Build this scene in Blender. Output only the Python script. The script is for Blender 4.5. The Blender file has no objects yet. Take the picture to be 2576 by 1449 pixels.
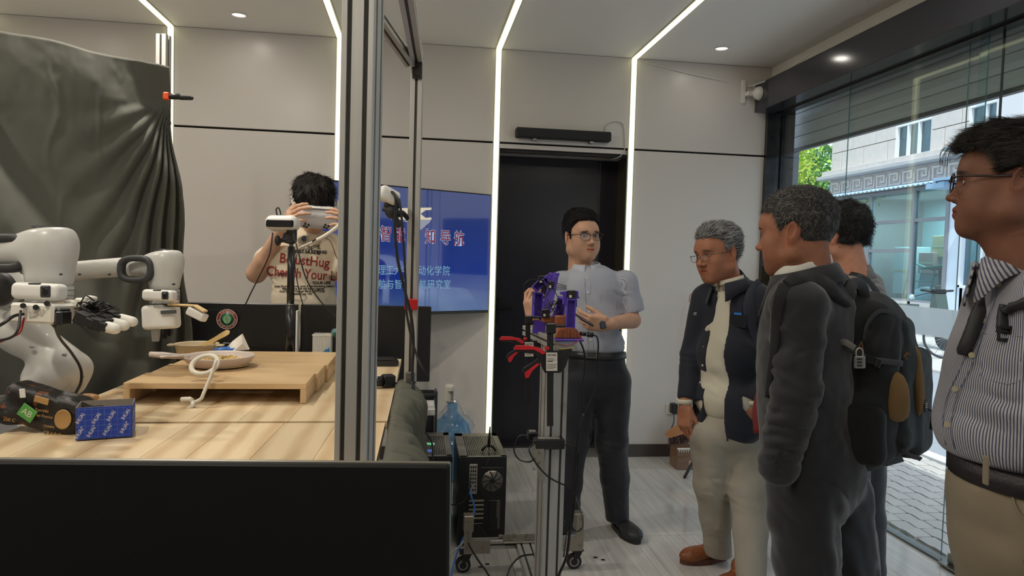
import bpy, bmesh, math, random
import numpy as np
from mathutils import Vector, Matrix, Euler
random.seed(7); RNG = np.random.RandomState(7)
C = bpy.context.scene.collection
# ---------------------------------------------------------------- camera
F, CX, CY, HC = 1750.0, 1288.0, 724.5, 1.45
def nrm(v): v = np.asarray(v, float); return v/np.linalg.norm(v)
_vy = nrm([1048-CX, 640-CY, F]); _up = np.array([0.023, -1.0, 0.0]); _up = nrm(_up-_up.dot(_vy)*_vy)
_vx = np.cross(_vy, -_up); _vx = _vx if _vx[0] > 0 else -_vx
CM = np.stack([nrm(_vx), _vy, _up])            # room = CM @ camera(x right, y down, z forward)
def at(px, py, x=None, y=None, z=None, d=None):
    r = CM @ np.array([(px-CX)/F, (py-CY)/F, 1.0])
    t = x/r[0] if x is not None else y/r[1] if y is not None else (z-HC)/r[2] if z is not None else d
    return np.array([0, 0, HC]) + r*t
cam = bpy.data.cameras.new('camera'); camo = bpy.data.objects.new('camera', cam); C.objects.link(camo)
cam.sensor_width = 36; cam.lens = 36*F/2576; cam.clip_start = 0.05; cam.clip_end = 400
mw = Matrix.Identity(4)
for i in range(3):
    mw[i][0] = CM[i, 0]; mw[i][1] = -CM[i, 1]; mw[i][2] = -CM[i, 2]
mw[2][3] = HC; camo.matrix_world = mw
S = bpy.context.scene; S.camera = camo
S.view_settings.view_transform = 'Standard'; S.view_settings.look = 'None'
S.view_settings.gamma = 1; S.view_settings.exposure = 0.34; S.view_settings.use_curve_mapping = False
S.cycles.max_bounces = 8; S.cycles.diffuse_bounces = 5; S.cycles.glossy_bounces = 4
S.cycles.transparent_max_bounces = 16; S.cycles.transmission_bounces = 6; S.cycles.sample_clamp_indirect = 4
# ---------------------------------------------------------------- world and sun
W = bpy.data.worlds.new('sky'); S.world = W; W.use_nodes = True
nt = W.node_tree; nt.nodes.clear()
sky = nt.nodes.new('ShaderNodeTexSky'); sky.sky_type = 'NISHITA'; sky.sun_disc = False
sky.sun_elevation = math.radians(55); sky.sun_rotation = math.radians(185); sky.altitude = 50; sky.air_density = 1.2; sky.dust_density = 2.5
mixw = nt.nodes.new('ShaderNodeMix'); mixw.data_type = 'RGBA'; mixw.inputs[0].default_value = 0.45
mixw.inputs[7].default_value = (4.0, 4.3, 5.0, 1)
bg = nt.nodes.new('ShaderNodeBackground'); bg.inputs[1].default_value = 0.29
wo = nt.nodes.new('ShaderNodeOutputWorld')
nt.links.new(sky.outputs[0], mixw.inputs[6]); nt.links.new(mixw.outputs[2], bg.inputs[0]); nt.links.new(bg.outputs[0], wo.inputs[0])
sun = bpy.data.lights.new('sun', 'SUN'); sun.energy = 2.6; sun.angle = math.radians(0.6); sun.color = (1, .96, .88)
suno = bpy.data.objects.new('sun', sun); C.objects.link(suno)
suno.rotation_euler = Vector((-0.20, -0.52, 0.83)).to_track_quat('Z', 'Y').to_euler()
# ---------------------------------------------------------------- helpers
MATS = {}
def _c(c): return tuple(c)+(1,) if len(c) == 3 else tuple(c)
def srgb(*v):
    return tuple((x/255/12.92 if x/255 <= .04045 else ((x/255+.055)/1.055)**2.4) for x in v)
def mat(name, col, rough=.5, metal=0, spec=.5, emit=None, es=1, noise=None, bump=None, alpha=1, trans=0, coat=0, attr=False, sheen=0, ior=None):
    """procedural material; noise=(scale, amount[, stretch xyz]) colour variation, bump=(scale, strength[, stretch])"""
    if name in MATS: return MATS[name]
    m = bpy.data.materials.new(name); m.use_nodes = True; t = m.node_tree; b = t.nodes['Principled BSDF']
    b.inputs['Base Color'].default_value = _c(col); b.inputs['Roughness'].default_value = rough
    b.inputs['Metallic'].default_value = metal; b.inputs['Specular IOR Level'].default_value = spec
    b.inputs['Alpha'].default_value = alpha; b.inputs['Transmission Weight'].default_value = trans
    b.inputs['Coat Weight'].default_value = coat; b.inputs['Sheen Weight'].default_value = sheen
    if ior: b.inputs['IOR'].default_value = ior
    if emit: b.inputs['Emission Color'].default_value = _c(emit); b.inputs['Emission Strength'].default_value = es
    src = None
    def coords(st):
        tc = t.nodes.new('ShaderNodeTexCoord'); mp = t.nodes.new('ShaderNodeMapping'); mp.inputs['Scale'].default_value = st
        t.links.new(tc.outputs['Object'], mp.inputs[0]); return mp.outputs[0]
    if attr:
        a = t.nodes.new('ShaderNodeAttribute'); a.attribute_name = 'Col'; src = a.outputs['Color']
    if noise:
        st = noise[2] if len(noise) > 2 else (1, 1, 1)
        n = t.nodes.new('ShaderNodeTexNoise'); n.inputs['Scale'].default_value = noise[0]; n.inputs['Detail'].default_value = 6
        t.links.new(coords(st), n.inputs['Vector'])
        r = t.nodes.new('ShaderNodeMapRange'); r.inputs['From Min'].default_value = .3; r.inputs['From Max'].default_value = .7
        r.inputs['To Min'].default_value = 1-noise[1]; r.inputs['To Max'].default_value = 1+noise[1]
        t.links.new(n.outputs['Fac'], r.inputs['Value'])
        mx = t.nodes.new('ShaderNodeVectorMath'); mx.operation = 'SCALE'
        if src: t.links.new(src, mx.inputs[0])
        else: mx.inputs[0].default_value = col[:3]
        t.links.new(r.outputs[0], mx.inputs['Scale']); src = mx.outputs[0]
    if src: t.links.new(src, b.inputs['Base Color'])
    if bump:
        st = bump[2] if len(bump) > 2 else (1, 1, 1)
        n = t.nodes.new('ShaderNodeTexNoise'); n.inputs['Scale'].default_value = bump[0]; n.inputs['Detail'].default_value = 4
        t.links.new(coords(st), n.inputs['Vector'])
        bp = t.nodes.new('ShaderNodeBump'); bp.inputs['Strength'].default_value = bump[1]; bp.inputs['Distance'].default_value = .01
        t.links.new(n.outputs['Fac'], bp.inputs['Height']); t.links.new(bp.outputs[0], b.inputs['Normal'])
    MATS[name] = m; return m

class G:
    """collects geometry, links it as one mesh object"""
    def __init__(s): s.v = []; s.f = []; s.mi = []; s.sm = []; s.n = 0; s.cur = 0; s.smooth = False
    def add(s, vs, fs, m=None, smooth=None):
        s.v.extend([tuple(map(float, q)) for q in vs]); o = s.n; s.n += len(vs)
        mm = s.cur if m is None else m; sm = s.smooth if smooth is None else smooth
        for f in fs: s.f.append(tuple(i+o for i in f)); s.mi.append(mm); s.sm.append(sm)
        return s
    def box(s, c, d, r=0, rot=None, m=None):
        c = np.array(c, float); d = np.array(d, float)/2; r = min(r, d.min()*.99)
        if r <= 0:
            v = [(x*d[0], y*d[1], z*d[2]) for x in (-1, 1) for y in (-1, 1) for z in (-1, 1)]
            f = [(0, 1, 3, 2), (4, 6, 7, 5), (0, 4, 5, 1), (2, 3, 7, 6), (0, 2, 6, 4), (1, 5, 7, 3)]
        else:  # chamfered
            v = []; idx = {}
            for x in (-1, 1):
                for y in (-1, 1):
                    for z in (-1, 1):
                        for a in range(3):
                            q = [x*d[0], y*d[1], z*d[2]]
                            for b in range(3):
                                if b != a: q[b] -= (x, y, z)[b]*r
                            idx[(x, y, z, a)] = len(v); v.append(tuple(q))
            f = []
            for a in range(3):
                b, e = (a+1) % 3, (a+2) % 3
                for sg in (-1, 1):
                    q = []
                    for (p, w) in ((-1, -1), (1, -1), (1, 1), (-1, 1)):
                        k = [0, 0, 0]; k[a] = sg; k[b] = p; k[e] = w; q.append(idx[tuple(k)+(a,)])
                    f.append(tuple(q) if sg > 0 else tuple(q[::-1]))
                for p in (-1, 1):
                    for w in (-1, 1):
                        k0 = [0, 0, 0]; k1 = [0, 0, 0]; k0[b] = k1[b] = p; k0[e] = k1[e] = w; k0[a] = -1; k1[a] = 1
                        q = (idx[tuple(k0)+(b,)], idx[tuple(k1)+(b,)], idx[tuple(k1)+(e,)], idx[tuple(k0)+(e,)])
                        f.append(q if p*w < 0 else q[::-1])
            for x in (-1, 1):
                for y in (-1, 1):
                    for z in (-1, 1):
                        q = tuple(idx[(x, y, z, a)] for a in range(3)); f.append(q if x*y*z > 0 else q[::-1])
        v = np.array(v)
        if rot is not None: v = v @ np.array(rot).T
        return s.add(v+c, f, m)
    def tube(s, pts, r, n=8, cap=True, m=None, smooth=True):
        P = [np.array(p, float) for p in pts]; k = len(P)
        R = r if hasattr(r, '__len__') else [r]*k
        vs = []; up = None
        for i in range(k):
            t = nrm(P[min(i+1, k-1)]-P[max(i-1, 0)])
            if up is None: up = np.array([0, 0, 1.0]) if abs(t[2]) < .9 else np.array([1.0, 0, 0])
            a = nrm(np.cross(up, t)); b = np.cross(t, a); up = b
            for j in range(n):
                th = 2*math.pi*j/n; vs.append(P[i]+R[i]*(a*math.cos(th)+b*math.sin(th)))
        fs = [(i*n+j, i*n+(j+1) % n, (i+1)*n+(j+1) % n, (i+1)*n+j) for i in range(k-1) for j in range(n)]
        s.add(vs, fs, m, smooth)
        if cap:
            s.add(vs[:n], [tuple(range(n))[::-1]], m, False); s.add(vs[-n:], [tuple(range(n))], m, False)
        return s
    def cyl(s, a, b, r, r2=None, n=16, m=None): return s.tube([a, b], [r, r if r2 is None else r2], n, True, m)
    def lathe(s, c, prof, n=24, m=None, rot=None, sc=(1, 1)):
        """prof: (radius, height) pairs around z through c"""
        vs = []
        for (r, h) in prof:
            for j in range(n):
                th = 2*math.pi*j/n; vs.append((r*math.cos(th)*sc[0], r*math.sin(th)*sc[1], h))
        vs = np.array(vs)
        if rot is not None: vs = vs @ np.array(rot).T
        fs = [(i*n+j, i*n+(j+1) % n, (i+1)*n+(j+1) % n, (i+1)*n+j) for i in range(len(prof)-1) for j in range(n)]
        s.add(vs+np.array(c), fs, m, True)
        return s
    def prism(s, poly, origin, ux, uy, uz, h, m=None, smooth=False):
        """poly in (ux,uy) extruded along uz by h"""
        o = np.array(origin, float); ux = np.array(ux, float); uy = np.array(uy, float); uz = np.array(uz, float)
        a = [o+ux*p[0]+uy*p[1] for p in poly]; b = [q+uz*h for q in a]; n = len(poly)
        s.add(a+b, [(i, (i+1) % n, n+(i+1) % n, n+i) for i in range(n)], m, smooth)
        s.add(a, [tuple(range(n))[::-1]], m, False); s.add(b, [tuple(range(n))], m, False)
        return s
    def grid(s, fn, nu, nv, m=None, smooth=True, closeu=False):
        vs = [fn(i/nu, j/nv) for j in range(nv+1) for i in range(nu+1)]
        fs = [(j*(nu+1)+i, j*(nu+1)+i+1, (j+1)*(nu+1)+i+1, (j+1)*(nu+1)+i) for j in range(nv) for i in range(nu)]
        return s.add(vs, fs, m, smooth)
    def sphere(s, c, r, n=16, m=None, rot=None):
        r = np.array([r]*3 if not hasattr(r, '__len__') else r, float)
        k = n//2; vs = []; 
        for i in range(k+1):
            ph = math.pi*i/k
            for j in range(n):
                th = 2*math.pi*j/n; vs.append((math.sin(ph)*math.cos(th), math.sin(ph)*math.sin(th), math.cos(ph)))
        vs = np.array(vs)*r
        if rot is not None: vs = vs @ np.array(rot).T
        fs = [(i*n+j, (i+1)*n+j, (i+1)*n+(j+1) % n, i*n+(j+1) % n) for i in range(k) for j in range(n)]
        return s.add(vs+np.array(c, float), fs, m, True)
    def build(s, name, mats, parent=None, kind=None, label=None, col=None, local=False):
        me = bpy.data.meshes.new(name)
        base = np.array(parent_loc(parent)) if parent is not None and not local else np.zeros(3)
        V = np.array(s.v, float).reshape(-1, 3)-base
        me.from_pydata(V.tolist(), [], s.f)
        for m in (mats if isinstance(mats, (list, tuple)) else [mats]): me.materials.append(m)
        if max(s.mi, default=0) > 0: me.polygons.foreach_set('material_index', s.mi)
        me.polygons.foreach_set('use_smooth', s.sm)
        bm = bmesh.new(); bm.from_mesh(me); 
        if col is None: bmesh.ops.remove_doubles(bm, verts=bm.verts, dist=1e-6)
        bmesh.ops.recalc_face_normals(bm, faces=bm.faces); bm.to_mesh(me); bm.free()
        if col is not None:
            ca = me.color_attributes.new('Col', 'FLOAT_COLOR', 'POINT')
            ca.data.foreach_set('color', np.concatenate([col, np.ones((len(col), 1))], 1).astype(np.float32).ravel())
        me.update()
        o = bpy.data.objects.new(name, me); C.objects.link(o)
        if parent is not None: o.parent = parent
        if kind: o['kind'] = kind
        if label: o['label'] = label
        return o
def parent_loc(p):
    l = Vector((0, 0, 0))
    while p is not None: l = l+p.location; p = p.parent
    return l
def thing(name, label, cat, loc, group=None):
    o = bpy.data.objects.new(name, None); C.objects.link(o); o.location = Vector([float(q) for q in loc]); o.empty_display_size = .1
    o['label'] = label; o['category'] = cat
    if group: o['group'] = group
    return o
def tag(o, label, cat, group=None):
    o['label'] = label; o['category'] = cat
    if group: o['group'] = group
    return o
def dup(root, loc, label=None, rotz=None):
    r = root.copy(); C.objects.link(r); r.location = Vector([float(q) for q in loc])
    if label: r['label'] = label
    if rotz is not None: r.rotation_euler.z = rotz
    for ch in root.children:
        c = ch.copy(); C.objects.link(c); c.parent = r
        for g in ch.children:
            d = g.copy(); C.objects.link(d); d.parent = c
    return r
def clone(o, parent, loc):
    c = o.copy(); C.objects.link(c); c.parent = parent; c.location = Vector([float(q) for q in loc]); return c
def rotm(x=0, y=0, z=0): return np.array(Euler((math.radians(x), math.radians(y), math.radians(z))).to_matrix())
def frame(fwd, up=(0, 0, 1)):
    """columns: right, fwd, up"""
    f = nrm(fwd); r = nrm(np.cross(f, up)); u = np.cross(r, f); return np.stack([r, f, u], 1)
def curve_pts(P, n=6):
    P = [np.array(p, float) for p in P]; Q = [2*P[0]-P[1]]+P+[2*P[-1]-P[-2]]; out = []
    for i in range(1, len(Q)-2):
        for k in range(n):
            t = k/n; a, b, c, d = Q[i-1:i+3]
            out.append(.5*((2*b)+(c-a)*t+(2*a-5*b+4*c-d)*t*t+(3*b-a-3*c+d)*t**3))
    out.append(P[-1]); return out
def text_obj(name, s, origin, ux, uy, size, m, parent, align='LEFT', extr=.0004, bold=0, spacing=1, sx=1, thick=None):
    """lettering as flat geometry: origin, right and up directions"""
    cu = bpy.data.curves.new(name, 'FONT'); cu.body = s; cu.size = size; cu.extrude = extr; cu.offset = bold
    cu.align_x = align; cu.align_y = 'CENTER'; cu.space_character = spacing; cu.materials.append(m); cu.resolution_u = 3
    t = bpy.data.objects.new(name, cu); C.objects.link(t)
    ux = nrm(ux); uy = nrm(np.array(uy)-np.dot(uy, ux)*ux); uz = np.cross(ux, uy)
    M4 = Matrix.Identity(4); b = np.array(parent_loc(parent)) if parent is not None else np.zeros(3)
    for i in range(3): M4[i][0] = ux[i]*sx; M4[i][1] = uy[i]; M4[i][2] = uz[i]; M4[i][3] = origin[i]-b[i]
    dg = bpy.context.evaluated_depsgraph_get(); me = bpy.data.meshes.new_from_object(t.evaluated_get(dg))
    bpy.data.objects.remove(t); me.transform(M4); o = bpy.data.objects.new(name, me); C.objects.link(o)
    if parent is not None: o.parent = parent
    return o
# ================================================================ implicit surfaces -> one continuous mesh
_L = np.random.RandomState(3).rand(32, 32, 32).astype(np.float32)
def vnoise(P, f=1.0):
    q = np.asarray(P, np.float32)*f; i = np.floor(q).astype(int); t = q-i; t = t*t*(3-2*t); o = 0
    for a in (0, 1):
        for b in (0, 1):
            for c in (0, 1):
                w = (t[..., 0] if a else 1-t[..., 0])*(t[..., 1] if b else 1-t[..., 1])*(t[..., 2] if c else 1-t[..., 2])
                o = o+w*_L[(i[..., 0]+a) % 32, (i[..., 1]+b) % 32, (i[..., 2]+c) % 32]
    return o*2-1
def fbm(P, f=1.0, n=3): return sum(vnoise(P, f*2**k)*.5**k for k in range(n))
def smin(a, b, k):
    if k <= 0: return np.minimum(a, b)
    h = np.clip(.5+.5*(b-a)/k, 0, 1); return b+(a-b)*h-k*h*(1-h)
def smax(a, b, k): return -smin(-a, -b, k)
A = lambda *v: np.array(v, np.float32)
def cap(a, b, ra, rb, flat=None, k=.01, op='u'):
    """tapered capsule; flat=(axis, factor) squashes the section along axis"""
    a = A(*a); b = A(*b); R = max(ra, rb)*1.1+.002
    def f(P):
        ab = b-a; p = P-a; dlt = 1
        if flat is not None:
            ax = nrm(flat[0]).astype(np.float32); ax = nrm(ax-ab*(ax@ab)/max(ab@ab, 1e-9)).astype(np.float32)
            p = p+(p@ax)[..., None]*ax*(1/flat[1]-1); dlt = min(1, flat[1])
        t = np.clip((p@ab)/max(ab@ab, 1e-9), 0, 1)
        return (np.linalg.norm(p-t[..., None]*ab, axis=-1)-(ra+(rb-ra)*t))*dlt
    ex = max(1, flat[1]) if flat is not None else 1
    return (f, np.minimum(a, b)-R*ex, np.maximum(a, b)+R*ex, k, op)
def ell(c, r, rot=None, k=.01, op='u'):
    c = A(*c); r = A(*r); M = None if rot is None else np.asarray(rot, np.float32)
    def f(P):
        p = P-c
        if M is not None: p = p@M
        k0 = np.linalg.norm(p/r, axis=-1); k1 = np.linalg.norm(p/(r*r), axis=-1)
        return k0*(k0-1)/np.maximum(k1, 1e-6)
    m = r.max() if M is not None else r
    return (f, c-m, c+m, k, op)
def rbox(c, h, r, rot=None, k=.01, op='u'):
    c = A(*c); h = A(*h); M = None if rot is None else np.asarray(rot, np.float32)
    def f(P):
        p = P-c
        if M is not None: p = p@M
        q = np.abs(p)-(h-r); return np.linalg.norm(np.maximum(q, 0), axis=-1)+np.minimum(q.max(-1), 0)-r
    m = np.linalg.norm(h) if M is not None else h
    return (f, c-m, c+m, k, op)
def half(pt, n, k=.004):
    """keep the side opposite to n"""
    pt = A(*pt); n = nrm(n).astype(np.float32)
    return (lambda P: (P-pt)@n, None, None, k, 'i')
def chain(pts, rad, k=.01, flat=None): return [cap(pts[i], pts[i+1], rad[i], rad[i+1], flat, k) for i in range(len(pts)-1)]
def sdf_mesh(prims, h, disp=None, pad=.012, lo=None, hi=None, finish=None):
    los = [p[1] for p in prims if p[1] is not None and p[4] == 'u']; his = [p[2] for p in prims if p[2] is not None and p[4] == 'u']
    lo = np.min(los, 0)-pad if lo is None else np.array(lo, float); hi = np.max(his, 0)+pad if hi is None else np.array(hi, float)
    ax = [np.arange(lo[i], hi[i]+h, h, dtype=np.float32) for i in range(3)]
    n = [len(a) for a in ax]; D = np.full(n, .08, np.float32)
    for (f, l, u, k, op) in prims:
        if l is None: sl = (slice(None),)*3
        else:
            m = .03+k; sl = tuple(slice(max(0, int((l[i]-m-lo[i])/h)), max(0, min(n[i], int((u[i]+m-lo[i])/h)+2))) for i in range(3))
        if any(s.stop is not None and s.stop <= s.start for s in sl): continue
        P = np.stack(np.meshgrid(ax[0][sl[0]], ax[1][sl[1]], ax[2][sl[2]], indexing='ij'), -1)
        if l is None:
            m_ = D[sl] < .079; d = np.full(D.shape, -1, np.float32); d[m_] = f(P[m_])
        else: d = f(P)
        if op == 'u': D[sl] = smin(D[sl], d, k)
        elif op == 's': D[sl] = smax(D[sl], -d, k)
        else: D[sl] = smax(D[sl], d, k)
    if disp is not None:
        m_ = np.abs(D) < .04; I = np.argwhere(m_); P = np.stack([ax[i][I[:, i]] for i in range(3)], -1); D[m_] += disp(P)
    D[0] = D[-1] = .01; D[:, 0] = D[:, -1] = .01; D[:, :, 0] = D[:, :, -1] = .01
    ins = D < 0
    s = np.zeros([q-1 for q in n], np.int8)
    cor = [(a, b, c) for a in (0, 1) for b in (0, 1) for c in (0, 1)]
    for (a, b, c) in cor: s += ins[a:n[0]-1+a, b:n[1]-1+b, c:n[2]-1+c]
    act = (s > 0) & (s < 8); I = np.argwhere(act); ID = np.full(act.shape, -1, np.int64); ID[act] = np.arange(len(I))
    acc = np.zeros((len(I), 3)); cnt = np.zeros(len(I)); vals = {c: D[I[:, 0]+c[0], I[:, 1]+c[1], I[:, 2]+c[2]] for c in cor}
    for c in cor:
        for d in range(3):
            if c[d]: continue
            e = list(c); e[d] = 1; e = tuple(e); v0, v1 = vals[c], vals[e]; m_ = (v0 < 0) != (v1 < 0)
            t = v0[m_]/(v0[m_]-v1[m_]); q = np.tile(np.array(c, float), (m_.sum(), 1)); q[:, d] += t; acc[m_] += q; cnt[m_] += 1
    V = (I+acc/cnt[:, None])*h+lo
    Q = []
    for d in range(3):
        e, g = (d+1) % 3, (d+2) % 3
        a = [slice(1, q-1) for q in n]; a[d] = slice(0, n[d]-1); b = list(a); b[d] = slice(1, n[d])
        s0 = ins[tuple(a)]; s1 = ins[tuple(b)]; E_ = np.argwhere(s0 != s1); fl = s0[tuple(E_.T)]
        E_ = E_+np.array([x.start for x in a])
        def cid(de, dg):
            K = E_.copy(); K[:, e] += de; K[:, g] += dg; return ID[K[:, 0], K[:, 1], K[:, 2]]
        q = np.stack([cid(-1, -1), cid(0, -1), cid(0, 0), cid(-1, 0)], 1); q[~fl] = q[~fl][:, ::-1]; Q.append(q)
    Q = np.concatenate(Q); Q = Q[(Q >= 0).all(1)]
    return V, Q
def relax(V, Q, it=1, w=.5):
    for _ in range(it):
        acc = np.zeros_like(V); c = np.zeros(len(V))
        for a, b in ((0, 1), (1, 2), (2, 3), (3, 0)):
            np.add.at(acc, Q[:, a], V[Q[:, b]]); np.add.at(c, Q[:, a], 1); np.add.at(acc, Q[:, b], V[Q[:, a]]); np.add.at(c, Q[:, b], 1)
        V = V*(1-w)+w*acc/np.maximum(c, 1)[:, None]
    return V
def mesh_obj(name, V, Q, mats, parent=None, col=None, mi=None, label=None, uvf=None, smooth=True):
    me = bpy.data.meshes.new(name); base = np.array(parent_loc(parent)) if parent is not None else np.zeros(3)
    V = np.asarray(V, float)-base; nv, nq = len(V), len(Q)
    me.vertices.add(nv); me.vertices.foreach_set('co', V.astype(np.float32).ravel())
    k = Q.shape[1]; me.loops.add(nq*k); me.loops.foreach_set('vertex_index', Q.astype(np.int32).ravel())
    me.polygons.add(nq); me.polygons.foreach_set('loop_start', np.arange(0, nq*k, k, dtype=np.int32)); me.polygons.foreach_set('loop_total', np.full(nq, k, np.int32))
    me.update(calc_edges=True); me.polygons.foreach_set('use_smooth', np.full(nq, smooth))
    for m in (mats if isinstance(mats, (list, tuple)) else [mats]): me.materials.append(m)
    if mi is not None: me.polygons.foreach_set('material_index', mi.astype(np.int32))
    if col is not None:
        ca = me.color_attributes.new('Col', 'FLOAT_COLOR', 'POINT'); ca.data.foreach_set('color', np.concatenate([col, np.ones((nv, 1))], 1).astype(np.float32).ravel())
    if uvf is not None:
        at_ = me.attributes.new('U', 'FLOAT', 'POINT'); at_.data.foreach_set('value', uvf.astype(np.float32))
    me.validate(); o = bpy.data.objects.new(name, me); C.objects.link(o)
    if parent is not None: o.parent = parent
    if label: o['label'] = label
    return o
def sobj(name, prims, h, m, parent=None, disp=None, rel=1, label=None, col=None, uvf=None):
    V, Q = sdf_mesh(prims, h, disp)
    if rel: V = relax(V, Q, rel)
    return mesh_obj(name, V, Q, m, parent, label=label, col=None if col is None else col(V), uvf=None if uvf is None else uvf(V))
def cdir(r, u, t): return CM @ np.array([r, -u, -t])       # right, up, towards the viewer
def ldir(px):                                              # the same, measured from the sight line through column px
    a = math.atan((px-CX)/F); c, s = math.cos(a), math.sin(a)
    return lambda r, u, t: cdir(r*c-t*s, u, r*s+t*c)
# ================================================================ materials of the room
white_wall = mat('painted_panel', srgb(214, 208, 203), .32, bump=(3, .03))
white_ceil = mat('ceiling_paint', srgb(236, 232, 228), .6)
black_gap = mat('dark_gap', (.01, .01, .012), .6)
led_warm = mat('led_strip', (1, 1, .8), .4, emit=(1.0, .975, .56), es=1.25)
dark_alu = mat('dark_aluminium', srgb(52, 52, 58), .14, 0)
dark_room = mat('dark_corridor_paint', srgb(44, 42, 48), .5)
brown_skirt = mat('brown_skirting', srgb(72, 62, 58), .4)
alu = mat('aluminium', srgb(186, 184, 180), .40, .45, noise=(3, .05, (30, 30, 1)))
alu_dark = mat('aluminium_slot', srgb(72, 70, 66), .5, .5)
steel = mat('brushed_steel', srgb(150, 148, 142), .3, .9)
black_pl = mat('black_plastic', (.012, .012, .013), .38)
black_soft = mat('black_rubber', (.02, .02, .022), .6)
white_pl = mat('white_plastic', srgb(228, 226, 220), .35)
glass_m = mat('window_glass', (.86, .95, .95), .0, trans=1, ior=1.45, spec=.5)
# thin clear glass that lets light and shadow through
def thin_glass(name, tint, refl=.09, rough=0.0):
    m = bpy.data.materials.new(name); m.use_nodes = True; t = m.node_tree; t.nodes.clear()
    o = t.nodes.new('ShaderNodeOutputMaterial'); mx = t.nodes.new('ShaderNodeMixShader')
    tr = t.nodes.new('ShaderNodeBsdfTransparent'); tr.inputs[0].default_value = _c(tint)
    gl = t.nodes.new('ShaderNodeBsdfGlossy'); gl.inputs['Roughness'].default_value = rough
    fr = t.nodes.new('ShaderNodeLayerWeight'); pw = t.nodes.new('ShaderNodeMath'); pw.operation = 'POWER'; pw.inputs[1].default_value = 5
    fr.inputs[0].default_value = .5
    ml = t.nodes.new('ShaderNodeMath'); ml.operation = 'MULTIPLY_ADD'; ml.inputs[1].default_value = 1-refl; ml.inputs[2].default_value = refl
    t.links.new(fr.outputs['Facing'], pw.inputs[0]); t.links.new(pw.outputs[0], ml.inputs[0]); t.links.new(ml.outputs[0], mx.inputs[0])
    t.links.new(tr.outputs[0], mx.inputs[1]); t.links.new(gl.outputs[0], mx.inputs[2]); t.links.new(mx.outputs[0], o.inputs[0])
    MATS[name] = m; return m
store_glass = thin_glass('shopfront_glass', (.90, .965, .96), .04)
far_glass = thin_glass('far_window_glass', (.55, .70, .74), .10, .02)
frosted = bpy.data.materials.new('frosted_film'); frosted.use_nodes = True; _t = frosted.node_tree; _t.nodes.clear()
_o = _t.nodes.new('ShaderNodeOutputMaterial'); _a = _t.nodes.new('ShaderNodeAddShader'); _m = _t.nodes.new('ShaderNodeMixShader'); _m.inputs[0].default_value = .25
_tl = _t.nodes.new('ShaderNodeBsdfTranslucent'); _tl.inputs[0].default_value = (.62, .66, .68, 1); _df = _t.nodes.new('ShaderNodeBsdfDiffuse'); _df.inputs[0].default_value = (.28, .30, .31, 1); _tp = _t.nodes.new('ShaderNodeBsdfTransparent')
_t.links.new(_tl.outputs[0], _a.inputs[0]); _t.links.new(_df.outputs[0], _a.inputs[1]); _t.links.new(_a.outputs[0], _m.inputs[1]); _t.links.new(_tp.outputs[0], _m.inputs[2]); _t.links.new(_m.outputs[0], _o.inputs[0])
CEIL, YW, XG, XL, YB = 2.91, 4.93, 2.625, -3.6, -4.2
# ---------------------------------------------------------------- floor of glossy wood-grain tiles
def floor_mat():
    m = bpy.data.materials.new('polished_tile'); m.use_nodes = True; t = m.node_tree; b = t.nodes['Principled BSDF']
    tc = t.nodes.new('ShaderNodeTexCoord'); mp = t.nodes.new('ShaderNodeMapping'); mp.inputs['Scale'].default_value = (26, .9, 1); mp.inputs['Rotation'].default_value = (0, 0, math.radians(-12))
    oi = t.nodes.new('ShaderNodeObjectInfo'); ad = t.nodes.new('ShaderNodeVectorMath'); ad.operation = 'ADD'
    sc = t.nodes.new('ShaderNodeVectorMath'); sc.operation = 'SCALE'; sc.inputs['Scale'].default_value = 3
    t.links.new(oi.outputs['Location'], sc.inputs[0]); t.links.new(tc.outputs['Object'], ad.inputs[0]); t.links.new(sc.outputs[0], ad.inputs[1])
    t.links.new(ad.outputs[0], mp.inputs[0])
    n = t.nodes.new('ShaderNodeTexNoise'); n.inputs['Scale'].default_value = 2; n.inputs['Detail'].default_value = 8; n.inputs['Distortion'].default_value = .6
    t.links.new(mp.outputs[0], n.inputs[0])
    r = t.nodes.new('ShaderNodeValToRGB'); r.color_ramp.elements[0].position = .33; r.color_ramp.elements[1].position = .68
    r.color_ramp.elements[0].color = _c(srgb(190, 187, 184)); r.color_ramp.elements[1].color = _c(srgb(214, 211, 207))
    t.links.new(n.outputs['Fac'], r.inputs[0]); t.links.new(r.outputs[0], b.inputs['Base Color'])
    b.inputs['Roughness'].default_value = .09; b.inputs['Specular IOR Level'].default_value = .6
    return m
fm = floor_mat()
floor = G().box((-.5, .72, -.03), (6.2, 10.3, .05)).build('floor', mat('grout', srgb(120, 118, 114), .7), kind='structure')
T = .72; tile0 = None
for i in range(-6, 6):
    for j in range(-3, 9):
        x0, y0 = 1.20+i*T, 4.20-.72*4+(j-2)*T
        x1, y1 = min(x0+T, XG-.002), min(y0+T, YW+(.36 if .5 < x0+T/2 < 1.5 else -.005))
        if y1-y0 < .05 or x1-x0 < .05: continue
        if x1-x0 > T-.01 and y1-y0 > T-.01:
            if tile0 is None: tile0 = G().box((0, 0, -.005), (T-.0025, T-.0025, .01)).build('tile', fm)
            ob = tile0 if tile0.parent is None else tile0.copy()
            if ob is not tile0: C.objects.link(ob)
        else: ob = G().box((0, 0, -.005), (x1-x0-.0025, y1-y0-.0025, .01)).build('tile', fm)
        ob.parent = floor; ob.location = ((x0+x1)/2, (y0+y1)/2, 0)
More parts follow.
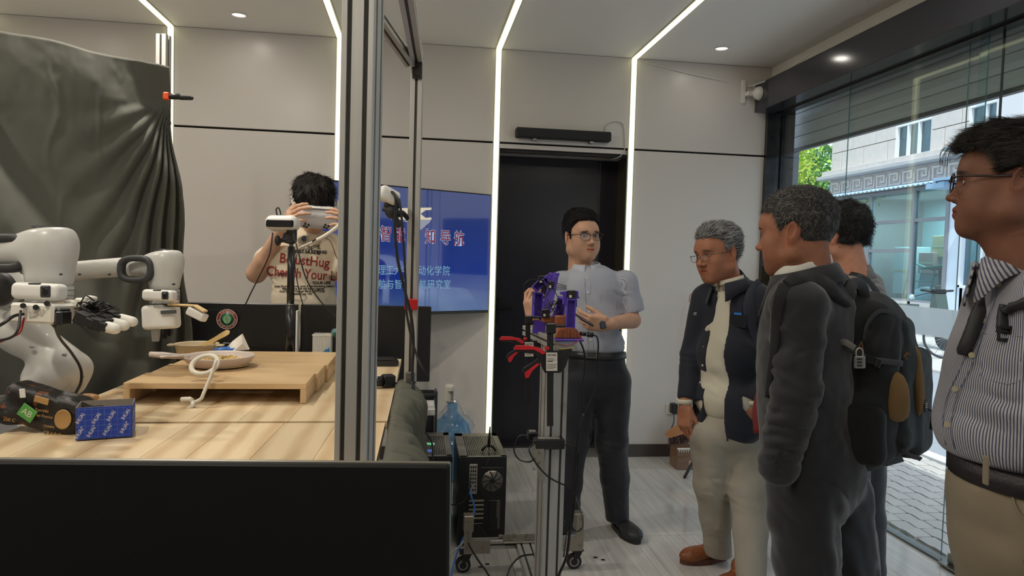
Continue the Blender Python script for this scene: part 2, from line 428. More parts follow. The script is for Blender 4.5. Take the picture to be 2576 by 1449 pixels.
# ---------------------------------------------------------------- back wall in panels with glowing joints
SX = [-2.73, -1.64, -.55, .54, 1.525]                   # the vertical light strips
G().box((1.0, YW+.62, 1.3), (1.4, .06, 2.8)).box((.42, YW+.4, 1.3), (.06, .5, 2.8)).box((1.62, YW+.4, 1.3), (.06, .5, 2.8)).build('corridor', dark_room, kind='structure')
wb = G().box((-1.58, YW+.07, 1.5), (4.16, .06, 3.0)).box((2.08, YW+.07, 1.5), (1.13, .06, 3.0)).box((1.0, YW+.07, 2.6), (1.1, .06, .8)).build('wall_back', mat('wall_core', srgb(60, 58, 56), .8), kind='structure')
xs = [(-3.6, SX[0]-.02)]+[(SX[i]+.02, SX[i+1]-.02) for i in range(4)]+[(SX[4]+.02, XG-.03)]
for k, (a, b) in enumerate(xs):
    a += .004; b -= .004
    top = G().box(((a+b)/2, YW+.012, (2.262+CEIL)/2), (b-a, .028, CEIL-2.262-.004), .002).build('panel', white_wall, wb)
    if k != 4: G().box(((a+b)/2, YW+.012, (2.25+.09)/2), (b-a, .028, 2.25-.09), .002).build('panel', white_wall, wb)
G().box((1.0, YW+.20, 2.235), (1.06, .36, .03)).box((1.0, YW+.02, 2.235), (.96, .04, .03)).build('door_soffit', white_wall, wb)
G().box(((SX[4]+.02+XG-.03)/2, YW-.004, .047), (XG-.05-SX[4], .022, .09), .002).build('baseboard_right', brown_skirt, kind='structure')
G().box((-1.6, YW-.004, .047), (4.2, .022, .09), .002).build('baseboard_back', brown_skirt, kind='structure')
# doorway into a dark corridor
DW = G(); DW.box((SX[3]+.015, YW+.2, 1.11), (.03, .38, 2.22)).box((1.56, YW+.2, 1.11), (.04, .38, 2.22))
DW.build('trim_1', mat('door_reveal', srgb(70, 64, 50), .5), kind='structure')
d1 = G().box((.975, YW+.39, 1.11), (.84, .05, 2.21)).box((1.47, YW+.395, 1.11), (.14, .035, 2.21)).build('door_1', mat('charcoal_door', srgb(46, 44, 51), .22, noise=(2, .06)), kind='structure')
G().box((1.395, YW+.36, 1.11), (.006, .012, 2.2)).build('door_edge', mat('door_edge_line', srgb(78, 76, 82), .4), d1)
hb = mat('door_furniture', (.02, .02, .022), .3, .4)
G().box((.62, YW+.35, 1.04), (.028, .02, .19), .006).cyl((.62, YW+.34, 1.06), (.62, YW+.30, 1.06), .011).box((.67, YW+.30, 1.06), (.12, .016, .02), .006).build('door_handle', hb, d1)
G().box((.59, YW+.352, .86), (.12, .012, .03), .003).build('lock_plate', hb, d1)
G().box((.98, YW+.31, .006), (.98, .12, .014)).build('threshold', mat('threshold', srgb(50, 48, 50), .4), d1)
# light strips
def strip(lbl, pts, w=.036):
    o = thing('light_strip', lbl, 'light strip', pts[0], 'light strips in the wall and ceiling joints')
    for (a, b) in zip(pts[:-1], pts[1:]):
        a = np.array(a, float); b = np.array(b, float); c = (a+b)/2; L = np.linalg.norm(b-a)
        dm = np.array([w, .014, .014]); ax = np.argmax(abs(b-a)); dm[ax] = L
        G().box(c, dm, .003).build('diffuser', led_warm, o)
        dm2 = dm.copy(); dm2[0] += .014 if ax else 0; off = np.array([0, .008, 0]) if ax == 2 else np.array([0, 0, .008])
        G().box(c+off, dm2, 0).build('channel', alu, o)
names = ['behind the top of the grey drape', 'rising beside the aluminium drape pole', 'ending above the wide blue screen', 'beside the left edge of the dark doorway', 'beside the right edge of the dark doorway']
for x, nme in zip(SX, names):
    zb = .02 if x > -.6 or True else 0
    strip('warm light strip up wall and ceiling, '+nme, [(x, YW-.004, .10), (x, YW-.004, CEIL-.006), (x, YB, CEIL-.006)])
# ---------------------------------------------------------------- ceiling, side walls, downlights
ceil = G().box((-.45, .35, CEIL+.05), (6.2, 9.4, .1)).build('ceiling', white_ceil, kind='structure')
G().box((XL-.05, .35, 1.45), (.1, 9.4, 2.95)).build('wall_left', white_wall, kind='structure')
G().box((-.45, YB-.05, 1.45), (6.4, .1, 2.95)).build('wall_rear', white_wall, kind='structure')
lamp_em = mat('downlight_lens', (1, 1, 1), .4, emit=(1, .93, .86), es=2.2)
DL = [(-1.13, 4.60, 'round ceiling downlight above the gap between two left light strips'), (2.02, 4.56, 'round ceiling downlight near the window beam'), (-2.2, 4.40, 'round ceiling downlight cut by the top edge above the drape')]
DL += [(x, y, 'added unseen ceiling downlight above the frame, over the '+w) for (x, y, w) in ((-1.13, 2.9, 'robot arms'), (2.02, 2.6, 'suited man'), (.45, 2.4, 'trolley'), (-1.13, .9, 'near end of the bench'), (.45, .3, 'near desk'), (2.02, .4, 'near man by the window'), (-2.3, 2.0, 'back of the drape'), (-1.4, -1.6, 'rear of the room'))]  # unseen downlights beyond the frame, added to light the room
lights_w = 15.0
for i, (x, y, lb) in enumerate(DL):
    o = thing('downlight', lb, 'ceiling light', (x, y, CEIL), 'added unseen downlights in the ceiling' if i > 2 else None)
    G().lathe((x, y, CEIL), [(.052, .004), (.052, -.006), (.043, -.008), (.040, .002)], 24).build('rim', white_pl, o)
    G().lathe((x, y, CEIL), [(.0, -.001), (.041, -.001)], 24).build('lens', lamp_em, o)
    l = bpy.data.lights.new('downlight_lamp', 'AREA'); l.shape = 'DISK'; l.size = .08; l.energy = .5 if y > 4.3 else 3.0 if x > 0 else lights_w; l.color = (1, .925, .81)
    lo = bpy.data.objects.new('downlight_lamp', l); C.objects.link(lo); lo.parent = o; lo.location = (0, 0, -.012)
# bulkhead and dark beam over the shopfront
G().box((XG+.14, .35, 2.855), (.36, 9.4, .2)).build('trim_2', white_ceil, kind='structure')
G().box((2.56, .35, 2.675), (.2, 9.3, .205), .004).build('trim_3', dark_alu, kind='structure')
G().box((XG+.02, .35, 2.585), (.07, 9.2, .05)).build('trim_4', mat('track_black', (.012, .012, .014), .3), kind='structure')
# corner: black stone jamb, concrete pillar, steel guide
G().box((2.60, YW-.01, 1.3), (.10, .06, 2.6)).build('trim_5', mat('black_stone_jamb', (.02, .021, .025), .08, noise=(12, .5)), kind='structure')
G().box((2.72, YW+.02, 1.3), (.10, .10, 2.6)).build('trim_6', MATS['black_stone_jamb'], kind='structure')
G().box((2.87, YW+.33, 1.5), (.12, .2, 3.0), .004).build('trim_7', mat('rough_concrete', srgb(150, 148, 150), .9, noise=(30, .12), bump=(60, .8)), kind='structure')
G().box((2.905, YW+.20, 1.45), (.05, .06, 2.9)).build('trim_8', mat('grey_guide', srgb(110, 118, 128), .5), kind='structure')
# shopfront glass panes, each its own
PY = [(4.86, 4.03), (4.03, 3.00), (3.00, 1.9), (1.9, .8), (.8, -.3), (-.3, -1.4), (-1.4, -2.6), (-2.6, -4.1)]
gw = G().box((XG+.0, .3, .006), (.05, 9.1, .012)).build('window_1', mat('floor_track', srgb(120, 124, 124), .3, .8), kind='structure')
green_edge = mat('green_glass_edge', srgb(96, 128, 132), .15, alpha=.7)
for k, (a, b) in enumerate(PY):
    dx = .018 if k % 2 else 0
    G().box((XG+dx, (a+b)/2, 1.30), (.010, a-b+.03, 2.56)).build('pane', store_glass, gw)
    for yy in ((b-.013,) if k != 1 else (b-.013, b+.10)):
        G().box((XG+dx, yy, 1.30), (.004, .004, 2.56)).build('pane_edge', green_edge, gw)
G().box((XG-.008, 2.97, .045), (.03, .09, .05), .004).build('clamp', steel, gw)
G().box((XG-.03, 2.97, .014), (.05, .14, .01), .002).build('clamp_plate', steel, gw)
G().box((XG+.04, 2.925, 1.3), (.008, .008, 2.56)).build('mullion', mat('mullion_dark', srgb(40, 42, 46), .4), gw)
G().box((XG+.01, .95, 1.18), (.002, 7.8, .145)).build('frosted_band', frosted, gw)
# roller shutter outside
sh = thing('roller_shutter', 'grey rolled-down metal shutter of wide slats above the shopfront glass', 'shutter', (2.85, 5.1, 2.33))
slat_m = mat('shutter_slat', srgb(205, 202, 204), .5, .0)
for k in range(5):
    z0 = 2.335+k*.088
    G().prism([(-.008, 0), (.010, .006), (.014, .04), (.010, .086), (-.008, .090)], (2.85, 5.1, z0), (-1, 0, 0), (0, 0, 1), (0, -1, 0), 9.2).build('slat', slat_m, sh)
G().box((2.85, .5, 2.325), (.035, 9.2, .022)).build('bottom_rail', mat('shutter_rail', srgb(70, 70, 76), .5), sh)
# wall camera in the corner
wc = thing('wall_camera', 'small round white security camera high in the room corner', 'camera', (2.42, YW, 2.68))
G().sphere((2.46, YW-.07, 2.70), (.052, .05, .05), 20).build('dome', white_pl, wc)
G().box((2.36, YW-.012, 2.72), (.03, .02, .17), .003).box((2.40, YW-.04, 2.70), (.06, .05, .03), .004).build('bracket', white_pl, wc)
cp = curve_pts([(1.6, YW-.01, 2.885), (1.9, YW-.012, 2.83), (2.2, YW-.012, 2.79), (2.40, YW-.014, 2.76), (2.50, 4.6, 2.79), (2.455, 4.2, 2.80)], 5)
tag(G().tube(cp, .004, 6).build('cable', white_pl), 'thin white cable sagging along the wall to the corner camera', 'cable')
# speaker bar over the door
sb = thing('speaker_bar', 'long black speaker bar mounted on the wall above the dark doorway', 'speaker', (1.02, YW, 2.40))
a, b = at(1298, 334, y=YW-.06), at(1537, 343, y=YW-.06)
cz = (a[2]+b[2])/2
G().box(((a[0]+b[0])/2, YW-.04, cz), (b[0]-a[0], .075, .068), .008).build('housing', mat('speaker_cloth', (.018, .018, .02), .7, bump=(900, .3)), sb)
for t in (.2, .8): G().box((a[0]+t*(b[0]-a[0]), YW-.03, cz-.042), (.03, .05, .016), .002).build('bracket', steel, sb)
cb = [at(1522, 330, y=YW-.02), at(1524, 316, y=YW-.01), at(1540, 307, y=YW-.008), at(1560, 308, y=YW-.008), at(1569, 320, y=YW-.008), at(1571, 360, y=YW-.008), at(1570, 380, y=YW-.008), at(1556, 396, y=YW-.01), at(1536, 401, y=YW+.1)]
tag(G().tube(curve_pts(cb, 4), .004, 6).build('cable', mat('grey_cable', srgb(190, 188, 186), .5)), 'pale cable looping from the speaker bar round the door head', 'cable')
# hairline crack, socket with plug
so = thing('wall_socket', 'white wall socket beside the grey-haired man', 'socket', at(1692, 1028, y=YW-.01))
p = at(1692, 1028, y=YW-.01); G().box(p, (.10, .012, .086), .004).build('plate', white_pl, so)
pg = thing('plug_adapter', 'black power adapter plugged into the wall socket', 'adapter', at(1695, 1027, y=YW-.04))
p = at(1695, 1027, y=YW-.04); G().box(p, (.045, .06, .075), .006).build('body', black_pl, pg)
G().tube(curve_pts([p+[0, 0, -.03], p+[.0, -.01, -.1], p+[-.012, .02, -.2], p+[.03, .0, -.32], p+[.2, -.1, -.55]], 5), .003, 6).build('cord', black_pl, pg)
# ================================================================ outside: pavement, road, building across the street
XF = 11.0
pv = mat('paver', srgb(196, 188, 184), .8, noise=(6, .08))
gnd = G().box((3.36, 3, -.045), (1.35, 18, .05)).build('floor_2', mat('paver_joint', srgb(120, 112, 108), .9), kind='structure'); gnd.name = 'pavement'
tag(gnd, 'pavement bed', 'pavement'); del gnd['label']; del gnd['category']
pw, pl = .11, .225
def paver_poly():
    return [(-pl/2+.004, -pw/2), (-.02, -pw/2+.012), (.02, -pw/2-.0), (pl/2-.004, -pw/2+.008), (pl/2+.006, 0), (pl/2-.004, pw/2+.004), (.02, pw/2-.004), (-.02, pw/2+.008), (-pl/2+.004, pw/2-.004), (-pl/2+.002, 0)]
pav0 = G().prism([(q[0]*.975, q[1]*.955) for q in paver_poly()], (0, 0, -.03), (0, 1, 0), (1, 0, 0), (0, 0, -1), -.03).build('paver', pv, gnd)
pav0.location = (2.78, 2.6, 0); cnt = 0; rest = G()
for r in range(11):
    x = 2.76+r*pw
    for c in range(60):
        y = .5+c*(pl+.004)+(r % 2)*pl/2
        if 2.35 < y < 5.3 and cnt < 290:
            if cnt > 0: clone(pav0, gnd, (x, y, RNG.uniform(-.001, .001)))
            else: pav0.location = (x, y, 0)
            cnt += 1
        elif not (2.35 < y < 5.3):
            rest.box((x, y, -.015), (pw*.955, pl*.975, .03))
rest.build('paver_field', pv, gnd, kind='stuff')
G().box((4.03, 3, -.02), (.12, 18, .05), .006).build('kerb', mat('kerb_stone', srgb(222, 220, 222), .7, noise=(8, .06)), kind='structure')
G().box((5.75, 10, -.05), (3.35, 46, .05)).build('road', mat('asphalt', srgb(158, 160, 168), .9, noise=(90, .10), bump=(200, .3)), kind='structure')
fp = G().box((10.4, 10, -.05), (6.0, 46, .055)).build('forecourt', mat('forecourt_joint', srgb(150, 144, 140), .9), kind='structure')
fs = mat('forecourt_slab', srgb(206, 200, 196), .8, noise=(4, .08))
s0 = None
for i in range(7):
    for j in range(12):
        x, y = 7.75+i*.6, 6.6+j*1.0+(i % 2)*.5
        if s0 is None: s0 = G().box((0, 0, 0), (.59, .985, .03), .004).build('slab', fs, fp); s0.location = (x, y, -.01)
        else: clone(s0, fp, (x, y, -.01+RNG.uniform(-.002, .002)))
# ---- building
bld = thing('building', 'pale stone building across the street with key-pattern frieze over shop windows', 'building', (XF, 14, 0))
stone = mat('facade_stone', srgb(216, 206, 200), .85, noise=(7, .05), bump=(30, .15))
stone_d = mat('frieze_stone', srgb(190, 186, 186), .85, noise=(7, .06))
YE = 17.5
BK = G(); BK.box((XF+1.6, (YE+2)/2+0, 9.5), (2.6, YE-2.1, 11.6)).box((XF+2.9, (YE+2)/2, 1.85), (.1, YE-2, 3.7)).box((XF+1.5, YE-.15, 1.85), (2.9, .2, 3.7)).box((XF+1.5, (YE+2)/2, -.0), (3, YE-2, .05)).box((XF+1.5, (YE+2)/2, 3.32), (3, YE-2, .1))
BK.build('core', mat('facade_core', srgb(150, 142, 138), .9), bld)
# upper stones in running bond with window openings
WN = [(13.85, 14.97), (11.65, 12.80), (9.3, 10.4), (7.0, 8.1)]
sm_cache = {}
def stone_piece(y0, y1, z0, z1):
    k = (round(y1-y0, 3), round(z1-z0, 3))
    if k not in sm_cache:
        sm_cache[k] = G().box((0, 0, 0), (.34, k[0]-.018, k[1]-.018), .006).build('stone', stone, bld, local=True); o = sm_cache[k]
    else: o = sm_cache[k].copy(); C.objects.link(o); o.parent = bld
    o.location = Vector((XF+.15, (y0+y1)/2, (z0+z1)/2))-bld.location
rowh = .49
for r in range(5):
    z0 = 3.97+r*rowh; y = YE-.0 - (0 if r % 2 else .45)
    if r % 2 == 0: stone_piece(YE-.45, YE, z0, z0+rowh)
    while y > 6:
        y0, y1 = y-.9, y; segs = [(y0, y1)]
        for (a, b) in WN:
            ns = []
            for (p, q) in segs:
                if q <= a or p >= b or z0 > 5.6: ns.append((p, q)); continue
                if p < a: ns.append((p, a))
                if q > b: ns.append((b, q))
            segs = ns
        for (p, q) in segs:
            if q-p > .06: stone_piece(p, q, z0, z0+rowh)
        y -= .9
wf = mat('white_window_frame', srgb(236, 238, 240), .4)
curt_m = mat('window_curtain', srgb(190, 192, 200), .8, noise=(3, .2, (1, 8, .3)))
for (a, b) in WN:
    w = G()
    for yy in (a, b, a+(b-a)*.36, a+(b-a)*.67): w.box((XF+.04, yy, 4.75), (.08, .05, 1.55))
    for zz in (3.99, 4.74, 5.5): w.box((XF+.035, (a+b)/2, zz), (.085, b-a+.05, .05))
    f = w.build('window_frame', wf, bld)
    for i in range(3):
        y0 = a+(b-a)*(0, .36, .67)[i]; y1 = a+(b-a)*(.36, .67, 1)[i]
        for (z0, z1) in ((4.0, 4.73), (4.75, 5.5)): G().box((XF+.07, (y0+y1)/2, (z0+z1)/2), (.01, y1-y0-.05, z1-z0-.05)).build('pane', far_glass, f)
    G().box((XF+.25, (a+b)/2, 4.75), (.02, b-a, 1.5)).build('curtain', curt_m, bld)
# sill course, cornice, frieze with raised key pattern
for k in range(16):
    G().box((XF-.02, YE-.45-k*.95, 3.90), (.5, .938, .13), .006).build('stone', stone, bld)
G().box((XF-.06, (YE+5)/2, 3.79), (.62, YE-4.8, .09), .01).build('cornice', stone_d, bld)
G().box((XF+.12, (YE+5)/2, 3.53), (.3, YE-5, .42)).build('frieze', stone_d, bld)
kp = [((0, 0), (.05, .30)), ((.05, .25), (.26, .30)), ((.26, .10), (.31, .30)), ((.15, .10), (.26, .15)), ((.15, .15), (.19, .19)), ((.36, 0), (.40, .22)), ((.05, 0), (.36, .04))]
km = None
for k in range(26):
    y0 = YE-.12-k*.46
    if km is None:
        g = G()
        for ((p, q), (r, s_)) in kp: g.box((0, -(p+r)/2, (q+s_)/2), (.07, r-p, s_-q), .004)
        km = g.build('key_relief', stone, bld, local=True); km.location = Vector((XF-.035, y0, 3.37))-bld.location
    else: clone(km, bld, Vector((XF-.035, y0, 3.37))-bld.location)
# corrugated canopy edge
cn = G(); N = 180
top = []
for i in range(N+1):
    y = YE-(YE-12.9)*i/N; w = .018*math.sin(i*2*math.pi/6); top.append((y, w))
vs = [];
for (y, w) in top: vs += [(XF-.02, y, 3.36+w), (XF-.55, y, 3.24+w), (XF-.55, y, 3.225+w), (XF-.02, y, 3.345+w)]
fs_ = [(4*i+a, 4*i+b, 4*i+4+b, 4*i+4+a) for i in range(N) for (a, b) in ((0, 1), (1, 2), (2, 3), (3, 0))]
cn.add(vs, fs_); cn.build('canopy', mat('blue_corrugated', srgb(176, 200, 220), .5, noise=(5, .12)), bld)
G().box((XF-.3, 12.75, 3.27), (.6, .45, .05)).box((XF-.3, 13.0, 3.17), (.5, .5, .12)).build('canopy_end', mat('grey_blue_sheet', srgb(150, 178, 205), .5), bld)
# shop window frame and panes
fr = mat('shop_frame', srgb(140, 140, 146), .45, .3); g = G()
ym = [17.1, 15.75, 14.22, 13.22]
for y in ym: g.box((XF, y, 1.9), (.10, .09, 2.6))
for (y0, y1, z) in ((17.1, 13.2, 3.22), (17.1, 13.2, 2.53), (17.1, 14.2, 1.86), (17.1, 13.2, .72)): g.box((XF, (y0+y1)/2, z), (.09, y0-y1, .075))
shf = g.build('shop_window_frame', fr, bld)
for i in range(3):
    zz = [(.76, 1.83), (1.89, 2.5), (2.57, 3.19)] if i < 2 else [(.76, 2.5), (2.57, 3.19)]
    for (z0, z1) in zz: G().box((XF, (ym[i]+ym[i+1])/2, (z0+z1)/2), (.012, ym[i]-ym[i+1]-.09, z1-z0)).build('pane', far_glass, shf)
G().box((XF+.05, (17.4+13.2)/2, .36), (.2, 4.3, .72)).box((XF+.05, 17.35, 1.9), (.2, .35, 2.7)).build('plinth', stone_d, bld)
wp = mat('white_sheet_wall', srgb(214, 224, 236), .6, noise=(3, .05)); g = G()
g.box((XF+.05, 12.95, 1.6), (.14, .45, 3.2)).box((XF+.05, 8.4, 1.6), (.14, 6.7, 3.2)).box((XF+.05, 12.25, .55), (.14, 1.1, 1.1)).box((XF+.05, 12.25, 2.75), (.14, 1.1, .9)).build('side_wall', wp, bld)
g = G()
for y in (12.80, 12.25, 11.72): g.box((XF-.03, y, 1.7), (.06, .06, 1.2))
for z in (1.12, 2.28): g.box((XF-.03, 12.26, z), (.06, 1.12, .06))
sw = g.build('window_frame', wf, bld); G().box((XF, 12.26, 1.7), (.01, 1.05, 1.12)).build('pane', far_glass, sw); G().box((XF+.3, 12.26, 1.7), (.02, 1.3, 1.3)).build('curtain', curt_m, bld)
G().box((XF-.4, 10.9, 4.45), (.7, .9, .62), .02).build('air_conditioner', mat('ac_white', srgb(226, 220, 222), .5), bld)
# the same block carries on to the right of the view, opposite the shop
wing = thing('building', 'long pale wing of the stone building, beyond the right edge of the view', 'building', (XF+.6, -5, 0))
G().box((XF+2.1, -4.6, 6.2), (3.0, 18.6, 12.3)).build('wall', stone_d, wing)
for k in range(7):
    for z in (1.6, 4.9, 8.0): G().box((XF+.58, 3.2-k*2.5, z), (.06, 1.3, 1.6)).build('window', far_glass if 0 else mat('wing_window', srgb(70, 90, 110), .2), wing)
# things inside the shop
shop_in = thing('stored_table', 'green-topped table folded behind the far shop window', 'table', (XF+1.0, 13.9, .05))
gt = mat('green_top', srgb(30, 120, 100), .5)
G().box((XF+1.0, 13.95, 1.55), (.8, 1.6, .05), .01, rot=rotm(x=-6)).build('tabletop', gt, shop_in)
for yy in (13.3, 14.6): G().cyl((XF+1, yy, .05), (XF+1, yy, 1.5), .03).build('leg', steel, shop_in)
sh2 = thing('green_rack', 'tilted green net frame leaning behind the far shop window', 'frame', (XF+.7, 15.0, .05))
g = G(); 
for (a, b) in (((0, -.4, .9), (0, .5, .75)), ((0, .5, .75), (0, .3, 1.6)), ((0, .3, 1.6), (0, -.5, 1.4)), ((0, -.5, 1.4), (0, -.4, .9)), ((0, 0, .8), (0, -.1, 1.5)), ((0, .4, 1.15), (0, -.45, 1.15))):
    g.cyl((XF+.7, 14.9+a[1], a[2]+.02), (XF+.7, 14.9+b[1], b[2]+.02), .022)
g.build('rails', mat('green_paint', srgb(120, 170, 165), .5), sh2)
bx = [(XF+.6, 13.75, .93, .5, .35, 'brown carton low in the far shop window', srgb(160, 130, 105)), (XF+.7, 13.45, 1.15, .2, .8, 'tall yellow carton at the edge of the far shop window', srgb(205, 190, 140)), (XF+1.3, 15.2, 1.6, .5, .5, 'pink carton stacked deep behind the far shop window', srgb(190, 150, 140)), (XF+1.4, 14.8, 2.0, .7, .5, 'tan carton on the top of the far shop pile', srgb(190, 170, 130)), (XF+1.5, 16.2, 1.4, .8, 1.2, 'pale cabinet behind the far shop left pane', srgb(190, 205, 205)), (XF+1.2, 13.6, 2.2, .5, .12, 'yellow box on the upper shelf of the far shop', srgb(215, 195, 130)), (XF+1.6, 14.0, 1.95, .6, .4, 'white machine in the middle of the far shop', srgb(215, 220, 225))]
for (x, y, z, w, h, lb, cl) in bx:
    zb = z-h/2
    o = thing('carton', lb, 'box', (x, y, zb)); G().box((x, y, z), (.4, w, h), .01).build('body', mat('carton_'+lb.split()[0]+lb.split()[1], cl, .8), o)
    G().box((x-.205, y, z), (.004, w*.9, .05)).build('tape', mat('carton_tape', srgb(200, 190, 160), .5), o)
    if zb > .1: G().box((x, y, zb/2), (.3, w*.8, zb)).build('stack_below', mat('carton_grey', srgb(150, 160, 165), .8), o)
tag(G().sphere((XF+.8, 14.7, .75), (.3, .5, .3), 14).build('plastic_bag', mat('pale_bag', srgb(215, 225, 230), .4, bump=(14, 1))), 'crumpled white plastic bag behind the far shop window', 'bag')
G().box((XF+2.6, 15.2, 1.9), (.02, 5, 2.9)).build('back_wall', mat('shop_back_wall', srgb(190, 215, 218), .8), bld)
for yy in (13.9, 15.6):
    sl = bpy.data.lights.new('shop_fill_light', 'AREA'); sl.size = 1.2; sl.energy = 110; sl.color = (.85, .97, 1); slo = bpy.data.objects.new('shop_fill_light', sl); C.objects.link(slo); slo.location = (XF+1.2, yy, 3.2)  # area lights added to brighten the shop interior, no fitting seen
# far block and sky gap
fb = thing('distant_building', 'distant flat-roofed pale blue block behind the trees', 'building', (27, 62, 0))
G().box((27, 62, 4.6), (30, 8, 9.6)).build('wall', mat('far_wall', srgb(160, 175, 195), .9), fb)
for i in range(14):
    for j in range(3): G().box((14+i*2, 57.97, 4.3+j*1.9), (1.1, .1, 1.0)).build('window', mat('far_pane', srgb(110, 150, 185), .3), fb)
# own building roof, unseen slab with its edge set to cast the pavement shade
G().box((-.6, .35, 3.04), (6.6, 9.8, .14)).build('shade_roof', mat('roof_concrete', srgb(120, 118, 116), .9), kind='structure')
# street lamp glimpsed beside the near man's hair
stl = thing('street_lamp', 'flat grey lamp head on a thin arm in front of the far facade', 'street lamp', (8.0, 9.6, 0))
pc_ = at(2405, 372, x=8.0); pe = at(2470, 385, x=8.0)
G().sphere(pc_, (.1, .26, .05), 16).build('lamp_head', mat('lamp_grey', srgb(130, 145, 150), .4, .4), stl)
G().tube([pc_, (8.0, pe[1]-.5, pe[2]), (8.0, pe[1]-1.0, pe[2]-.3), (8.0, pe[1]-1.05, 0)], .03, 8).build('pole', steel, stl)
# ---- trees
def leaf_tree(name, lb, base, H, crown, n, cols, ls, trunk=True):
    o = thing(name, lb, 'tree', base)
    g = G(); rn = np.random.RandomState(int(base[0]*10+base[1])); br = []
    b = np.array(base, float)
    for k in range(16):
        a = rn.uniform(0, 6.28); t = rn.uniform(.25, .6); p0 = b+[0, 0, H*t]
        dr = np.array([math.cos(a)*.55, math.sin(a)*.55, 1.0]); L = H*(1-t)*rn.uniform(.6, 1)
        p1 = p0+dr*L*.5; p2 = p1+(dr+[0, 0, .4])*L*.45; br.append((p0, p1, p2)); g.tube([p0, p1, p2], [.05, .03, .008], 6)
    g.tube([b, b+[0, 0, H*.4], b+[.05, .02, H*.95]], [.12, .09, .01], 8); g.build('trunk', mat('bark', srgb(110, 100, 80), .9), o)
    cc = []
    for (p0, p1, p2) in br:
        for q in range(6):
            t = rn.uniform(.2, 1.05); cc.append(p1*(1-t)+p2*t+rn.normal(0, .12, 3))
    cc = np.array(cc)
    i = rn.randint(0, len(cc), n); P = cc[i]+rn.normal(0, crown, (n, 3))*np.array([1, 1, .8])
    a = rn.normal(0, 1, (n, 3)); a /= np.linalg.norm(a, axis=1)[:, None]; c2 = rn.normal(0, 1, (n, 3)); bb = np.cross(a, c2); bb /= np.linalg.norm(bb, axis=1)[:, None]
    s = (ls*rn.uniform(.6, 1.3, n))[:, None]
    V = np.stack([P-a*s, P+bb*s*.45, P+a*s, P-bb*s*.45], 1).reshape(-1, 3)
    g = G(); g.add(V, [(4*k, 4*k+1, 4*k+2, 4*k+3) for k in range(n)])
    ci = rn.randint(0, len(cols), n); colr = np.repeat(np.array(cols)[ci], 4, 0)
    g.build('leaves', mat('leaf', (.2, .5, .05), .6, attr=True), o, kind='stuff', col=colr)
gy = [srgb(196, 218, 70), srgb(160, 200, 60), srgb(225, 235, 110), srgb(120, 170, 60)]
gd = [srgb(70, 130, 60), srgb(100, 160, 60), srgb(150, 195, 70), srgb(50, 100, 60)]
leaf_tree('young_tree', 'bright yellow-green young tree beyond the street, left of the stone building', (10.2, 19.6, 0), 5.3, .24, 9000, gy, .055)
leaf_tree('broad_tree', 'darker bushy tree touching the far corner of the stone building', (15.0, 27.5, 0), 5.7, .5, 9000, gd, .10)
leaf_tree('broad_tree', 'green tree mostly hidden behind the suited man and the window post', (8.6, 22.5, 0), 4.6, .45, 3500, gy, .12)
leaf_tree('broad_tree', 'dark green tree farthest back under the distant block', (20.5, 38, 0), 7.0, 1.0, 4000, gd, .26)
G().box((16, 40, -.06), (40, 50, .05)).build('ground', mat('far_ground', srgb(150, 150, 140), .9), kind='structure')
# ================================================================ workbench, riser, frame and things on the bench
TZ = .98
def wood(name, c0, c1, sc=(3, 26, 3), dist=2.2, rough=.42):
    m = bpy.data.materials.new(name); m.use_nodes = True; t = m.node_tree; b = t.nodes['Principled BSDF']
    tc = t.nodes.new('ShaderNodeTexCoord'); mp = t.nodes.new('ShaderNodeMapping'); mp.inputs['Scale'].default_value = sc
    oi = t.nodes.new('ShaderNodeObjectInfo'); ad = t.nodes.new('ShaderNodeVectorMath'); ad.operation = 'ADD'
    s2 = t.nodes.new('ShaderNodeVectorMath'); s2.operation = 'SCALE'; s2.inputs['Scale'].default_value = 7.3
    t.links.new(oi.outputs['Location'], s2.inputs[0]); t.links.new(tc.outputs['Object'], ad.inputs[0]); t.links.new(s2.outputs[0], ad.inputs[1]); t.links.new(ad.outputs[0], mp.inputs[0])
    n = t.nodes.new('ShaderNodeTexNoise'); n.inputs['Scale'].default_value = 1.0; n.inputs['Detail'].default_value = 5; n.inputs['Distortion'].default_value = dist
    w = t.nodes.new('ShaderNodeTexWave'); w.inputs['Scale'].default_value = .42; w.inputs['Distortion'].default_value = 7; w.inputs['Detail'].default_value = 3; w.inputs['Detail Scale'].default_value = .6
    w.bands_direction = 'X'
    t.links.new(mp.outputs[0], n.inputs[0]); t.links.new(mp.outputs[0], w.inputs[0])
    mx = t.nodes.new('ShaderNodeMix'); mx.inputs[0].default_value = .38; t.links.new(n.outputs['Fac'], mx.inputs[2]); t.links.new(w.outputs['Fac'], mx.inputs[3])
    r = t.nodes.new('ShaderNodeValToRGB'); r.color_ramp.elements[0].position = .25; r.color_ramp.elements[1].position = .62
    r.color_ramp.elements[0].color = _c(c0); r.color_ramp.elements[1].color = _c(c1); t.links.new(mx.outputs[0], r.inputs[0])
    rr = t.nodes.new('ShaderNodeMapRange'); rr.inputs['To Min'].default_value = .86; rr.inputs['To Max'].default_value = 1.08
    t.links.new(oi.outputs['Random'], rr.inputs[0]); vs = t.nodes.new('ShaderNodeVectorMath'); vs.operation = 'SCALE'
    t.links.new(r.outputs[0], vs.inputs[0]); t.links.new(rr.outputs[0], vs.inputs['Scale']); t.links.new(vs.outputs[0], b.inputs['Base Color'])
    b.inputs['Roughness'].default_value = rough; MATS[name] = m; return m
bench_w = wood('pine_board', srgb(196, 166, 126), srgb(224, 202, 166), (9, 1.6, 3))
riser_w = wood('bamboo_board', srgb(188, 156, 114), srgb(206, 176, 134), (1.4, 60, 3), .5, .35)
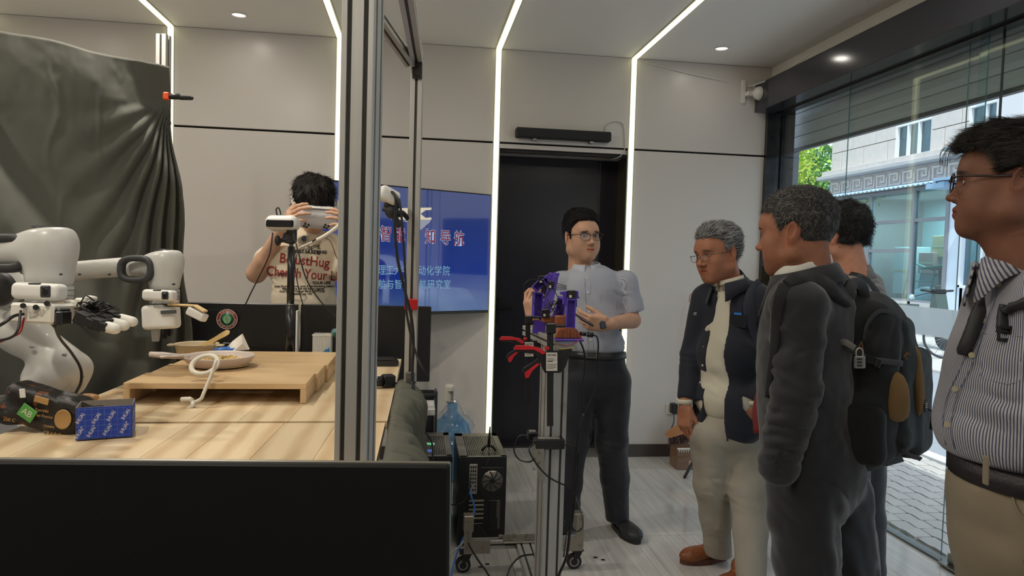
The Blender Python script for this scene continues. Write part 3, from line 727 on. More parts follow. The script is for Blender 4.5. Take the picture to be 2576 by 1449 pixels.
bench = thing('workbench', 'long pale wooden workbench with draped cloth along its right side', 'table', (-.8, 2.3, 0))
ang = math.radians(8)
pn = []
def bench_panel(y0, y1, dz, edges):
    for i in range(len(edges)-1):
        a, b = edges[i], edges[i+1]
        G().prism([(a+.0006-.0, y0), (b-.0006, y0), (b-.0006+(y1-y0)*(.04 if i < len(edges)-2 else .012), y1), (a+.0006+(y1-y0)*.04, y1)], (0, 0, TZ-.022+dz), (1, 0, 0), (0, 1, 0), (0, 0, 1), .022).build('board', bench_w, bench)
bench_panel(1.12, 1.945, 0, [-1.03, -.90, -.76, -.62, -.52, -.38, -.24, -.085])
bench_panel(1.953, 3.12, .003, [-.99, -.90, -.74, -.60, -.47, -.34, -.20, -.070])
und = mat('bench_underside', srgb(60, 52, 44), .8)
g = G().box((-.55, 1.17, .93), (.8, .05, .05)).box((-.55, 3.05, .93), (.8, .05, .05)).box((-.55, 1.95, .93), (.8, .05, .05)); g.build('cross_rail', alu, bench)
for x in (-.92, -.17):
    for y in (1.2, 3.02): G().box((x, y, .455), (.06, .06, .91), .004).build('leg', alu, bench)
# riser: three joined bridge shelves
ry = [2.175, 2.36, 2.545, 2.87]; rx0, rx1, rh = -.850, -.325, .066
for k in range(3):
    y0, y1 = ry[k]+.002, ry[k+1]-.002; zt = TZ+rh
    o = thing('riser_shelf', ['nearest wooden bridge shelf of the riser on the bench', 'middle wooden bridge shelf of the riser, under the pan', 'farthest wooden bridge shelf of the riser, under the beige bowl'][k], 'shelf', (rx0+(rx1-rx0)/2, (y0+y1)/2, TZ+.004), 'wooden bridge shelves on the bench')
    dx = k*.010
    G().box(((rx0+rx1)/2+dx, (y0+y1)/2, zt-.009), (rx1-rx0, y1-y0, .018), .0012).build('shelf_top', riser_w, o)
    G().box((rx1-.009+dx, (y0+y1)/2, TZ+.003+(rh-.020)/2), (.018, y1-y0, rh-.022), .001).build('side_panel', riser_w, o)
    G().box((rx0+.009+dx, (y0+y1)/2, TZ+.003+(rh-.020)/2), (.018, y1-y0, rh-.022), .001).build('side_panel', riser_w, o)
RT = TZ+rh
# aluminium extrusion with slots
def extr(gA, gD, a, b, w=.04, side=(1, 0, 0), slots=1, w2=None):
    """bar from a to b, faces along 'side'; grooves recessed on all faces"""
    a = np.array(a, float); b = np.array(b, float); t = nrm(b-a); u = nrm(np.array(side)-np.dot(side, t)*t); v = np.cross(t, u)
    w2 = w2 or w; sw = .0045; dp = .006
    def prof(W, n_):   # one face, half-width list of x with groove
        pts = []; cs = [(-W/2)+(k+.5)*W/n_ for k in range(n_)]
        for c in cs: pts += [(c-sw, 0), (c-sw, -dp), (c+sw, -dp), (c+sw, 0)]
        return pts
    n1 = max(1, int(round(w/.04))); n2 = max(1, int(round(w2/.04))); r = .0015
    P = []
    for (W, Hh, n_, rot) in ((w, w2/2, n1, 0), (w2, w/2, n2, 1), (w, w2/2, n1, 2), (w2, w/2, n2, 3)):
        row = [(-W/2+r, 0)]+prof(W, n_)+[(W/2-r, 0)]
        for (x, dpt) in row:
            q = (x, Hh+dpt)
            for _ in range(rot): q = (q[1], -q[0])
            P.append(q)
    gA.prism(P[::-1], a, u, v, t, np.linalg.norm(b-a))
    core = [(-w/2+dp+.0005, -w2/2+dp+.0005), (w/2-dp-.0005, -w2/2+dp+.0005), (w/2-dp-.0005, w2/2-dp-.0005), (-w/2+dp+.0005, w2/2-dp-.0005)]
    if gD is not None:
        for c in [(-w/2)+(k+.5)*w/n1 for k in range(n1)]:
            for s_ in (-1, 1): gD.box(a+(b-a)/2+u*c+v*s_*(w2/2-dp), (2*sw, .001, np.linalg.norm(b-a)*.998), 0, np.stack([u, v, t], 1))
        for c in [(-w2/2)+(k+.5)*w2/n2 for k in range(n2)]:
            for s_ in (-1, 1): gD.box(a+(b-a)/2+v*c+u*s_*(w/2-dp), (.001, 2*sw, np.linalg.norm(b-a)*.998), 0, np.stack([u, v, t], 1))
fr_ = thing('aluminium_gantry', 'tall aluminium extrusion gantry standing on the right side of the bench', 'frame', (-.1, 1.3, TZ))
def bar(par, a, b, **k):
    g1, g2 = G(), G(); extr(g1, g2, a, b, **k); o = g1.build(k_name, alu, par); g2.build('slot', alu_dark, o); return o
k_name = 'front_post'; bar(fr_, (-.105, 1.305, TZ+.001), (-.105, 1.305, 2.16), w=.06, w2=.06, side=(.97, -.24, 0))
k_name = 'rear_post'; bar(fr_, (-.012, 2.44, TZ+.004), (-.012, 2.44, 2.10), w=.04, side=(1, -.1, 0))
k_name = 'top_rail'; bar(fr_, (-.072, 1.2, 2.12), (-.013, 2.46, 2.12), w=.04, side=(1, -.05, 0))
k_name = 'top_rail'; bar(fr_, (-1.0, 2.16, 2.30), (-.04, 2.44, 2.075), w=.04, side=(0, 1, 0)) if 0 else bar(fr_, (-.25, 1.75, 2.22), (-.035, 2.42, 2.10), w=.035, side=(.9, -.3, 0))
G().box((-.012, 2.412, 2.075), (.034, .006, .06), .002).cyl((-.012, 2.41, 2.06), (-.012, 2.40, 2.06), .007).cyl((-.012, 2.41, 2.088), (-.012, 2.402, 2.088), .006).build('corner_bracket', mat('dark_bracket', srgb(70, 68, 66), .3, .8), fr_)
G().box((-.012, 2.41, TZ+.035), (.034, .02, .06), .003).cyl((-.012, 2.40, TZ+.04), (-.012, 2.395, TZ+.04), .009).build('foot_bracket', steel, fr_)
p = at(1034, 765, y=2.42); G().box(p, (.044, .048, .036), .002).build('red_tape', mat('red_tape', srgb(190, 20, 24), .45), fr_)
# pole carrying the drape
dp_ = thing('drape_pole', 'aluminium extrusion pole rising behind the top corner of the grey drape', 'pole', (-1.1, 3.1, 0))
PPx, PPy = at(411, 200, d=3.0)[:2]; k_name = 'post'; bar(dp_, (PPx, PPy, .02), (PPx, PPy, 2.36), w=.045, side=(1, -.2, 0))
# ---- grey drape hung as a backdrop
dm = mat('grey_cloth', srgb(88, 88, 80), .85, noise=(4, .08), bump=(500, .15), sheen=.1)
TL = [(-90, 55, 2.42), (0, 78, 2.46), (130, 100, 2.54), (240, 131, 2.62), (330, 148, 2.70), (424, 167, 2.80)]
BLn = [(-110, 1150, 2.36), (0, 1100, 2.42), (150, 1035, 2.55), (310, 984, 2.72), (430, 930, 2.92), (492, 900, 3.08)]
Tp = [at(a, b, d=c) for a, b, c in TL]; Bp = [at(a, 640+1750*.8/c, d=c) for a, b, c in BLn]
Tp = curve_pts(Tp, 12); Bp = curve_pts(Bp, 12)
cl = np.array(at(421, 243, d=2.78))
def drape(u, v):
    i = u*(len(Tp)-1); k = min(int(i), len(Tp)-2); t = i-k
    a = Tp[k]*(1-t)+Tp[k+1]*t; b = Bp[k]*(1-t)+Bp[k+1]*t
    # right part hangs gathered from the clamp: pull the upper columns to the clamp height
    p = a*(1-v)+b*v
    nml = nrm(np.array([-.6, -.75, 0])); nml = nrm(np.array([.55, -.8, 0]))
    vc = .10                                                     # clamp level
    if v > vc:
        w = (v-vc)/(1-vc); g_ = max(0, (u-.55)/.45)              # gather
        pin = math.exp(-w*4.5)*g_**2*.10
        p = p+(cl-p)*pin
        fan = math.atan2(1-u, w+.02)
        amp = .055*w**.6*min(1, max(0, (u-.42)*2.6))
        p = p+nml*(amp*math.sin(fan*34+2*math.sin(w*3))*1.0)
    # swags sagging from upper left to the clamp
    s = (v-.25*(u-.5)**2)*1.0
    p = p+nml*(.060*math.sin(9*(v*1.1+.75*(1-u))-2.2)*(1-u*.75)*min(1, v*6))
    p = p+nml*(.030*math.sin(17*(v*1.0+.95*(1-u))+.4+1.5*u)*(1-.5*u)*min(1, v*5))
    p = p+nml*.006*float(fbm(A(u*9, v*14, 3.3), 1, 3))
    d0 = (u-.40)*1.0+(.02*math.sin(v*30))*(v < .35); p = p+nml*.006*math.exp(-(d0/.012)**2)*math.exp(-((v-.22)/.14)**2)
    d1 = (u-.60)+.12*(v-.1); p = p+nml*.005*math.exp(-(d1/.01)**2)*math.exp(-((v-.17)/.1)**2)
    d2 = (u-.43)-.03*math.sin(v*8); p = p+nml*.004*math.exp(-(d2/.008)**2)*(v > .35)*(v < .85)
    edge = .006*math.sin(v*19+1)*max(0, (u-.9)*10)*(v > .15)
    return p+np.array([edge, 0, 0])
g = G(); g.grid(drape, 190, 150)
dr = tag(g.build('drape', dm), 'large dark grey cloth drape hung as a backdrop behind the robot arms', 'drape')
so_ = dr.modifiers.new('thickness', 'SOLIDIFY'); so_.thickness = .003
scl = thing('spring_clamp', 'black spring clamp with an orange jaw pinching the grey drape edge', 'clamp', at(418, 243, d=2.76))
p0 = at(419, 242, d=2.74); p1 = at(482, 247, d=2.77)
G().box(p0, (.022, .022, .028), .003).build('jaw', mat('orange_plastic', srgb(255, 88, 20), .45), scl)
G().tube([p0+[.008, 0, 0], at(440, 243, d=2.75), at(450, 243, d=2.76), at(455, 246, d=2.76), p1], [.011, .012, .012, .009, .008], 10).sphere(p1, .008, 8).build('handle', black_pl, scl)
# cloth draped along the right side of the bench
def skirt(u, v):
    y = 1.05+u*1.42
    x0 = -.075+.005*u; drop = [(0, .0, .006), (.04, .015, .018), (.09, .050, .006), (.16, .072, -.03), (.3, .078, -.15), (.55, .085, -.42), (1, .095, -.88)]
    for a, b in zip(drop[:-1], drop[1:]):
        if v <= b[0]: t = (v-a[0])/(b[0]-a[0]); dx = a[1]+(b[1]-a[1])*t; dz = a[2]+(b[2]-a[2])*t; break
    wr = math.sin(y*80+4*math.sin(y*11)+v*22)*.004+math.sin(y*47+v*17)*.005+.004*math.sin(y*170+v*34)+.006*float(vnoise(A(y*30, v*14, 2), 1))
    k = min(1, v*8)
    return np.array([x0+.01+dx*(1.0+.25*math.sin(y*9))+wr*k*1.3, y+.010*math.sin(v*14+y*40)*k, TZ+dz+.010+wr*k*(v < .35)])
sk = tag(G().grid(skirt, 260, 60).build('bench_skirt', mat('olive_cloth', srgb(84, 84, 74), .85, noise=(6, .08), bump=(500, .12))), 'wrinkled grey cloth hanging over the right edge of the workbench', 'cloth')
sk.modifiers.new('thickness', 'SOLIDIFY').thickness = .003
# ---- frying pan with noodles
pan_m = mat('pan_grey_pink', srgb(208, 194, 186), .45); beige = mat('beige_ceramic', srgb(196, 178, 146), .5)
pc0 = at(556, 905, z=RT+.02); pc0[2] = RT+.002; px_, py_ = pc0[0], pc0[1]-.02
pan = thing('frying_pan', 'shallow off-white pan of pale noodles with a straight handle on the riser', 'pan', (px_, py_, RT+.001))
G().lathe((px_, py_, RT+.001), [(.0, .0), (.072, .0), (.086, .004), (.104, .018), (.113, .034), (.115, .0385), (.1125, .039), (.108, .033), (.098, .018), (.082, .008), (.0, .006)], 48).build('bowl', pan_m, pan)
G().box((px_-.150, py_+.008, RT+.033), (.09, .03, .012), .005, rot=rotm(0, -3, -4)).tube([(px_-.10, py_+.003, RT+.030), (px_-.19, py_+.010, RT+.036), (px_-.23, py_+.013, RT+.038)], [.008, .011, .009], 10).build('handle', pan_m, pan)
nd = G(); rn = np.random.RandomState(5)
for k in range(70):
    a, r = rn.uniform(0, 6.28), .07*math.sqrt(rn.rand()); c = np.array([px_+.012+r*math.cos(a), py_+r*math.sin(a)*.8, RT+.022+.012*(1-r/.07)+rn.uniform(-.004, .004)])
    th = rn.uniform(0, 3.14); R_ = rn.uniform(.006, .013); pts = [c+np.array([R_*math.cos(th+q), R_*math.sin(th+q), .004*math.sin(q*2)]) for q in np.linspace(0, rn.uniform(2.5, 5), 7)]
    nd.tube(pts, .0022, 5)
nd.lathe((px_+.01, py_, RT+.006), [(0, .020), (.04, .017), (.075, .008), (.085, .0)], 24)
tag(nd.build('noodles', mat('noodle', srgb(226, 196, 130), .5, noise=(50, .15))), 'pale cooked noodles lying in the off-white pan', 'food')
# beige bowl with wooden spatula
bc = at(494, 880, z=RT+.03); bx_, by_ = bc[0]-.005, 2.70
bowl = thing('casserole_bowl', 'beige two-handled bowl behind the pan at the back of the riser', 'bowl', (bx_, by_, RT+.001))
G().lathe((bx_, by_, RT+.001), [(0, 0), (.058, 0), (.066, .006), (.074, .045), (.079, .050), (.076, .0505), (.072, .046), (.063, .008), (0, .005)], 36).build('body', beige, bowl)
for s_ in (-1, 1): G().box((bx_+s_*.083, by_-.01, RT+.046), (.030, .035, .007), .003).build('handle', beige, bowl)
sp = thing('spatula', 'light wooden spatula leaning in the beige bowl', 'spatula', (bx_+.02, by_, RT+.008))
q0, q1 = at(515, 868, d=2.62), at(578, 832, d=2.66)
q00 = q0+(q0-q1)*.45; fx = nrm(q1-q00)
G().prism([(0, -.008), (.09, -.008), (.125, -.010), (.14, -.009), (.148, -.0), (.14, .009), (.125, .010), (.09, .008), (0, .008)], q00, fx*1.0, nrm(np.cross(fx, [0, -1, .2])), nrm(np.cross(fx, np.cross(fx, [0, -1, .2]))), .005).build('blade', mat('light_bamboo', srgb(226, 192, 126), .5), sp)
# piping bag behind the pan
pb = thing('piping_bag', 'white paper cone with a blue nozzle lying behind the pan', 'bag', at(600, 880, y=2.62))
b0 = at(567, 878, y=2.68); g = G()
c1, c2, c3, c4 = at(607, 841, y=2.66), at(625, 880, y=2.62), at(590, 882, y=2.60), at(585, 858, y=2.69)
g.add([b0, c4, c1, c2, c3, (c1+c2)/2+[0, -.03, 0], b0+[0, .012, -.008], c1+[0, .02, 0], c2+[0, .02, -.0]], [(0, 4, 5), (0, 5, 1), (1, 5, 2), (5, 4, 3), (2, 5, 3), (6, 7, 1, 0), (6, 8, 7), (7, 2, 1), (8, 3, 2, 7), (6, 0, 4, 8), (4, 3, 8)])
g.build('paper', mat('cream_paper', srgb(224, 216, 204), .7), pb)
G().tube([at(540, 880, y=2.66), at(552, 881, y=2.66), b0+[.02, -.01, 0]], [.006, .010, .012], 8).tube([at(568, 880, y=2.63), at(592, 879, y=2.62)], [.008, .005], 8).build('nozzle', mat('blue_nozzle', srgb(60, 120, 205), .4), pb)
# hooked ring tool
ringm = mat('warm_white_plastic', srgb(216, 208, 192), .45)
rt = thing('ring_tool', 'off-white plastic ring with a bent hooked rod standing against the riser', 'tool', at(480, 1030, z=TZ))
rc = at(515, 917, d=2.13); g = G()
e1, e2 = cdir(.98, -.12, .12), cdir(.25, .70, -.65)
R1, R2 = .042, .030
def ringf(u, v):
    a = u*2*math.pi; b = v*2*math.pi; r = .0385+.0080*math.cos(b); n_ = nrm(np.cross(e1, e2))
    return rc+(nrm(e1)*math.cos(a)+nrm(e2)*math.sin(a)*.92)*r+n_*.006*math.sin(b)
g.grid(ringf, 48, 12); g.build('ring', ringm, rt)
pr = [at(544, 907, d=2.10), at(531, 945, d=2.08), at(512, 990, d=2.05), at(506, 1003, d=2.045), at(490, 1011, d=2.04), at(484, 1009, d=2.04)]
G().tube(curve_pts(pr, 4), .0055, 6).build('rod', ringm, rt)
G().tube([at(484, 1009, d=2.04), at(478, 1004, d=2.04), at(456, 1005, d=2.04)], .0075, 6).tube([at(484, 1010, d=2.04), at(487, 1019, d=2.035), at(473, 1030, d=2.03)], .0075, 6).build('hook', ringm, rt)
# open blue cardboard box
def card_box():
    o = thing('cardboard_box', 'small open-topped blue cardboard box with white lettering beside the dark bag', 'box', (-.74, 1.86, TZ))
    P0, P1 = at(190, 1108, z=TZ+.003), at(333, 1098, z=TZ+.003); ux = P1-P0; W_ = np.linalg.norm(ux); ux = ux/W_; uy = np.array([-ux[1], ux[0], 0]); Dp, Hh, th = .085, .078, .002
    blue = mat('blue_card', srgb(24, 58, 160), .5); grey_in = mat('grey_card_inside', srgb(150, 138, 128), .85)
    gl = mat('box_print_line', srgb(84, 124, 205), .5); wh = mat('box_print_white', srgb(225, 225, 230), .5)
    def wall(nm, a, b):
        d_ = nrm(b-a); n_ = np.array([d_[1], -d_[0], 0]); g = G(); q = [a, b, b+[0, 0, Hh], a+[0, 0, Hh]]
        q2 = [r-n_*th for r in q]; g.add(q+q2, [(0, 1, 2, 3)], 0); g.add(q+q2, [(4, 7, 6, 5), (3, 2, 6, 7), (0, 4, 5, 1), (0, 3, 7, 4), (1, 5, 6, 2)], 1)
        w = g.build('side_wall', [blue, grey_in], o); pr_ = G(); L = np.linalg.norm(b-a)
        k = 0
        while k*.0135+.006 < L: c = a+d_*(k*.0135+.006)+n_*.0003; pr_.box(c+[0, 0, Hh/2], (.0006, .0003, Hh-.002), 0, np.stack([d_, n_, (0, 0, 1)], 1)); k += 1
        for j in range(6): pr_.box((a+b)/2+n_*.0003+[0, 0, .006+j*.0135], (L-.002, .0003, .0006), 0, np.stack([d_, n_, (0, 0, 1)], 1))
        pr_.build('print_grid', gl, w)
        sd = nrm(d_*.8+np.array([0, 0, .6])) if nm else d_
        for (u_, z_) in ((.08, .052), (.36, .050), (.62, .054), (.88, .056), (.28, .020), (.56, .022), (.86, .024), (.07, .018)):
            tt = nrm(d_*.75+np.array([0, 0, -.66])) * (1 if 1 else -1)
            text_obj('lettering', 'IHUAI' if z_ > .03 else 'IHUAI°', a+d_*(u_*L)+n_*.0006+[0, 0, z_], -nrm(d_*-.55+np.array([0, 0, -.83]))*-1 if 0 else nrm(d_*.5+np.array([0, 0, .86])), nrm(np.cross(n_, nrm(d_*.5+np.array([0, 0, .86])))), .0125, wh, w, 'CENTER', .0001, sx=.85) if L > .05 and .0 < u_ < 1 else None
    c00 = P0; c10 = P1; c11 = P1+uy*Dp; c01 = P0+uy*Dp
    wall(1, c00, c10); wall(0, c10, c11); wall(0, c11, c01); wall(0, c01, c00)
    G().box((c00+c11)/2+[0, 0, .001], (W_, Dp, .002), 0, np.stack([ux, uy, (0, 0, 1)], 1)).build('bottom', grey_in, o)
card_box()
# coffee bag
cb_o = thing('coffee_bag', 'crumpled black foil coffee bag with a green label leaning on the blue box', 'bag', at(120, 1072, z=TZ))
c0 = at(125, 1030, z=TZ+.052); rb = rotm(0, 14, -8)
bagm = mat('coffee_bag_foil', srgb(34, 30, 26), .5, attr=True, noise=(30, .25), bump=(30, .8))
def bagcol(V):
    q = (V-c0)@rb; c = np.tile(np.array(srgb(30, 27, 25)), (len(V), 1))
    n_ = fbm(q, 70, 2); beans = (n_ > .68) & (q[:, 0] > -.1) & (q[:, 0] < .02); c[beans] = srgb(120, 62, 26)
    return c
sobj('bag', [rbox(c0, (.105, .042, .052), .03, rb, .02), rbox(c0+rb@np.array([-.10, 0, -.022]), (.035, .045, .02), .012, rb, .03), rbox(c0+rb@np.array([.085, 0, .02]), (.05, .018, .026), .01, rb, .02)], .004, bagm, cb_o, lambda P: .006*fbm((P-c0)@rb, 22, 3), 1, col=bagcol)
fd = rb@np.array([0, -1, 0]); fc = c0+fd*.049
G().box(fc+rb@np.array([-.022, 0, -.004]), (.040, .003, .034), .001, rb@rotm(0, 20, 0)).build('green_label', mat('green_print', srgb(88, 158, 72), .5), cb_o)
text_obj('lettering', 'AB', fc+rb@np.array([-.022, -.002, -.004]), rb@np.array([1, 0, -.3]), rb@np.array([.3, 0, 1]), .022, mat('bag_print_white', srgb(220, 215, 200), .5), cb_o, 'CENTER')
G().box(fc+rb@np.array([.004, 0, .036]), (.036, .003, .016), .001, rb).build('gold_label', mat('bag_gold', srgb(176, 138, 84), .4), cb_o)
G().box(fc+rb@np.array([-.045, 0, .040]), (.014, .004, .022), .001, rb@rotm(0, -20, 0)).build('white_seam', white_pl, cb_o)
G().lathe(fc+rb@np.array([.066, 0, .004]), [(.0, 0), (.017, 0), (.019, .002), (.021, 0)], 20, rot=rb@rotm(90), sc=(1, 1.2)).build('gold_medallion', MATS['bag_gold'], cb_o)
for (s_, x, z, sz) in (('250 C', -.06, -.032, .012), ('CRAINS', .05, -.038, .013), ('Torréfié', .012, .012, .010), ('en France', .022, .0, .010), ('CRAINS', .038, -.022, .008)):
    text_obj('lettering', s_, fc+rb@np.array([x, -.0015, z]), rb@np.array([1, 0, .12]), rb@np.array([-.12, 0, 1]), sz, MATS['bag_gold'], cb_o, 'CENTER')
tag(G().sphere(at(222, 1000, z=TZ+.03), (.03, .02, .012), 14).build('snack_packet', mat('tan_packet', srgb(190, 140, 90), .4, bump=(60, .6))), 'tan packet tip showing behind the coffee bag and blue box', 'packet')
# camera/adapter cube and black strip, keyboard
cm = thing('mini_camera', 'small black cube camera with a round lens on the bench edge', 'camera', at(972, 976, z=TZ))
a = at(976, 976, z=TZ+.004); G().box(a+[0.0, .02, .022], (.042, .045, .042), .004, rotm(z=18)).build('body', black_pl, cm)
G().cyl(a+[-.018, .01, .022], a+[-.046, -.004, .022], .019, .017, 20).build('lens', mat('lens_black', (.008, .008, .01), .15), cm)
cbl = [a+[.02, .03, .015], at(1005, 968, y=2.44), at(1018, 978, y=2.42), at(1030, 985, y=2.38), at(1045, 960, y=2.36)]
tag(G().tube(curve_pts(cbl, 5), .0025, 6).build('cable', black_pl), 'thin black cable from the cube camera over the bench edge', 'cable')
st = thing('keyboard', 'low dark keyboard lying at the far end of the bench', 'keyboard', (-.21, 2.97, TZ+.003))
G().prism([(-.14, 0), (.135, 0), (.145, .006), (.13, .022), (-.14, .022)], (-.21, 2.90, TZ+.004), (1, 0, 0), (0, 0, 1), (0, 1, 0), .11).build('case', mat('kb_dark', srgb(34, 34, 36), .4), st)
G().box((-.21, 2.955, TZ+.0285), (.25, .085, .004), .001).build('key_bed', mat('kb_keys', srgb(22, 22, 24), .5, bump=(90, .4)), st)
# docker-like white container pen cup
dk = thing('pen_holder', 'white corrugated pen cup with a blue emblem behind the riser', 'cup', (-.40, 3.04, TZ+.003))
kx, ky = -.388, 3.03; g = G(); W2, D2, H2 = .075, .06, .118
for i in range(14): g.box((kx-W2/2+(i+.5)*W2/14, ky-D2/2, TZ+.004+H2/2), (W2/14*.55, .004, H2-.01), .001)
g.box((kx, ky, TZ+.004+.002), (W2, D2, .004)).box((kx, ky-D2/2+.003, TZ+.004+H2/2), (W2, .004, H2)).box((kx, ky+D2/2-.002, TZ+.004+H2/2), (W2, .004, H2)).box((kx-W2/2+.002, ky, TZ+.004+H2/2), (.004, D2-.004, H2)).box((kx+W2/2-.002, ky, TZ+.004+H2/2), (.004, D2-.004, H2)).box((kx, ky-D2/2, TZ+H2), (W2+.004, .006, .006)).box((kx, ky-D2/2, TZ+.008), (W2+.004, .006, .006))
g.build('cup', white_pl, dk)
em = mat('emblem_blue', srgb(30, 130, 200), .5); g = G(); ex, ez = kx+.022, TZ+.047
g.prism([(-.016, .0), (.017, .0), (.014, -.010), (.006, -.017), (-.006, -.017), (-.014, -.010)], (ex, ky-D2/2-.0035, ez), (1, 0, 0), (0, 0, 1), (0, -1, 0), .001)
for i, n_ in enumerate((1, 2, 2, 3)):
    for j in range(n_): g.box((ex-.010+i*.006, ky-D2/2-.004, ez+.004+j*.006), (.005, .001, .005))
g.build('emblem', em, dk)
tag(G().sphere(at(843, 836, y=3.03), (.017, .012, .017), 16).build('round_token', mat('token_blue', srgb(110, 150, 160), .4, noise=(90, .5))), 'round pale blue token standing in the white pen cup', 'token')
tag(G().box(at(846, 843, y=3.0), (.018, .014, .026), .005, rotm(0, 18, 0)).build('green_block', mat('green_block', srgb(28, 82, 52), .4)), 'small dark green block on top of the white pen cup', 'block')
tag(G().sphere(at(826, 843, y=3.03), (.022, .015, .008), 12).build('tissue', mat('tissue_cream', srgb(224, 204, 170), .8, bump=(60, .8))), 'crumpled cream tissue in the white pen cup', 'tissue')
# ---- depth camera on a black telescopic pole
dc = thing('depth_camera', 'white capsule-shaped depth camera on top of the black pole', 'camera', at(713, 580, y=2.98))
c0 = at(712, 562, y=2.98); cr_ = np.stack([nrm(cdir(1, -.02, 0)), nrm(-cdir(0, .12, 1)), nrm(cdir(0, 1, -.12))], 1)
sobj('housing', [cap(c0-cr_[:, 0]*.034, c0+cr_[:, 0]*.034, .031, .031, (cr_[:, 2], .80)), rbox(c0+cr_[:, 1]*.0, (.066, .042, .030), .026, cr_, .004)], .0028, white_pl, dc)
G().box(c0-cr_[:, 1]*.041+cr_[:, 2]*-.009, (.112, .010, .030), .012, cr_).build('front_window', mat('camera_window', (.01, .01, .012), .12), dc)
G().box(c0+cr_[:, 2]*.031-cr_[:, 1]*.01, (.034, .022, .0015), .002, cr_).build('label_border', mat('navy_print', srgb(40, 50, 90), .5), dc)
G().box(c0+cr_[:, 2]*.0315-cr_[:, 1]*.01, (.030, .018, .0018), .002, cr_).build('label_plate', mat('label_white', srgb(220, 218, 212), .5), dc)
G().tube(curve_pts([c0+cr_[:, 2]*.028+[-.025, .01, 0], c0+[-.03, .01, .055], c0+[-.022, .01, .065], c0+[-.014, .01, .05], c0+[-.01, .01, .028]], 4), .003, 6).build('wire_loop', black_pl, dc)
po = thing('camera_pole', 'black telescopic pole with a clamp head standing behind the riser', 'pole', at(735, 985, y=2.97))
top = at(733, 615, y=2.985); bx0 = at(731, 765, y=2.985); 
G().cyl((top[0], top[1], TZ+.02), (top[0], top[1], bx0[2]), .0165, .0165, 20).build('lower_tube', mat('pole_black', (.015, .015, .017), .25), po)
G().cyl((top[0], top[1], bx0[2]), (top[0], top[1], top[2]-.01), .0148, .0148, 20).build('upper_tube', MATS['pole_black'], po)
G().cyl((top[0], top[1], bx0[2]-.003), (top[0], top[1], bx0[2]+.002), .0172, .0172, 20).cyl((top[0], top[1], top[2]-.012), (top[0], top[1], top[2]+.012), .009, .009, 12).build('collar', steel, po)
G().lathe((top[0], top[1], TZ+.004), [(.0, .0), (.07, .0), (.07, .008), (.02, .024), (.0, .024)], 24).build('base', black_pl, po)
hd = at(728, 600, y=2.985)
G().box(hd, (.05, .035, .045), .008, rotm(0, 15, 0)).cyl(hd+[-.04, -.01, -.012], hd+[.03, -.01, .006], .009).sphere(hd+[-.045, -.01, -.01], (.012, .012, .022), 10).sphere(hd+[.005, -.01, .03], .016, 12).box(hd+[.02, -.008, .012], (.02, .03, .055), .004).build('clamp_head', black_soft, po)
def cable(lb, pts, r=.0028, m=None, n=6): return tag(G().tube(curve_pts(pts, n), r, 6).build('cable', m or black_pl), lb, 'cable')
cable('thin black cable sagging left from the white depth camera', [at(686, 585, y=2.95), at(678, 640, y=2.94), at(650, 700, y=2.95), at(625, 750, y=2.97), at(605, 800, y=3.0), at(598, 870, y=3.0)])
cable('thin black cable falling right from the depth camera past the shirt', [at(738, 588, y=2.93), at(752, 640, y=2.9), at(770, 700, y=2.9), at(800, 750, y=2.9), at(840, 792, y=2.9), at(875, 815, y=2.9)], .003)
cable('black cable dangling straight down in front of the printed shirt', [at(746, 640, y=2.95), at(742, 670, y=2.95), at(750, 720, y=2.95), at(763, 770, y=2.97)], .0022)
# ---- monitors on the desk behind
dsk = thing('rear_desk', 'low desk hidden behind the workbench carrying the two monitors', 'desk', (-.55, 3.25, 0))
G().box((-.75, 3.25, .735), (1.7, .20, .03), .003).build('desktop', mat('desk_white', srgb(200, 198, 194), .5), dsk)
for x in (-1.5, -.05):
    for y in (3.18, 3.32): G().box((x, y, .36), (.04, .04, .72)).build('leg', alu, dsk)
def monitor(lb, x0, x1, y, z1, hh=.36, th=.045, tint=(.012, .012, .013), dz=.75, tilt=0, stand=True, rear=True):
    o = thing('monitor', lb, 'monitor', ((x0+x1)/2, y, dz)); zc = z1-hh/2
    G().box(((x0+x1)/2, y+.012, zc), (x1-x0, .018, hh), .004).build('back_shell', mat('monitor_shell', (.012, .012, .013), .32), o)
    G().box(((x0+x1)/2, y+.03, zc), (x1-x0-.01, .012, hh-.01), .003).build('screen', mat('dead_screen', (.01, .01, .012), .12), o)
    G().box(((x0+x1)/2, y+.01, (dz+zc)/2), (.06, .03, zc-dz), .004).box(((x0+x1)/2, y-.01, dz+.008), (.26, .10, .014), .004).build('stand', black_pl, o)
    return o
m1 = monitor('black monitor seen from behind with a round college badge on its back', -1.135, -.535, 3.30, 1.205)
m2 = monitor('black monitor seen from behind to the right of the badge monitor', -.525, .075, 3.31, 1.205)
bd = at(572, 803, y=3.29); bd[1] = 3.288
e = G().lathe(bd, [(0, .0), (.046, .0), (.046, .003), (0, .003)], 40, rot=rotm(90)).build('badge_rim', mat('badge_red', srgb(140, 48, 40), .4), m1)
g = G().lathe(bd+[0, -.0032, 0], [(.0455, 0), (.0455, .0008), (.0435, .0008), (.0435, 0)], 40, rot=rotm(90)).lathe(bd+[0, -.0032, 0], [(.0315, 0), (.0315, .0008), (.030, .0008), (.030, 0)], 40, rot=rotm(90)).build('badge_line', mat('badge_white', srgb(222, 214, 200), .5), m1)
G().lathe(bd+[0, -.0032, 0], [(0, 0.0006), (.030, .0006), (.030, 0)], 40, rot=rotm(90)).build('badge_centre', mat('badge_green', srgb(16, 72, 52), .4), m1)
g = G()
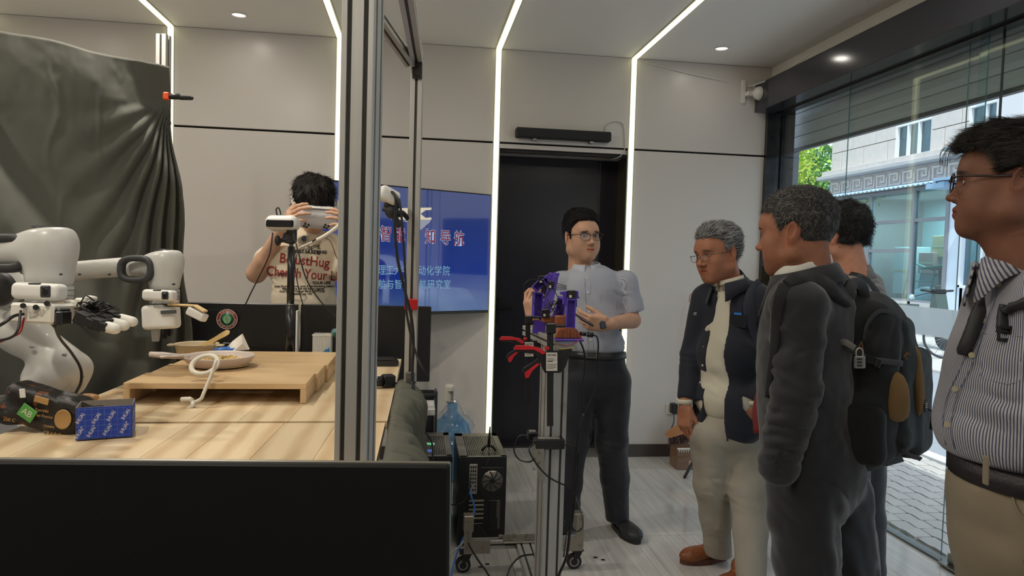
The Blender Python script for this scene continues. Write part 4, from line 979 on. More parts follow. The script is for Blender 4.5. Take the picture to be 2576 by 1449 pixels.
for k in range(7):
    z0 = -.018+k*.0058; w_ = .021-.0012*abs(k-2.5)**2
    for s_ in (-1, 1): g.prism([(0, z0-.002), (s_*w_*.7, z0+.002), (s_*w_, z0+.009), (s_*w_*.6, z0+.0055), (0, z0+.002)], bd+[0, -.0042, 0], (1, 0, 0), (0, 0, 1), (0, -1, 0), .0008)
g.box(bd+[0, -.0045, -.006], (.003, .001, .034)).build('badge_tree', mat('badge_leaf', srgb(150, 205, 150), .5), m1)
for k, ch in enumerate('北京理工大学'):
    a_ = math.radians(132-k*17); text_obj('lettering', ch, bd+[.0375*math.cos(a_), -.0042, .0375*math.sin(a_)], (math.sin(a_), 0, -math.cos(a_)), (math.cos(a_), 0, math.sin(a_)), .0085, MATS['badge_white'], m1, 'CENTER', .0002)
for k, ch in enumerate('BEIJING INSTITUTE OF TECHNOLOGY'):
    a_ = math.radians(186+k*5.9); text_obj('lettering', ch, bd+[.0375*math.cos(a_), -.0042, .0375*math.sin(a_)], (-math.sin(a_), 0, math.cos(a_)), (-math.cos(a_), 0, -math.sin(a_)), .0062, MATS['badge_white'], m1, 'CENTER', .0002) if ch != ' ' else None
G().box((-.80, 3.2975, at(600, 781, y=3.3)[2]), (.40, .002, .003)).build('vent_line', black_gap, m1)
G().box((-.530, 3.26, 1.07), (.008, .05, .22), .002).build('side_strip', white_pl, m1, label='white strip at the monitor side')
# ---- big screen on the floor stand
tv = thing('display_screen', 'large angled blue display screen with Chinese lettering and glossy reflections', 'screen', (-.08, 4.58, 0))
TLc, TRc = np.array([-.69, 4.262]), np.array([.505, 4.895]); ux = np.append(nrm(TRc-TLc), 0); uy = np.array([-ux[1], ux[0], 0]); Wt = np.linalg.norm(TRc-TLc); z0, z1 = 1.052, 1.885
Mt = np.stack([ux, uy, [0, 0, 1]], 1); ct = np.append((TLc+TRc)/2, (z0+z1)/2)
def tvm():
    m = bpy.data.materials.new('screen_picture'); m.use_nodes = True; t = m.node_tree; b = t.nodes['Principled BSDF']
    tc = t.nodes.new('ShaderNodeTexCoord'); sx = t.nodes.new('ShaderNodeSeparateXYZ'); t.links.new(tc.outputs['Generated'], sx.inputs[0])
    n = t.nodes.new('ShaderNodeTexNoise'); n.inputs['Scale'].default_value = 3; t.links.new(tc.outputs['Generated'], n.inputs[0])
    md = t.nodes.new('ShaderNodeMath'); md.operation = 'MULTIPLY_ADD'; md.inputs[1].default_value = .35; t.links.new(n.outputs['Fac'], md.inputs[0]); t.links.new(sx.outputs['Z'], md.inputs[2])
    r = t.nodes.new('ShaderNodeValToRGB'); e = r.color_ramp.elements; e[0].position = .12; e[0].color = _c(srgb(80, 110, 160)); e[1].position = 1.1; e[1].color = _c(srgb(0, 26, 120))
    x = e.new(.45); x.color = _c(srgb(0, 40, 150)); t.links.new(md.outputs[0], r.inputs[0]); t.links.new(r.outputs[0], b.inputs['Emission Color']); b.inputs['Emission Strength'].default_value = .5
    b.inputs['Base Color'].default_value = (.004, .004, .006, 1); b.inputs['Roughness'].default_value = .06; b.inputs['Specular IOR Level'].default_value = 1; b.inputs['Coat Weight'].default_value = 1; b.inputs['Coat Roughness'].default_value = .02; b.inputs['Coat IOR'].default_value = 1.8; return m
G().box(ct, (Wt, .035, z1-z0), .004, Mt).build('bezel', black_pl, tv)
G().box(ct-uy*.0185+[0, 0, .006], (Wt-.016, .002, z1-z0-.03), 0, Mt).build('picture', tvm(), tv)
G().box(ct-uy*.019-[0, 0, (z1-z0)/2-.01], (Wt-.01, .003, .016), .001, Mt).build('lower_lip', alu_dark, tv)
G().box(ct+uy*.04-[0, 0, .1], (.5, .05, .4), .01, Mt).box((ct[0]+uy[0]*.06, ct[1]+uy[1]*.06, .6), (.08, .05, 1.2), .004, Mt).box((ct[0]+uy[0]*.0, ct[1]+uy[1]*.0, .02), (.6, .3, .03), .006, Mt).build('stand', black_pl, tv)
def on_tv(px, py):
    r = CM@np.array([(px-CX)/F, (py-CY)/F, 1.0]); o = np.array([0, 0, HC]); n_ = uy; q = ct-uy*.0205
    return o+r*(((q-o)@n_)/(r@n_))
def tlit(name, c, es=.8): return mat(name, (.01, .01, .01), .2, emit=c, es=es)
red_t = tlit('screen_red_text', srgb(120, 40, 60)); lit_t = tlit('screen_pale_text', srgb(150, 185, 215)); 
for ch, x in zip('智能认知导航', (971, 1005, 1042, 1083, 1121, 1155)):
    p = on_tv(x, 591+(x-971)*.062+(0 if x > 1000 else 0)); sc_ = .105
    text_obj('lettering', ch, p+uy*.0006, ux, (0, 0, 1), sc_, lit_t, tv, 'CENTER', .0002, bold=.0035, sx=.8)
    text_obj('lettering', ch, p-uy*.0004, ux, (0, 0, 1), sc_, red_t, tv, 'CENTER', .0003, bold=.0012, sx=.8)
pale2 = tlit('screen_soft_text', srgb(120, 165, 185), .7)
for i, ch in enumerate('京理工大学自动化学院'):
    x = 940+i*20.3; text_obj('lettering', ch, on_tv(x, 681+(x-960)*.012), ux, (0, 0, 1), .070, pale2, tv, 'CENTER', .0002, sx=.85)
for i, ch in enumerate('合导航与智能导航研究室'):
    x = 920+i*20.5; text_obj('lettering', ch, on_tv(x, 717), ux, (0, 0, 1), .066, pale2, tv, 'CENTER', .0002, sx=.85)
bm_ = tlit('screen_beige_mark', srgb(196, 184, 160), .9)
def tvpoly(P, nm='arrow_mark', m=bm_):
    V = [on_tv(*q)-uy*.0002 for q in P]; n_ = len(V); g = G(); g.add(V+[v-uy*.001 for v in V], [tuple(range(n_))]+[tuple(range(n_, 2*n_))[::-1]]+[(i, (i+1) % n_, n_+(i+1) % n_, n_+i) for i in range(n_)]); g.build(nm, m, tv)
tvpoly([(985, 524), (1085, 522), (1085, 528), (1070, 529), (1058, 538), (1070, 548), (1085, 547), (1085, 553), (985, 553)])
tvpoly([(1010, 555), (1083, 553), (1082, 558), (1060, 577), (1056, 579), (1052, 572), (1040, 564)], 'arrow_shadow', tlit('screen_grey_mark', srgb(132, 134, 146), .9))
# ---- second camera clamped to the front post, headset strap side
c2 = thing('clamp_camera', 'white camera on a black clamp arm behind the thick front post', 'camera', at(975, 500, y=2.3))
c0 = at(976, 492, y=2.35); R2_ = rotm(0, 25, 20)
sobj('housing', [rbox(c0, (.035, .03, .024), .014, R2_)], .003, white_pl, c2)
j = at(986, 532, y=2.36)
G().sphere(j, .024, 16).box(at(985, 515, y=2.36), (.045, .03, .03), .006, R2_).box(at(996, 553, y=2.36), (.022, .022, .055), .005, rotm(0, -30, 0)).cyl(j+[-.03, 0, .01], j+[.03, 0, -.01], .010).sphere(at(1000, 512, y=2.34), (.012, .01, .02), 8).build('clamp', black_soft, c2)
G().tube([j+[0, .02, 0], (-.05, 2.42, j[2]), (-.03, 2.43, j[2]-.02)], .009, 8).build('arm', black_pl, c2)
cable('thick black cable hanging from the clamp camera down the rear post', [at(985, 480, y=2.33), at(996, 500, y=2.32), at(993, 560, y=2.32), at(1000, 650, y=2.32), at(1018, 730, y=2.32), at(1035, 800, y=2.33), at(1040, 870, y=2.34), at(1038, 950, y=2.34), at(1050, 1060, y=2.3)], .005)
cable('second black cable looping from the clamp camera past the red tape', [at(980, 478, y=2.33), at(1005, 510, y=2.30), at(1014, 600, y=2.30), at(1020, 700, y=2.30), at(1022, 780, y=2.30), at(1035, 850, y=2.32), at(1047, 890, y=2.32), at(1062, 925, y=2.3), at(1078, 950, y=2.3)], .004)
cable('black cable falling along the cloth beside the bench toward the floor', [at(1035, 960, y=2.33), at(1052, 1010, y=2.3), at(1060, 1070, y=2.28), at(1085, 1110, y=2.25), at(1090, 1160, y=2.2)], .003)
# ---- monitor in front, seen from behind
nm = thing('near_monitor', 'big black monitor seen from behind across the bottom left foreground', 'monitor', (-.35, .72, .72))
TRp = at(1131, 1170, d=.80); TLp = at(-150, 1158, d=.80); BRp = at(1113, 1800, d=.80)
uxm = nrm(TRp-TLp); uzm = nrm(TRp-BRp); uzm = nrm(uzm-uxm*(uzm@uxm)); uym = np.cross(uzm, uxm); Mm = np.stack([uxm, uym, uzm], 1)
Wm, Hm = .62, .37; cm_ = TRp-uxm*Wm/2-uzm*Hm/2+uym*.004
G().box(cm_, (Wm, .014, Hm), .003, Mm).build('back_shell', mat('near_shell', (.0025, .0025, .003), .6, spec=.25), nm)
G().box(cm_+uym*.0085, (Wm+.002, .005, Hm+.002), .002, Mm).build('bezel', mat('bezel_grey', srgb(120, 116, 106), .35, .5), nm)
G().box(cm_-uym*.02-uzm*.06, (.3, .03, .2), .01, Mm).build('rear_bulge', MATS['near_shell'], nm)
st_ = cm_-uym*.035-uzm*.06; G().cyl(st_, (st_[0], st_[1], .735), .02).box((st_[0], st_[1]+.03, .731), (.24, .2, .014), .004).build('stand', black_pl, nm)
d2 = thing('near_desk', 'dark desk below the frame carrying the near monitor', 'desk', (-.4, .7, 0))
G().box((-.55, .62, .70), (1.2, .5, .03), .004).build('desktop', mat('desk_dark', srgb(60, 56, 52), .5), d2)
for x in (-1.1, -.0): G().box((x, .62, .345), (.05, .4, .68)).build('leg', black_pl, d2)
# ================================================================ robot arms
rw = mat('robot_white', srgb(200, 199, 194), .32, coat=.2); rd = mat('robot_dark_grip', srgb(52, 52, 54), .5); rs = mat('robot_flange_metal', srgb(205, 205, 203), .32, .7)
def R_(px, d): return px*d/F
X_, Y_, Z_ = cdir(1, 0, 0), cdir(0, 0, -1), cdir(0, 1, 0); CR = np.stack([X_, Y_, Z_], 1)
def grip(o, c, w, h, t, dep, d):
    """rounded dark loop handle"""
    def f(u, v):
        a = u*2*math.pi; b = v*2*math.pi; ca, sa = math.cos(a), math.sin(a)
        x = np.sign(ca)*abs(ca)**.72*(w/2-t/2); z = np.sign(sa)*abs(sa)**.72*(h/2-t/2); n_ = nrm(X_*ca+Z_*sa)
        cb, sb_ = math.cos(b), math.sin(b); cb = np.sign(cb)*abs(cb)**.6; sb_ = np.sign(sb_)*abs(sb_)**.6
        return c+X_*x+Z_*z+n_*(t/2)*cb+Y_*dep/2*sb_
    G().grid(f, 44, 12).build('grip_handle', rd, o)
def head(o, d, top, neck, left, rt_, rn_, lift=0, pts=None):
    T0, N0, L0 = at(*top, d=d), at(*neck, d=d), at(*left, d=d)
    pr = [cap(T0, N0, R_(rt_, d), R_(rn_, d), None, .02), cap(T0+Z_*-.01, L0, R_(rt_*.9, d), R_(rt_*.62, d), None, .035)]
    if pts: pr += pts
    pr.append(half(T0+Z_*R_(rt_*.62, d), Z_*1.0-X_*.12, .012)); pr.append(half(N0-Z_*R_(rn_*.5, d), -Z_, .004))
    sobj('wrist_housing', pr, .0045, rw, o, rel=2)
    G().sphere(T0+Z_*R_(rt_*.60, d)+X_*.004, (R_(rt_*.80, d), R_(rt_*.72, d), .008), 24, rot=CR@rotm(0, 7, 0)).build('top_panel', mat('robot_top_panel', srgb(44, 44, 48), .3), o)
    G().cyl(N0-Z_*R_(rn_*.45, d), N0-Z_*R_(rn_*1.42, d), R_(rn_*.97, d), None, 36).build('flange', rs, o)
    for k in range(3): G().cyl(N0-Z_*R_(rn_*(.62+.26*k), d), N0-Z_*R_(rn_*(.66+.26*k), d), R_(rn_*1.0, d), None, 36).build('flange_ring', steel, o)
    return T0, N0, L0
ra = thing('robot_manipulator', 'larger nearer white robot arm with a black grip loop and a multi-finger robotic hand', 'robot arm', at(60, 1090, z=TZ))
d = 1.85
T0, N0, L0 = head(ra, d, (127, 612), (125, 695), (-30, 640), 58, 54)
grip(ra, at(18, 637, d=d-.03), R_(124, d), R_(98, d), R_(24, d), .035, d)
sobj('elbow', [cap(at(-30, 650, d=2.0), at(-5, 720, d=2.0), .06, .055, None, .02), cap(at(20, 725, d=2.02), at(55, 722, d=2.05), .042, .036, None, .02)], .006, rw, ra, rel=1)
G().sphere(at(-2, 727, d=1.93), (R_(42, 1.93), .03, R_(44, 1.93)), 28, rot=CR).build('elbow_cap', rd, ra)
lk = [cap(at(-30, 790, d=2.0), at(60, 838, d=2.0), .062, .060, None, .02), cap(at(60, 838, d=2.0), at(150, 905, d=2.02), .056, .052, None, .03),
      cap(at(112, 952, d=2.02), at(150, 930, d=2.0), .058, .058, None, .03), cap(at(150, 932, d=2.04), at(186, 930, d=2.06), .052, .047, None, .03), cap(at(118, 955, d=2.02), at(125, 1010, d=2.02), .052, .060, None, .02),
      cap(at(195, 925, d=2.06), at(185, 965, d=2.06), .036, .034, None, .02)]
sobj('shoulder_link', lk, .006, rw, ra, rel=2)
for (x, y, dd) in ((80, 872, 1.945), (162, 893, 1.95), (125, 952, 1.955), (130, 917, 1.965), (155, 918, 1.97), (205, 948, 2.02)):
    G().sphere(at(x, y, d=dd), (.008, .003, .005), 10, rot=CR).build('screw_cap', mat('screw_cap_grey', srgb(150, 150, 148), .5), ra)
p = at(118, 1035, d=2.02); G().cyl((p[0], p[1], .90), (p[0], p[1], p[2]+.04), .075, .06, 28).box((p[0], p[1], .906), (.19, .19, .012), .004).build('base', rw, ra)
rp_ = thing('robot_pedestal', 'grey metal pedestal hidden left of the bench under both robot arms', 'stand', (-1.35, 2.1, 0)); G().box((-1.42, 2.05, .885), (.80, 1.0, .03), .004).box((-1.42, 2.05, .43), (.6, .8, .86), .01).build('body', mat('pedestal_grey', srgb(90, 90, 90), .5), rp_)
for (x, y) in ((153, 690), (28, 772)): G().sphere(at(x, y, d=d-.062), (.005, .002, .003), 8, rot=CR).build('screw', black_pl, ra)
# camera pod
def pod(o, c, w, h, dp, lx):
    sobj('camera_pod', [rbox(c, (w/2, dp/2, h/2), h*.32, CR@rotm(0, 3, 0), .004)], .003, white_pl, o)
    G().box(c+X_*w*lx-Y_*(dp/2), (h*.62, .006, h*.72), .005, CR).build('lens_surround', rd, o); G().sphere(c+X_*w*lx-Y_*(dp/2+.003), (h*.22, .003, h*.26), 14, rot=CR).build('lens', mat('lens_black', (.01, .01, .012), .15), o)
    G().box(c+Z_*(h*.46)-Y_*dp*.36, (w*.24, .008, .004), .001, CR).build('slot_mark', rd, o)
pod(ra, at(100, 733, d=1.74), R_(120, 1.74), R_(42, 1.74), .05, .26)
# hand base and finger blocks
hb_ = at(108, 787, d=1.74)
G().box(hb_, (R_(122, 1.74), .075, R_(50, 1.74)), .006, CR@rotm(0, 2, -8)).build('palm_block', mat('printed_white', srgb(222, 218, 208), .55), ra)
text_obj('lettering', 'LEAP', at(92, 786, d=1.697), X_-.03*Z_, Z_, .021, mat('emboss', srgb(196, 192, 184), .6), ra, 'CENTER', .0008, bold=.0006)
for (x, y) in ((58, 769), (90, 773), (118, 763)): G().cyl(at(x, y, d=1.70), at(x, y, d=1.69), .0065).build('bolt', black_pl, ra)
for (x, y, w, h, dd) in ((146, 795, 40, 38, 1.72), (160, 800, 18, 34, 1.70)): G().box(at(x, y, d=dd), (R_(w, dd), .04, R_(h, dd)), .003, CR).build('servo', black_pl, ra)
wk = MATS['printed_white']
for (x, y) in ((178, 768), (205, 763), (226, 757)): G().box(at(x, y, d=1.78), (.024, .03, .026), .004, CR@rotm(0, 10, 0)).build('knuckle', wk, ra)
fing = [((195, 795), (235, 812), (268, 822), (300, 830), 1.70), ((205, 782), (245, 800), (285, 812), (322, 822), 1.76), ((220, 772), (262, 790), (303, 802), (343, 812), 1.82), ((215, 765), (250, 775), (285, 785), (300, 790), 1.86)]
for k, (a, b, c, e, dd) in enumerate(fing):
    for j, (p, q) in enumerate(((a, b), (b, c))):
        P, Q_ = at(*p, d=dd), at(*q, d=dd); u = nrm(Q_-P); Mx = np.stack([u, Y_, np.cross(u, Y_)], 1)
        G().box(P*.62+Q_*.38, (.034, .030, .030), .003, Mx).box(P*.1+Q_*.9, (.022, .034, .022), .003, Mx).build('servo', black_pl, ra)
    if k < 3:
        P, Q_ = at(*c, d=dd), at(*e, d=dd); u = nrm(Q_-P)
        sobj('fingertip', [cap(P+u*.004, Q_-u*.012, .0155, .0150, (Z_, .9), .003)], .0028, wk, ra)
rn = np.random.RandomState(11)
g = G()
for k in range(15):
    x0, y0 = rn.uniform(178, 250), rn.uniform(752, 775); pts = [at(x0, y0+12, d=1.78)]+[at(x0+(i+1)*rn.uniform(8, 18), y0+rn.uniform(-9, 14), d=1.76+rn.uniform(-.03, .03)) for i in range(4)]
    g.tube(curve_pts(pts, 4), .0018, 5)
g.build('hand_wiring', black_pl, ra)
cable('black and red cable bundle leaving the robotic hand to the left', [at(60, 790, d=1.70), at(35, 795, d=1.68), at(10, 812, d=1.66), at(-30, 835, d=1.66)], .004)
cable('black cable looping below the palm of the robotic hand', [at(52, 782, d=1.69), at(45, 830, d=1.66), at(25, 850, d=1.66), at(-20, 860, d=1.66)], .0032)
cable('red cable curving below the robotic hand at the left edge', [at(60, 800, d=1.70), at(50, 835, d=1.68), at(28, 848, d=1.67), at(-15, 866, d=1.67)], .003, mat('red_cable', srgb(150, 24, 20), .4))
cable('long black cable looping from the robotic hand round the shoulder link', [at(138, 815, d=1.72), at(150, 850, d=1.8), at(178, 885, d=1.88), at(202, 925, d=1.92), at(204, 960, d=1.93), at(190, 990, d=1.94)], .004)
rb_ = thing('robot_manipulator', 'smaller farther white robot arm with two-finger gripper before the drape', 'robot arm', at(250, 1000, z=TZ))
d = 2.35
T0, N0, L0 = head(rb_, d, (418, 655), (414, 712), (345, 672), 38, 36, pts=[cap(at(330, 668, d=d+.05), at(185, 665, d=d+.02), R_(27, d), R_(41, d), None, .02), cap(at(185, 665, d=d+.02), at(80, 640, d=d-.0), R_(41, d), R_(46, d), None, .02), cap(at(80, 640, d=d), at(-60, 600, d=d), R_(44, d), R_(50, d), None, .02)])
grip(rb_, at(343, 677, d=d-.05), R_(90, d), R_(70, d), R_(16, d), .03, d)
for (x, y) in ((200, 690), (275, 690), (437, 715)): G().sphere(at(x, y, d=d-.058), (.006, .003, .004), 8, rot=CR).build('screw', black_pl, rb_)
pod(rb_, at(402, 743, d=2.26), R_(78, 2.26), R_(28, 2.26), .045, .28)
gb = at(406, 797, d=2.30)
sobj('gripper_body', [rbox(gb, (R_(41, d), .03, R_(30, d)), .014, CR@rotm(0, -3, 0), .004), rbox(gb+X_*.030+Z_*.044, (.03, .04, .012), .006, CR, .002, 's')], .0032, white_pl, rb_)
G().box(at(424, 785, d=2.262), (R_(38, d), .004, .012), .001, CR@rotm(0, -3, 0)).build('gripper_slot', mat('slot_grey', srgb(80, 82, 84), .4), rb_)
fm_ = mat('finger_metal', srgb(150, 144, 136), .35, .6)
G().prism([(-.013, 0), (.013, 0), (.011, -.022), (.008, -.042), (-.009, -.042), (-.011, -.022)], at(389, 827, d=2.28), X_, Z_, Y_, .014).build('gripper_finger', fm_, rb_)
G().prism([(-.013, 0), (.013, 0), (.012, -.030), (-.013, -.034)], at(421, 822, d=2.33), X_, Z_, Y_, .014).box(at(417, 846, d=2.33), (.016, .016, .018), .002, CR).build('gripper_finger', black_pl, rb_)
cbk = mat('printed_cream', srgb(214, 184, 130), .55)
P, Q_, E_ = at(428, 766, d=2.28), at(492, 769, d=2.25), at(516, 783, d=2.24)
g = G(); 
for (a, b) in ((P, Q_), (Q_, E_)): u = nrm(b-a); g.box((a+b)/2, (np.linalg.norm(b-a)+.006, .03, .007), .002, np.stack([u, Y_, np.cross(u, Y_)], 1))
g.build('side_bracket', cbk, rb_)
u = nrm(E_-Q_); sobj('bracket_sensor', [rbox(at(496, 791, d=2.245), (.029, .014, .013), .005, np.stack([u, Y_, np.cross(u, Y_)*-1], 1), .002)], .0025, white_pl, rb_)
pb_ = at(-120, 640, d=2.3); G().cyl((pb_[0], pb_[1], .90), (pb_[0], pb_[1], 1.45), .075, .055, 24).build('base', rw, rb_)
# ================================================================ computers on the floor
case_b = mat('case_black', (.010, .011, .012), .3); topm = mat('case_top', srgb(150, 146, 134), .38, .6); mesh_g = mat('fan_grey', srgb(165, 160, 150), .4, .5)
def tower(lb, x0, x1, y0, y1, zt, glow=False):
    o = thing('computer_tower', lb, 'computer', ((x0+x1)/2, (y0+y1)/2, 0)); cx, cy, w, dp = (x0+x1)/2, (y0+y1)/2, x1-x0, y1-y0
    G().box((cx, cy, (zt+.02)/2), (w, dp, zt-.022), .004).build('case', case_b, o)
    for sx in (-1, 1):
        for sy in (-1, 1): G().box((cx+sx*(w/2-.03), cy+sy*(dp/2-.05), .010), (.03, .05, .020), .003).build('foot', black_soft, o)
    g = G(); g.box((cx-w/2+.022, cy, zt+.001), (.044, dp, .006), .002).box((cx+w/2-.016, cy, zt+.001), (.032, dp, .006), .002).box((cx, cy-dp/2+.012, zt+.001), (w, .024, .006), .002).box((cx, cy+dp/2-.03, zt+.001), (w, .06, .006), .002); g.build('top_frame', topm, o)
    g = G(); n_ = 17; xa, xb = cx-w/2+.046, cx+w/2-.034
    for i in range(n_): g.box((xa+(i+.5)*(xb-xa)/n_, cy-.02, zt+.002), ((xb-xa)/n_*.55, dp-.09, .004), 0)
    for yy in np.linspace(cy-dp/2+.06, cy+dp/2-.1, 6): g.box((xa+.028, yy, zt+.003), (.03, .006, .004)).box((xb-.012, yy, zt+.003), (.024, .006, .004))
    g.build('top_grille', topm, o)
    yb = y0-.001
    G().box((cx, yb+.001, .24), (w-.012, .002, .43), 0).build('rear_panel', mat('rear_panel', (.006, .0065, .007), .5), o)
    px_ = cx-w*.20; io = G().box((px_, yb-.002, .345), (.040, .004, .150), .001).build('port_plate', mat('port_plate', srgb(176, 172, 164), .35, .7), o)
    pg_ = G(); rn = np.random.RandomState(2)
    for i in range(7):
        for j in (-1, 0, 1):
            if rn.rand() < .8: pg_.box((px_+j*.011, yb-.0045, .405-i*.019), (.007, .003, .012), .001)
    pg_.build('port', case_b, io)
    fx_, fz = cx+w*.20, .335; fo = G().box((fx_, yb-.001, fz), (.118, .003, .135), .002).build('fan_bracket', case_b, o)
    g = G(); g.lathe((fx_, yb-.0035, fz), [(0, 0), (.052, 0), (.052, .001), (0, .001)], 32, rot=rotm(90)); g.build('fan_screen', mesh_g, fo)
    g = G()
    for k in range(9):
        a_ = k*2*math.pi/9; pts = [(fx_+r*math.cos(a_+r*9), yb-.006, fz+r*math.sin(a_+r*9)) for r in (.012, .025, .038, .050)]; g.tube(pts, [.003, .003, .0032, .0032], 5)
    g.cyl((fx_, yb-.004, fz), (fx_, yb-.009, fz), .013, None, 20); g.build('fan_blades', case_b, fo)
    hx = G()
    for i in range(-8, 9):
        for j in range(-8, 9):
            x = fx_+(i+.5*(j % 2))*.0062; z = fz+j*.0054
            if .014 < math.hypot(x-fx_, z-fz) < .050: hx.cyl((x, yb-.0045, z), (x, yb-.0052, z), .0021, None, 6)
    hx.build('fan_holes', case_b, fo, kind='stuff')
    g = G()
    for k in range(5): g.box((cx-w*.12, yb-.003, .235-k*.022), (.075, .004, .009), .001)
    g.build('slot_cover', mat('slot_metal', srgb(150, 142, 120), .4, .7), o)
    G().box((cx-w*.18, yb-.003, .085), (.10, .004, .075), .002).box((cx+w*.25, yb-.002, .16), (.05, .003, .15), .002).build('power_unit', case_b, o)
    hx = G()
    for j in range(26): 
        for i in range(2+(j < 16)): hx.cyl((cx+w*.37-i*.006, yb-.003, .235-j*.0056), (cx+w*.37-i*.006, yb-.0045, .235-j*.0056), .0019, None, 6)
    hx.build('vent_holes', mesh_g, o, kind='stuff')
    if glow:
        for (x, y, cl) in ((cx-w*.25, cy, (.6, .1, 1)), (cx-.01, cy-.12, (.05, .2, 1)), (cx-.03, cy+.02, (1, .3, .2)), (cx+.01, cy+.01, (.2, 1, .4))):
            G().box((x, y, zt-.004), (.05, .035, .010)).build('fan_glow', mat('glow_%d' % int(cl[0]*10), cl, .5, emit=cl, es=.9), o)
        G().box((x1-.0005, y0+.02, .33), (.002, .006, .10)).build('side_glow', mat('glow_side', (0, .5, .3), .5, emit=(0, .45, .3), es=.3), o)
    return o
tower('black computer tower with silver slotted top and antenna, beside the pale floor strip', .232, .470, 3.40, 3.86, .452)
tower('black computer tower with coloured glow under its slotted top, behind the near monitor', -.03, .200, 3.42, 3.88, .452, True)
G().box((.214, 3.62, .22), (.016, .40, .44), .002).build('x', steel) if 0 else None
an = thing('wifi_antenna', 'black fin-shaped antenna standing on the right computer tower', 'antenna', (.415, 3.50, .456))
ab = at(1229, 1140, y=3.50); az = .457
G().tube([(ab[0], 3.5, az+.02), (ab[0]+.002, 3.5, az+.07), (ab[0]+.004, 3.5, az+.125)], [.009, .007, .003], 8).build('fin', black_pl, an)
G().tube([(ab[0]-.036, 3.49, az+.004), (ab[0]-.020, 3.495, az+.022), (ab[0], 3.5, az+.028), (ab[0]+.02, 3.495, az+.022), (ab[0]+.036, 3.49, az+.004)], .007, 6).build('foot_bracket', black_pl, an)
cable('thin black cable from the antenna down the back of the tower', [(ab[0], 3.49, az+.02), (ab[0]-.01, 3.40, az-.01), (ab[0]-.03, 3.385, .40), (ab[0]-.04, 3.385, .33)], .002)
blue_c = mat('blue_cable', srgb(60, 125, 210), .45); wht_c = mat('white_cable', srgb(205, 203, 196), .45)
cable('bright blue network cable dropping from the tower ports to the floor', [at(1180, 1225, y=3.38), at(1186, 1250, y=3.34), at(1194, 1285, y=3.32), at(1180, 1325, y=3.3), at(1158, 1370, y=3.2), at(1144, 1410, y=3.1), at(1134, 1450, y=3.02), at(1128, 1480, z=.02)], .0045, blue_c)
cable('white cable running from the tower toward the near monitor', [at(1194, 1275, y=3.38), at(1190, 1300, y=3.34), at(1182, 1335, y=3.3), at(1160, 1370, y=3.2), at(1135, 1390, y=3.15), at(1112, 1398, y=3.1)], .0045, wht_c)
cable('black cable hanging in a loop from the tower ports', [at(1184, 1200, y=3.38), at(1180, 1235, y=3.36), at(1165, 1262, y=3.34), at(1140, 1270, y=3.3), at(1125, 1264, y=3.2)], .003)
cable('thick black cable curving from the tower to the floor', [at(1190, 1325, y=3.36), at(1176, 1335, y=3.3), at(1178, 1365, y=3.1), at(1200, 1405, y=2.9), at(1225, 1440, y=2.75), at(1245, 1475, y=2.7)], .0045)
cable('dark thin cable arching at the foot of the tower', [at(1188, 1325, y=3.38), at(1205, 1325, y=3.36), at(1222, 1345, y=3.36), at(1228, 1368, y=3.38)], .0025)
# floor tape marks
for (x, y) in ((1209, 1426), (1226, 1419), (1498, 1402), (1517, 1408)):
    p = at(x, y, z=.002); tag(G().box(p, (.019, .014, .0015), 0, rotm(z=-10)).build('floor_mark', mat('black_tape', (.012, .012, .012), .5)), 'small black tape mark on the glossy floor, '+{1209: 'left one below the trolley cross beam', 1226: 'right one below the trolley cross beam', 1498: 'nearer the trolley right castor', 1517: 'farther from the trolley right castor'}[x], 'tape', 'black tape marks on the floor')
# ================================================================ trolley with purple arms
tr = thing('trolley_stand', 'wheeled aluminium extrusion stand carrying the purple robot arms', 'stand', (.5, 2.6, 0))
k_name = 'cross_beam'; bar(tr, (.245, 3.12, .135), (.80, 3.12, .135), w=.04, side=(0, 1, 0))
k_name = 'long_beam'; bar(tr, (.52, 3.10, .135), (.50, 1.85, .135), w=.08, w2=.04, side=(1, 0, 0))
cb0 = at(1385, 1200, y=2.50); k_name = 'column'; bar(tr, (cb0[0], 2.50, .16), (cb0[0]-.0, 2.50, 1.13), w=.08, w2=.08, side=(.985, .17, 0))
nearE, farE = at(1423, 868, d=2.40), at(1338, 836, d=2.86); farE[2] = nearE[2]
k_name = 'top_beam'; bar(tr, nearE, farE, w=.08, w2=.04, side=(1, .1, 0))
bp = mat('bracket_plate', srgb(158, 152, 140), .35, .75)
for (x, sgn) in ((.262, 1), (.775, -1)):
    G().prism([(0, 0), (sgn*.12, 0), (sgn*.12, .06), (sgn*.035, .06), (sgn*.035, .17), (0, .17)] if sgn > 0 else [(0, 0), (0, .17), (sgn*.035, .17), (sgn*.035, .06), (sgn*.12, .06), (sgn*.12, 0)], (x-.02*sgn, 3.094, .10), (1, 0, 0), (0, 0, 1), (0, -1, 0), .005).box((x, 3.12, .235), (.045, .05, .075), .003).build('corner_plate', bp, tr)
    for (dx, dz) in ((.01, .025), (.085, .025), (.012, .10), (.012, .145)): G().cyl((x-.02*sgn+sgn*(dx+.003), 3.09, .10+dz), (x-.02*sgn+sgn*(dx+.003), 3.082, .10+dz), .0055, None, 8).build('bolt', steel, tr)
G().box((.50, 3.10, .160), (.16, .09, .008), .002).build('joint_plate', bp, tr)
for (x, y) in ((.455, 3.08), (.475, 3.115), (.53, 3.08), (.535, 3.11), (.41, 3.12)): G().cyl((x, y, .16), (x, y, .174), .009, None, 8).build('bolt', steel, tr)
p = at(1352, 1160, y=2.42); G().prism([(-.022, .06), (.022, .06), (.022, -.075), (-.022, .02)], p, (1, 0, 0), (0, 0, 1), (0, 1, 0), .006).build('gusset', bp, tr)
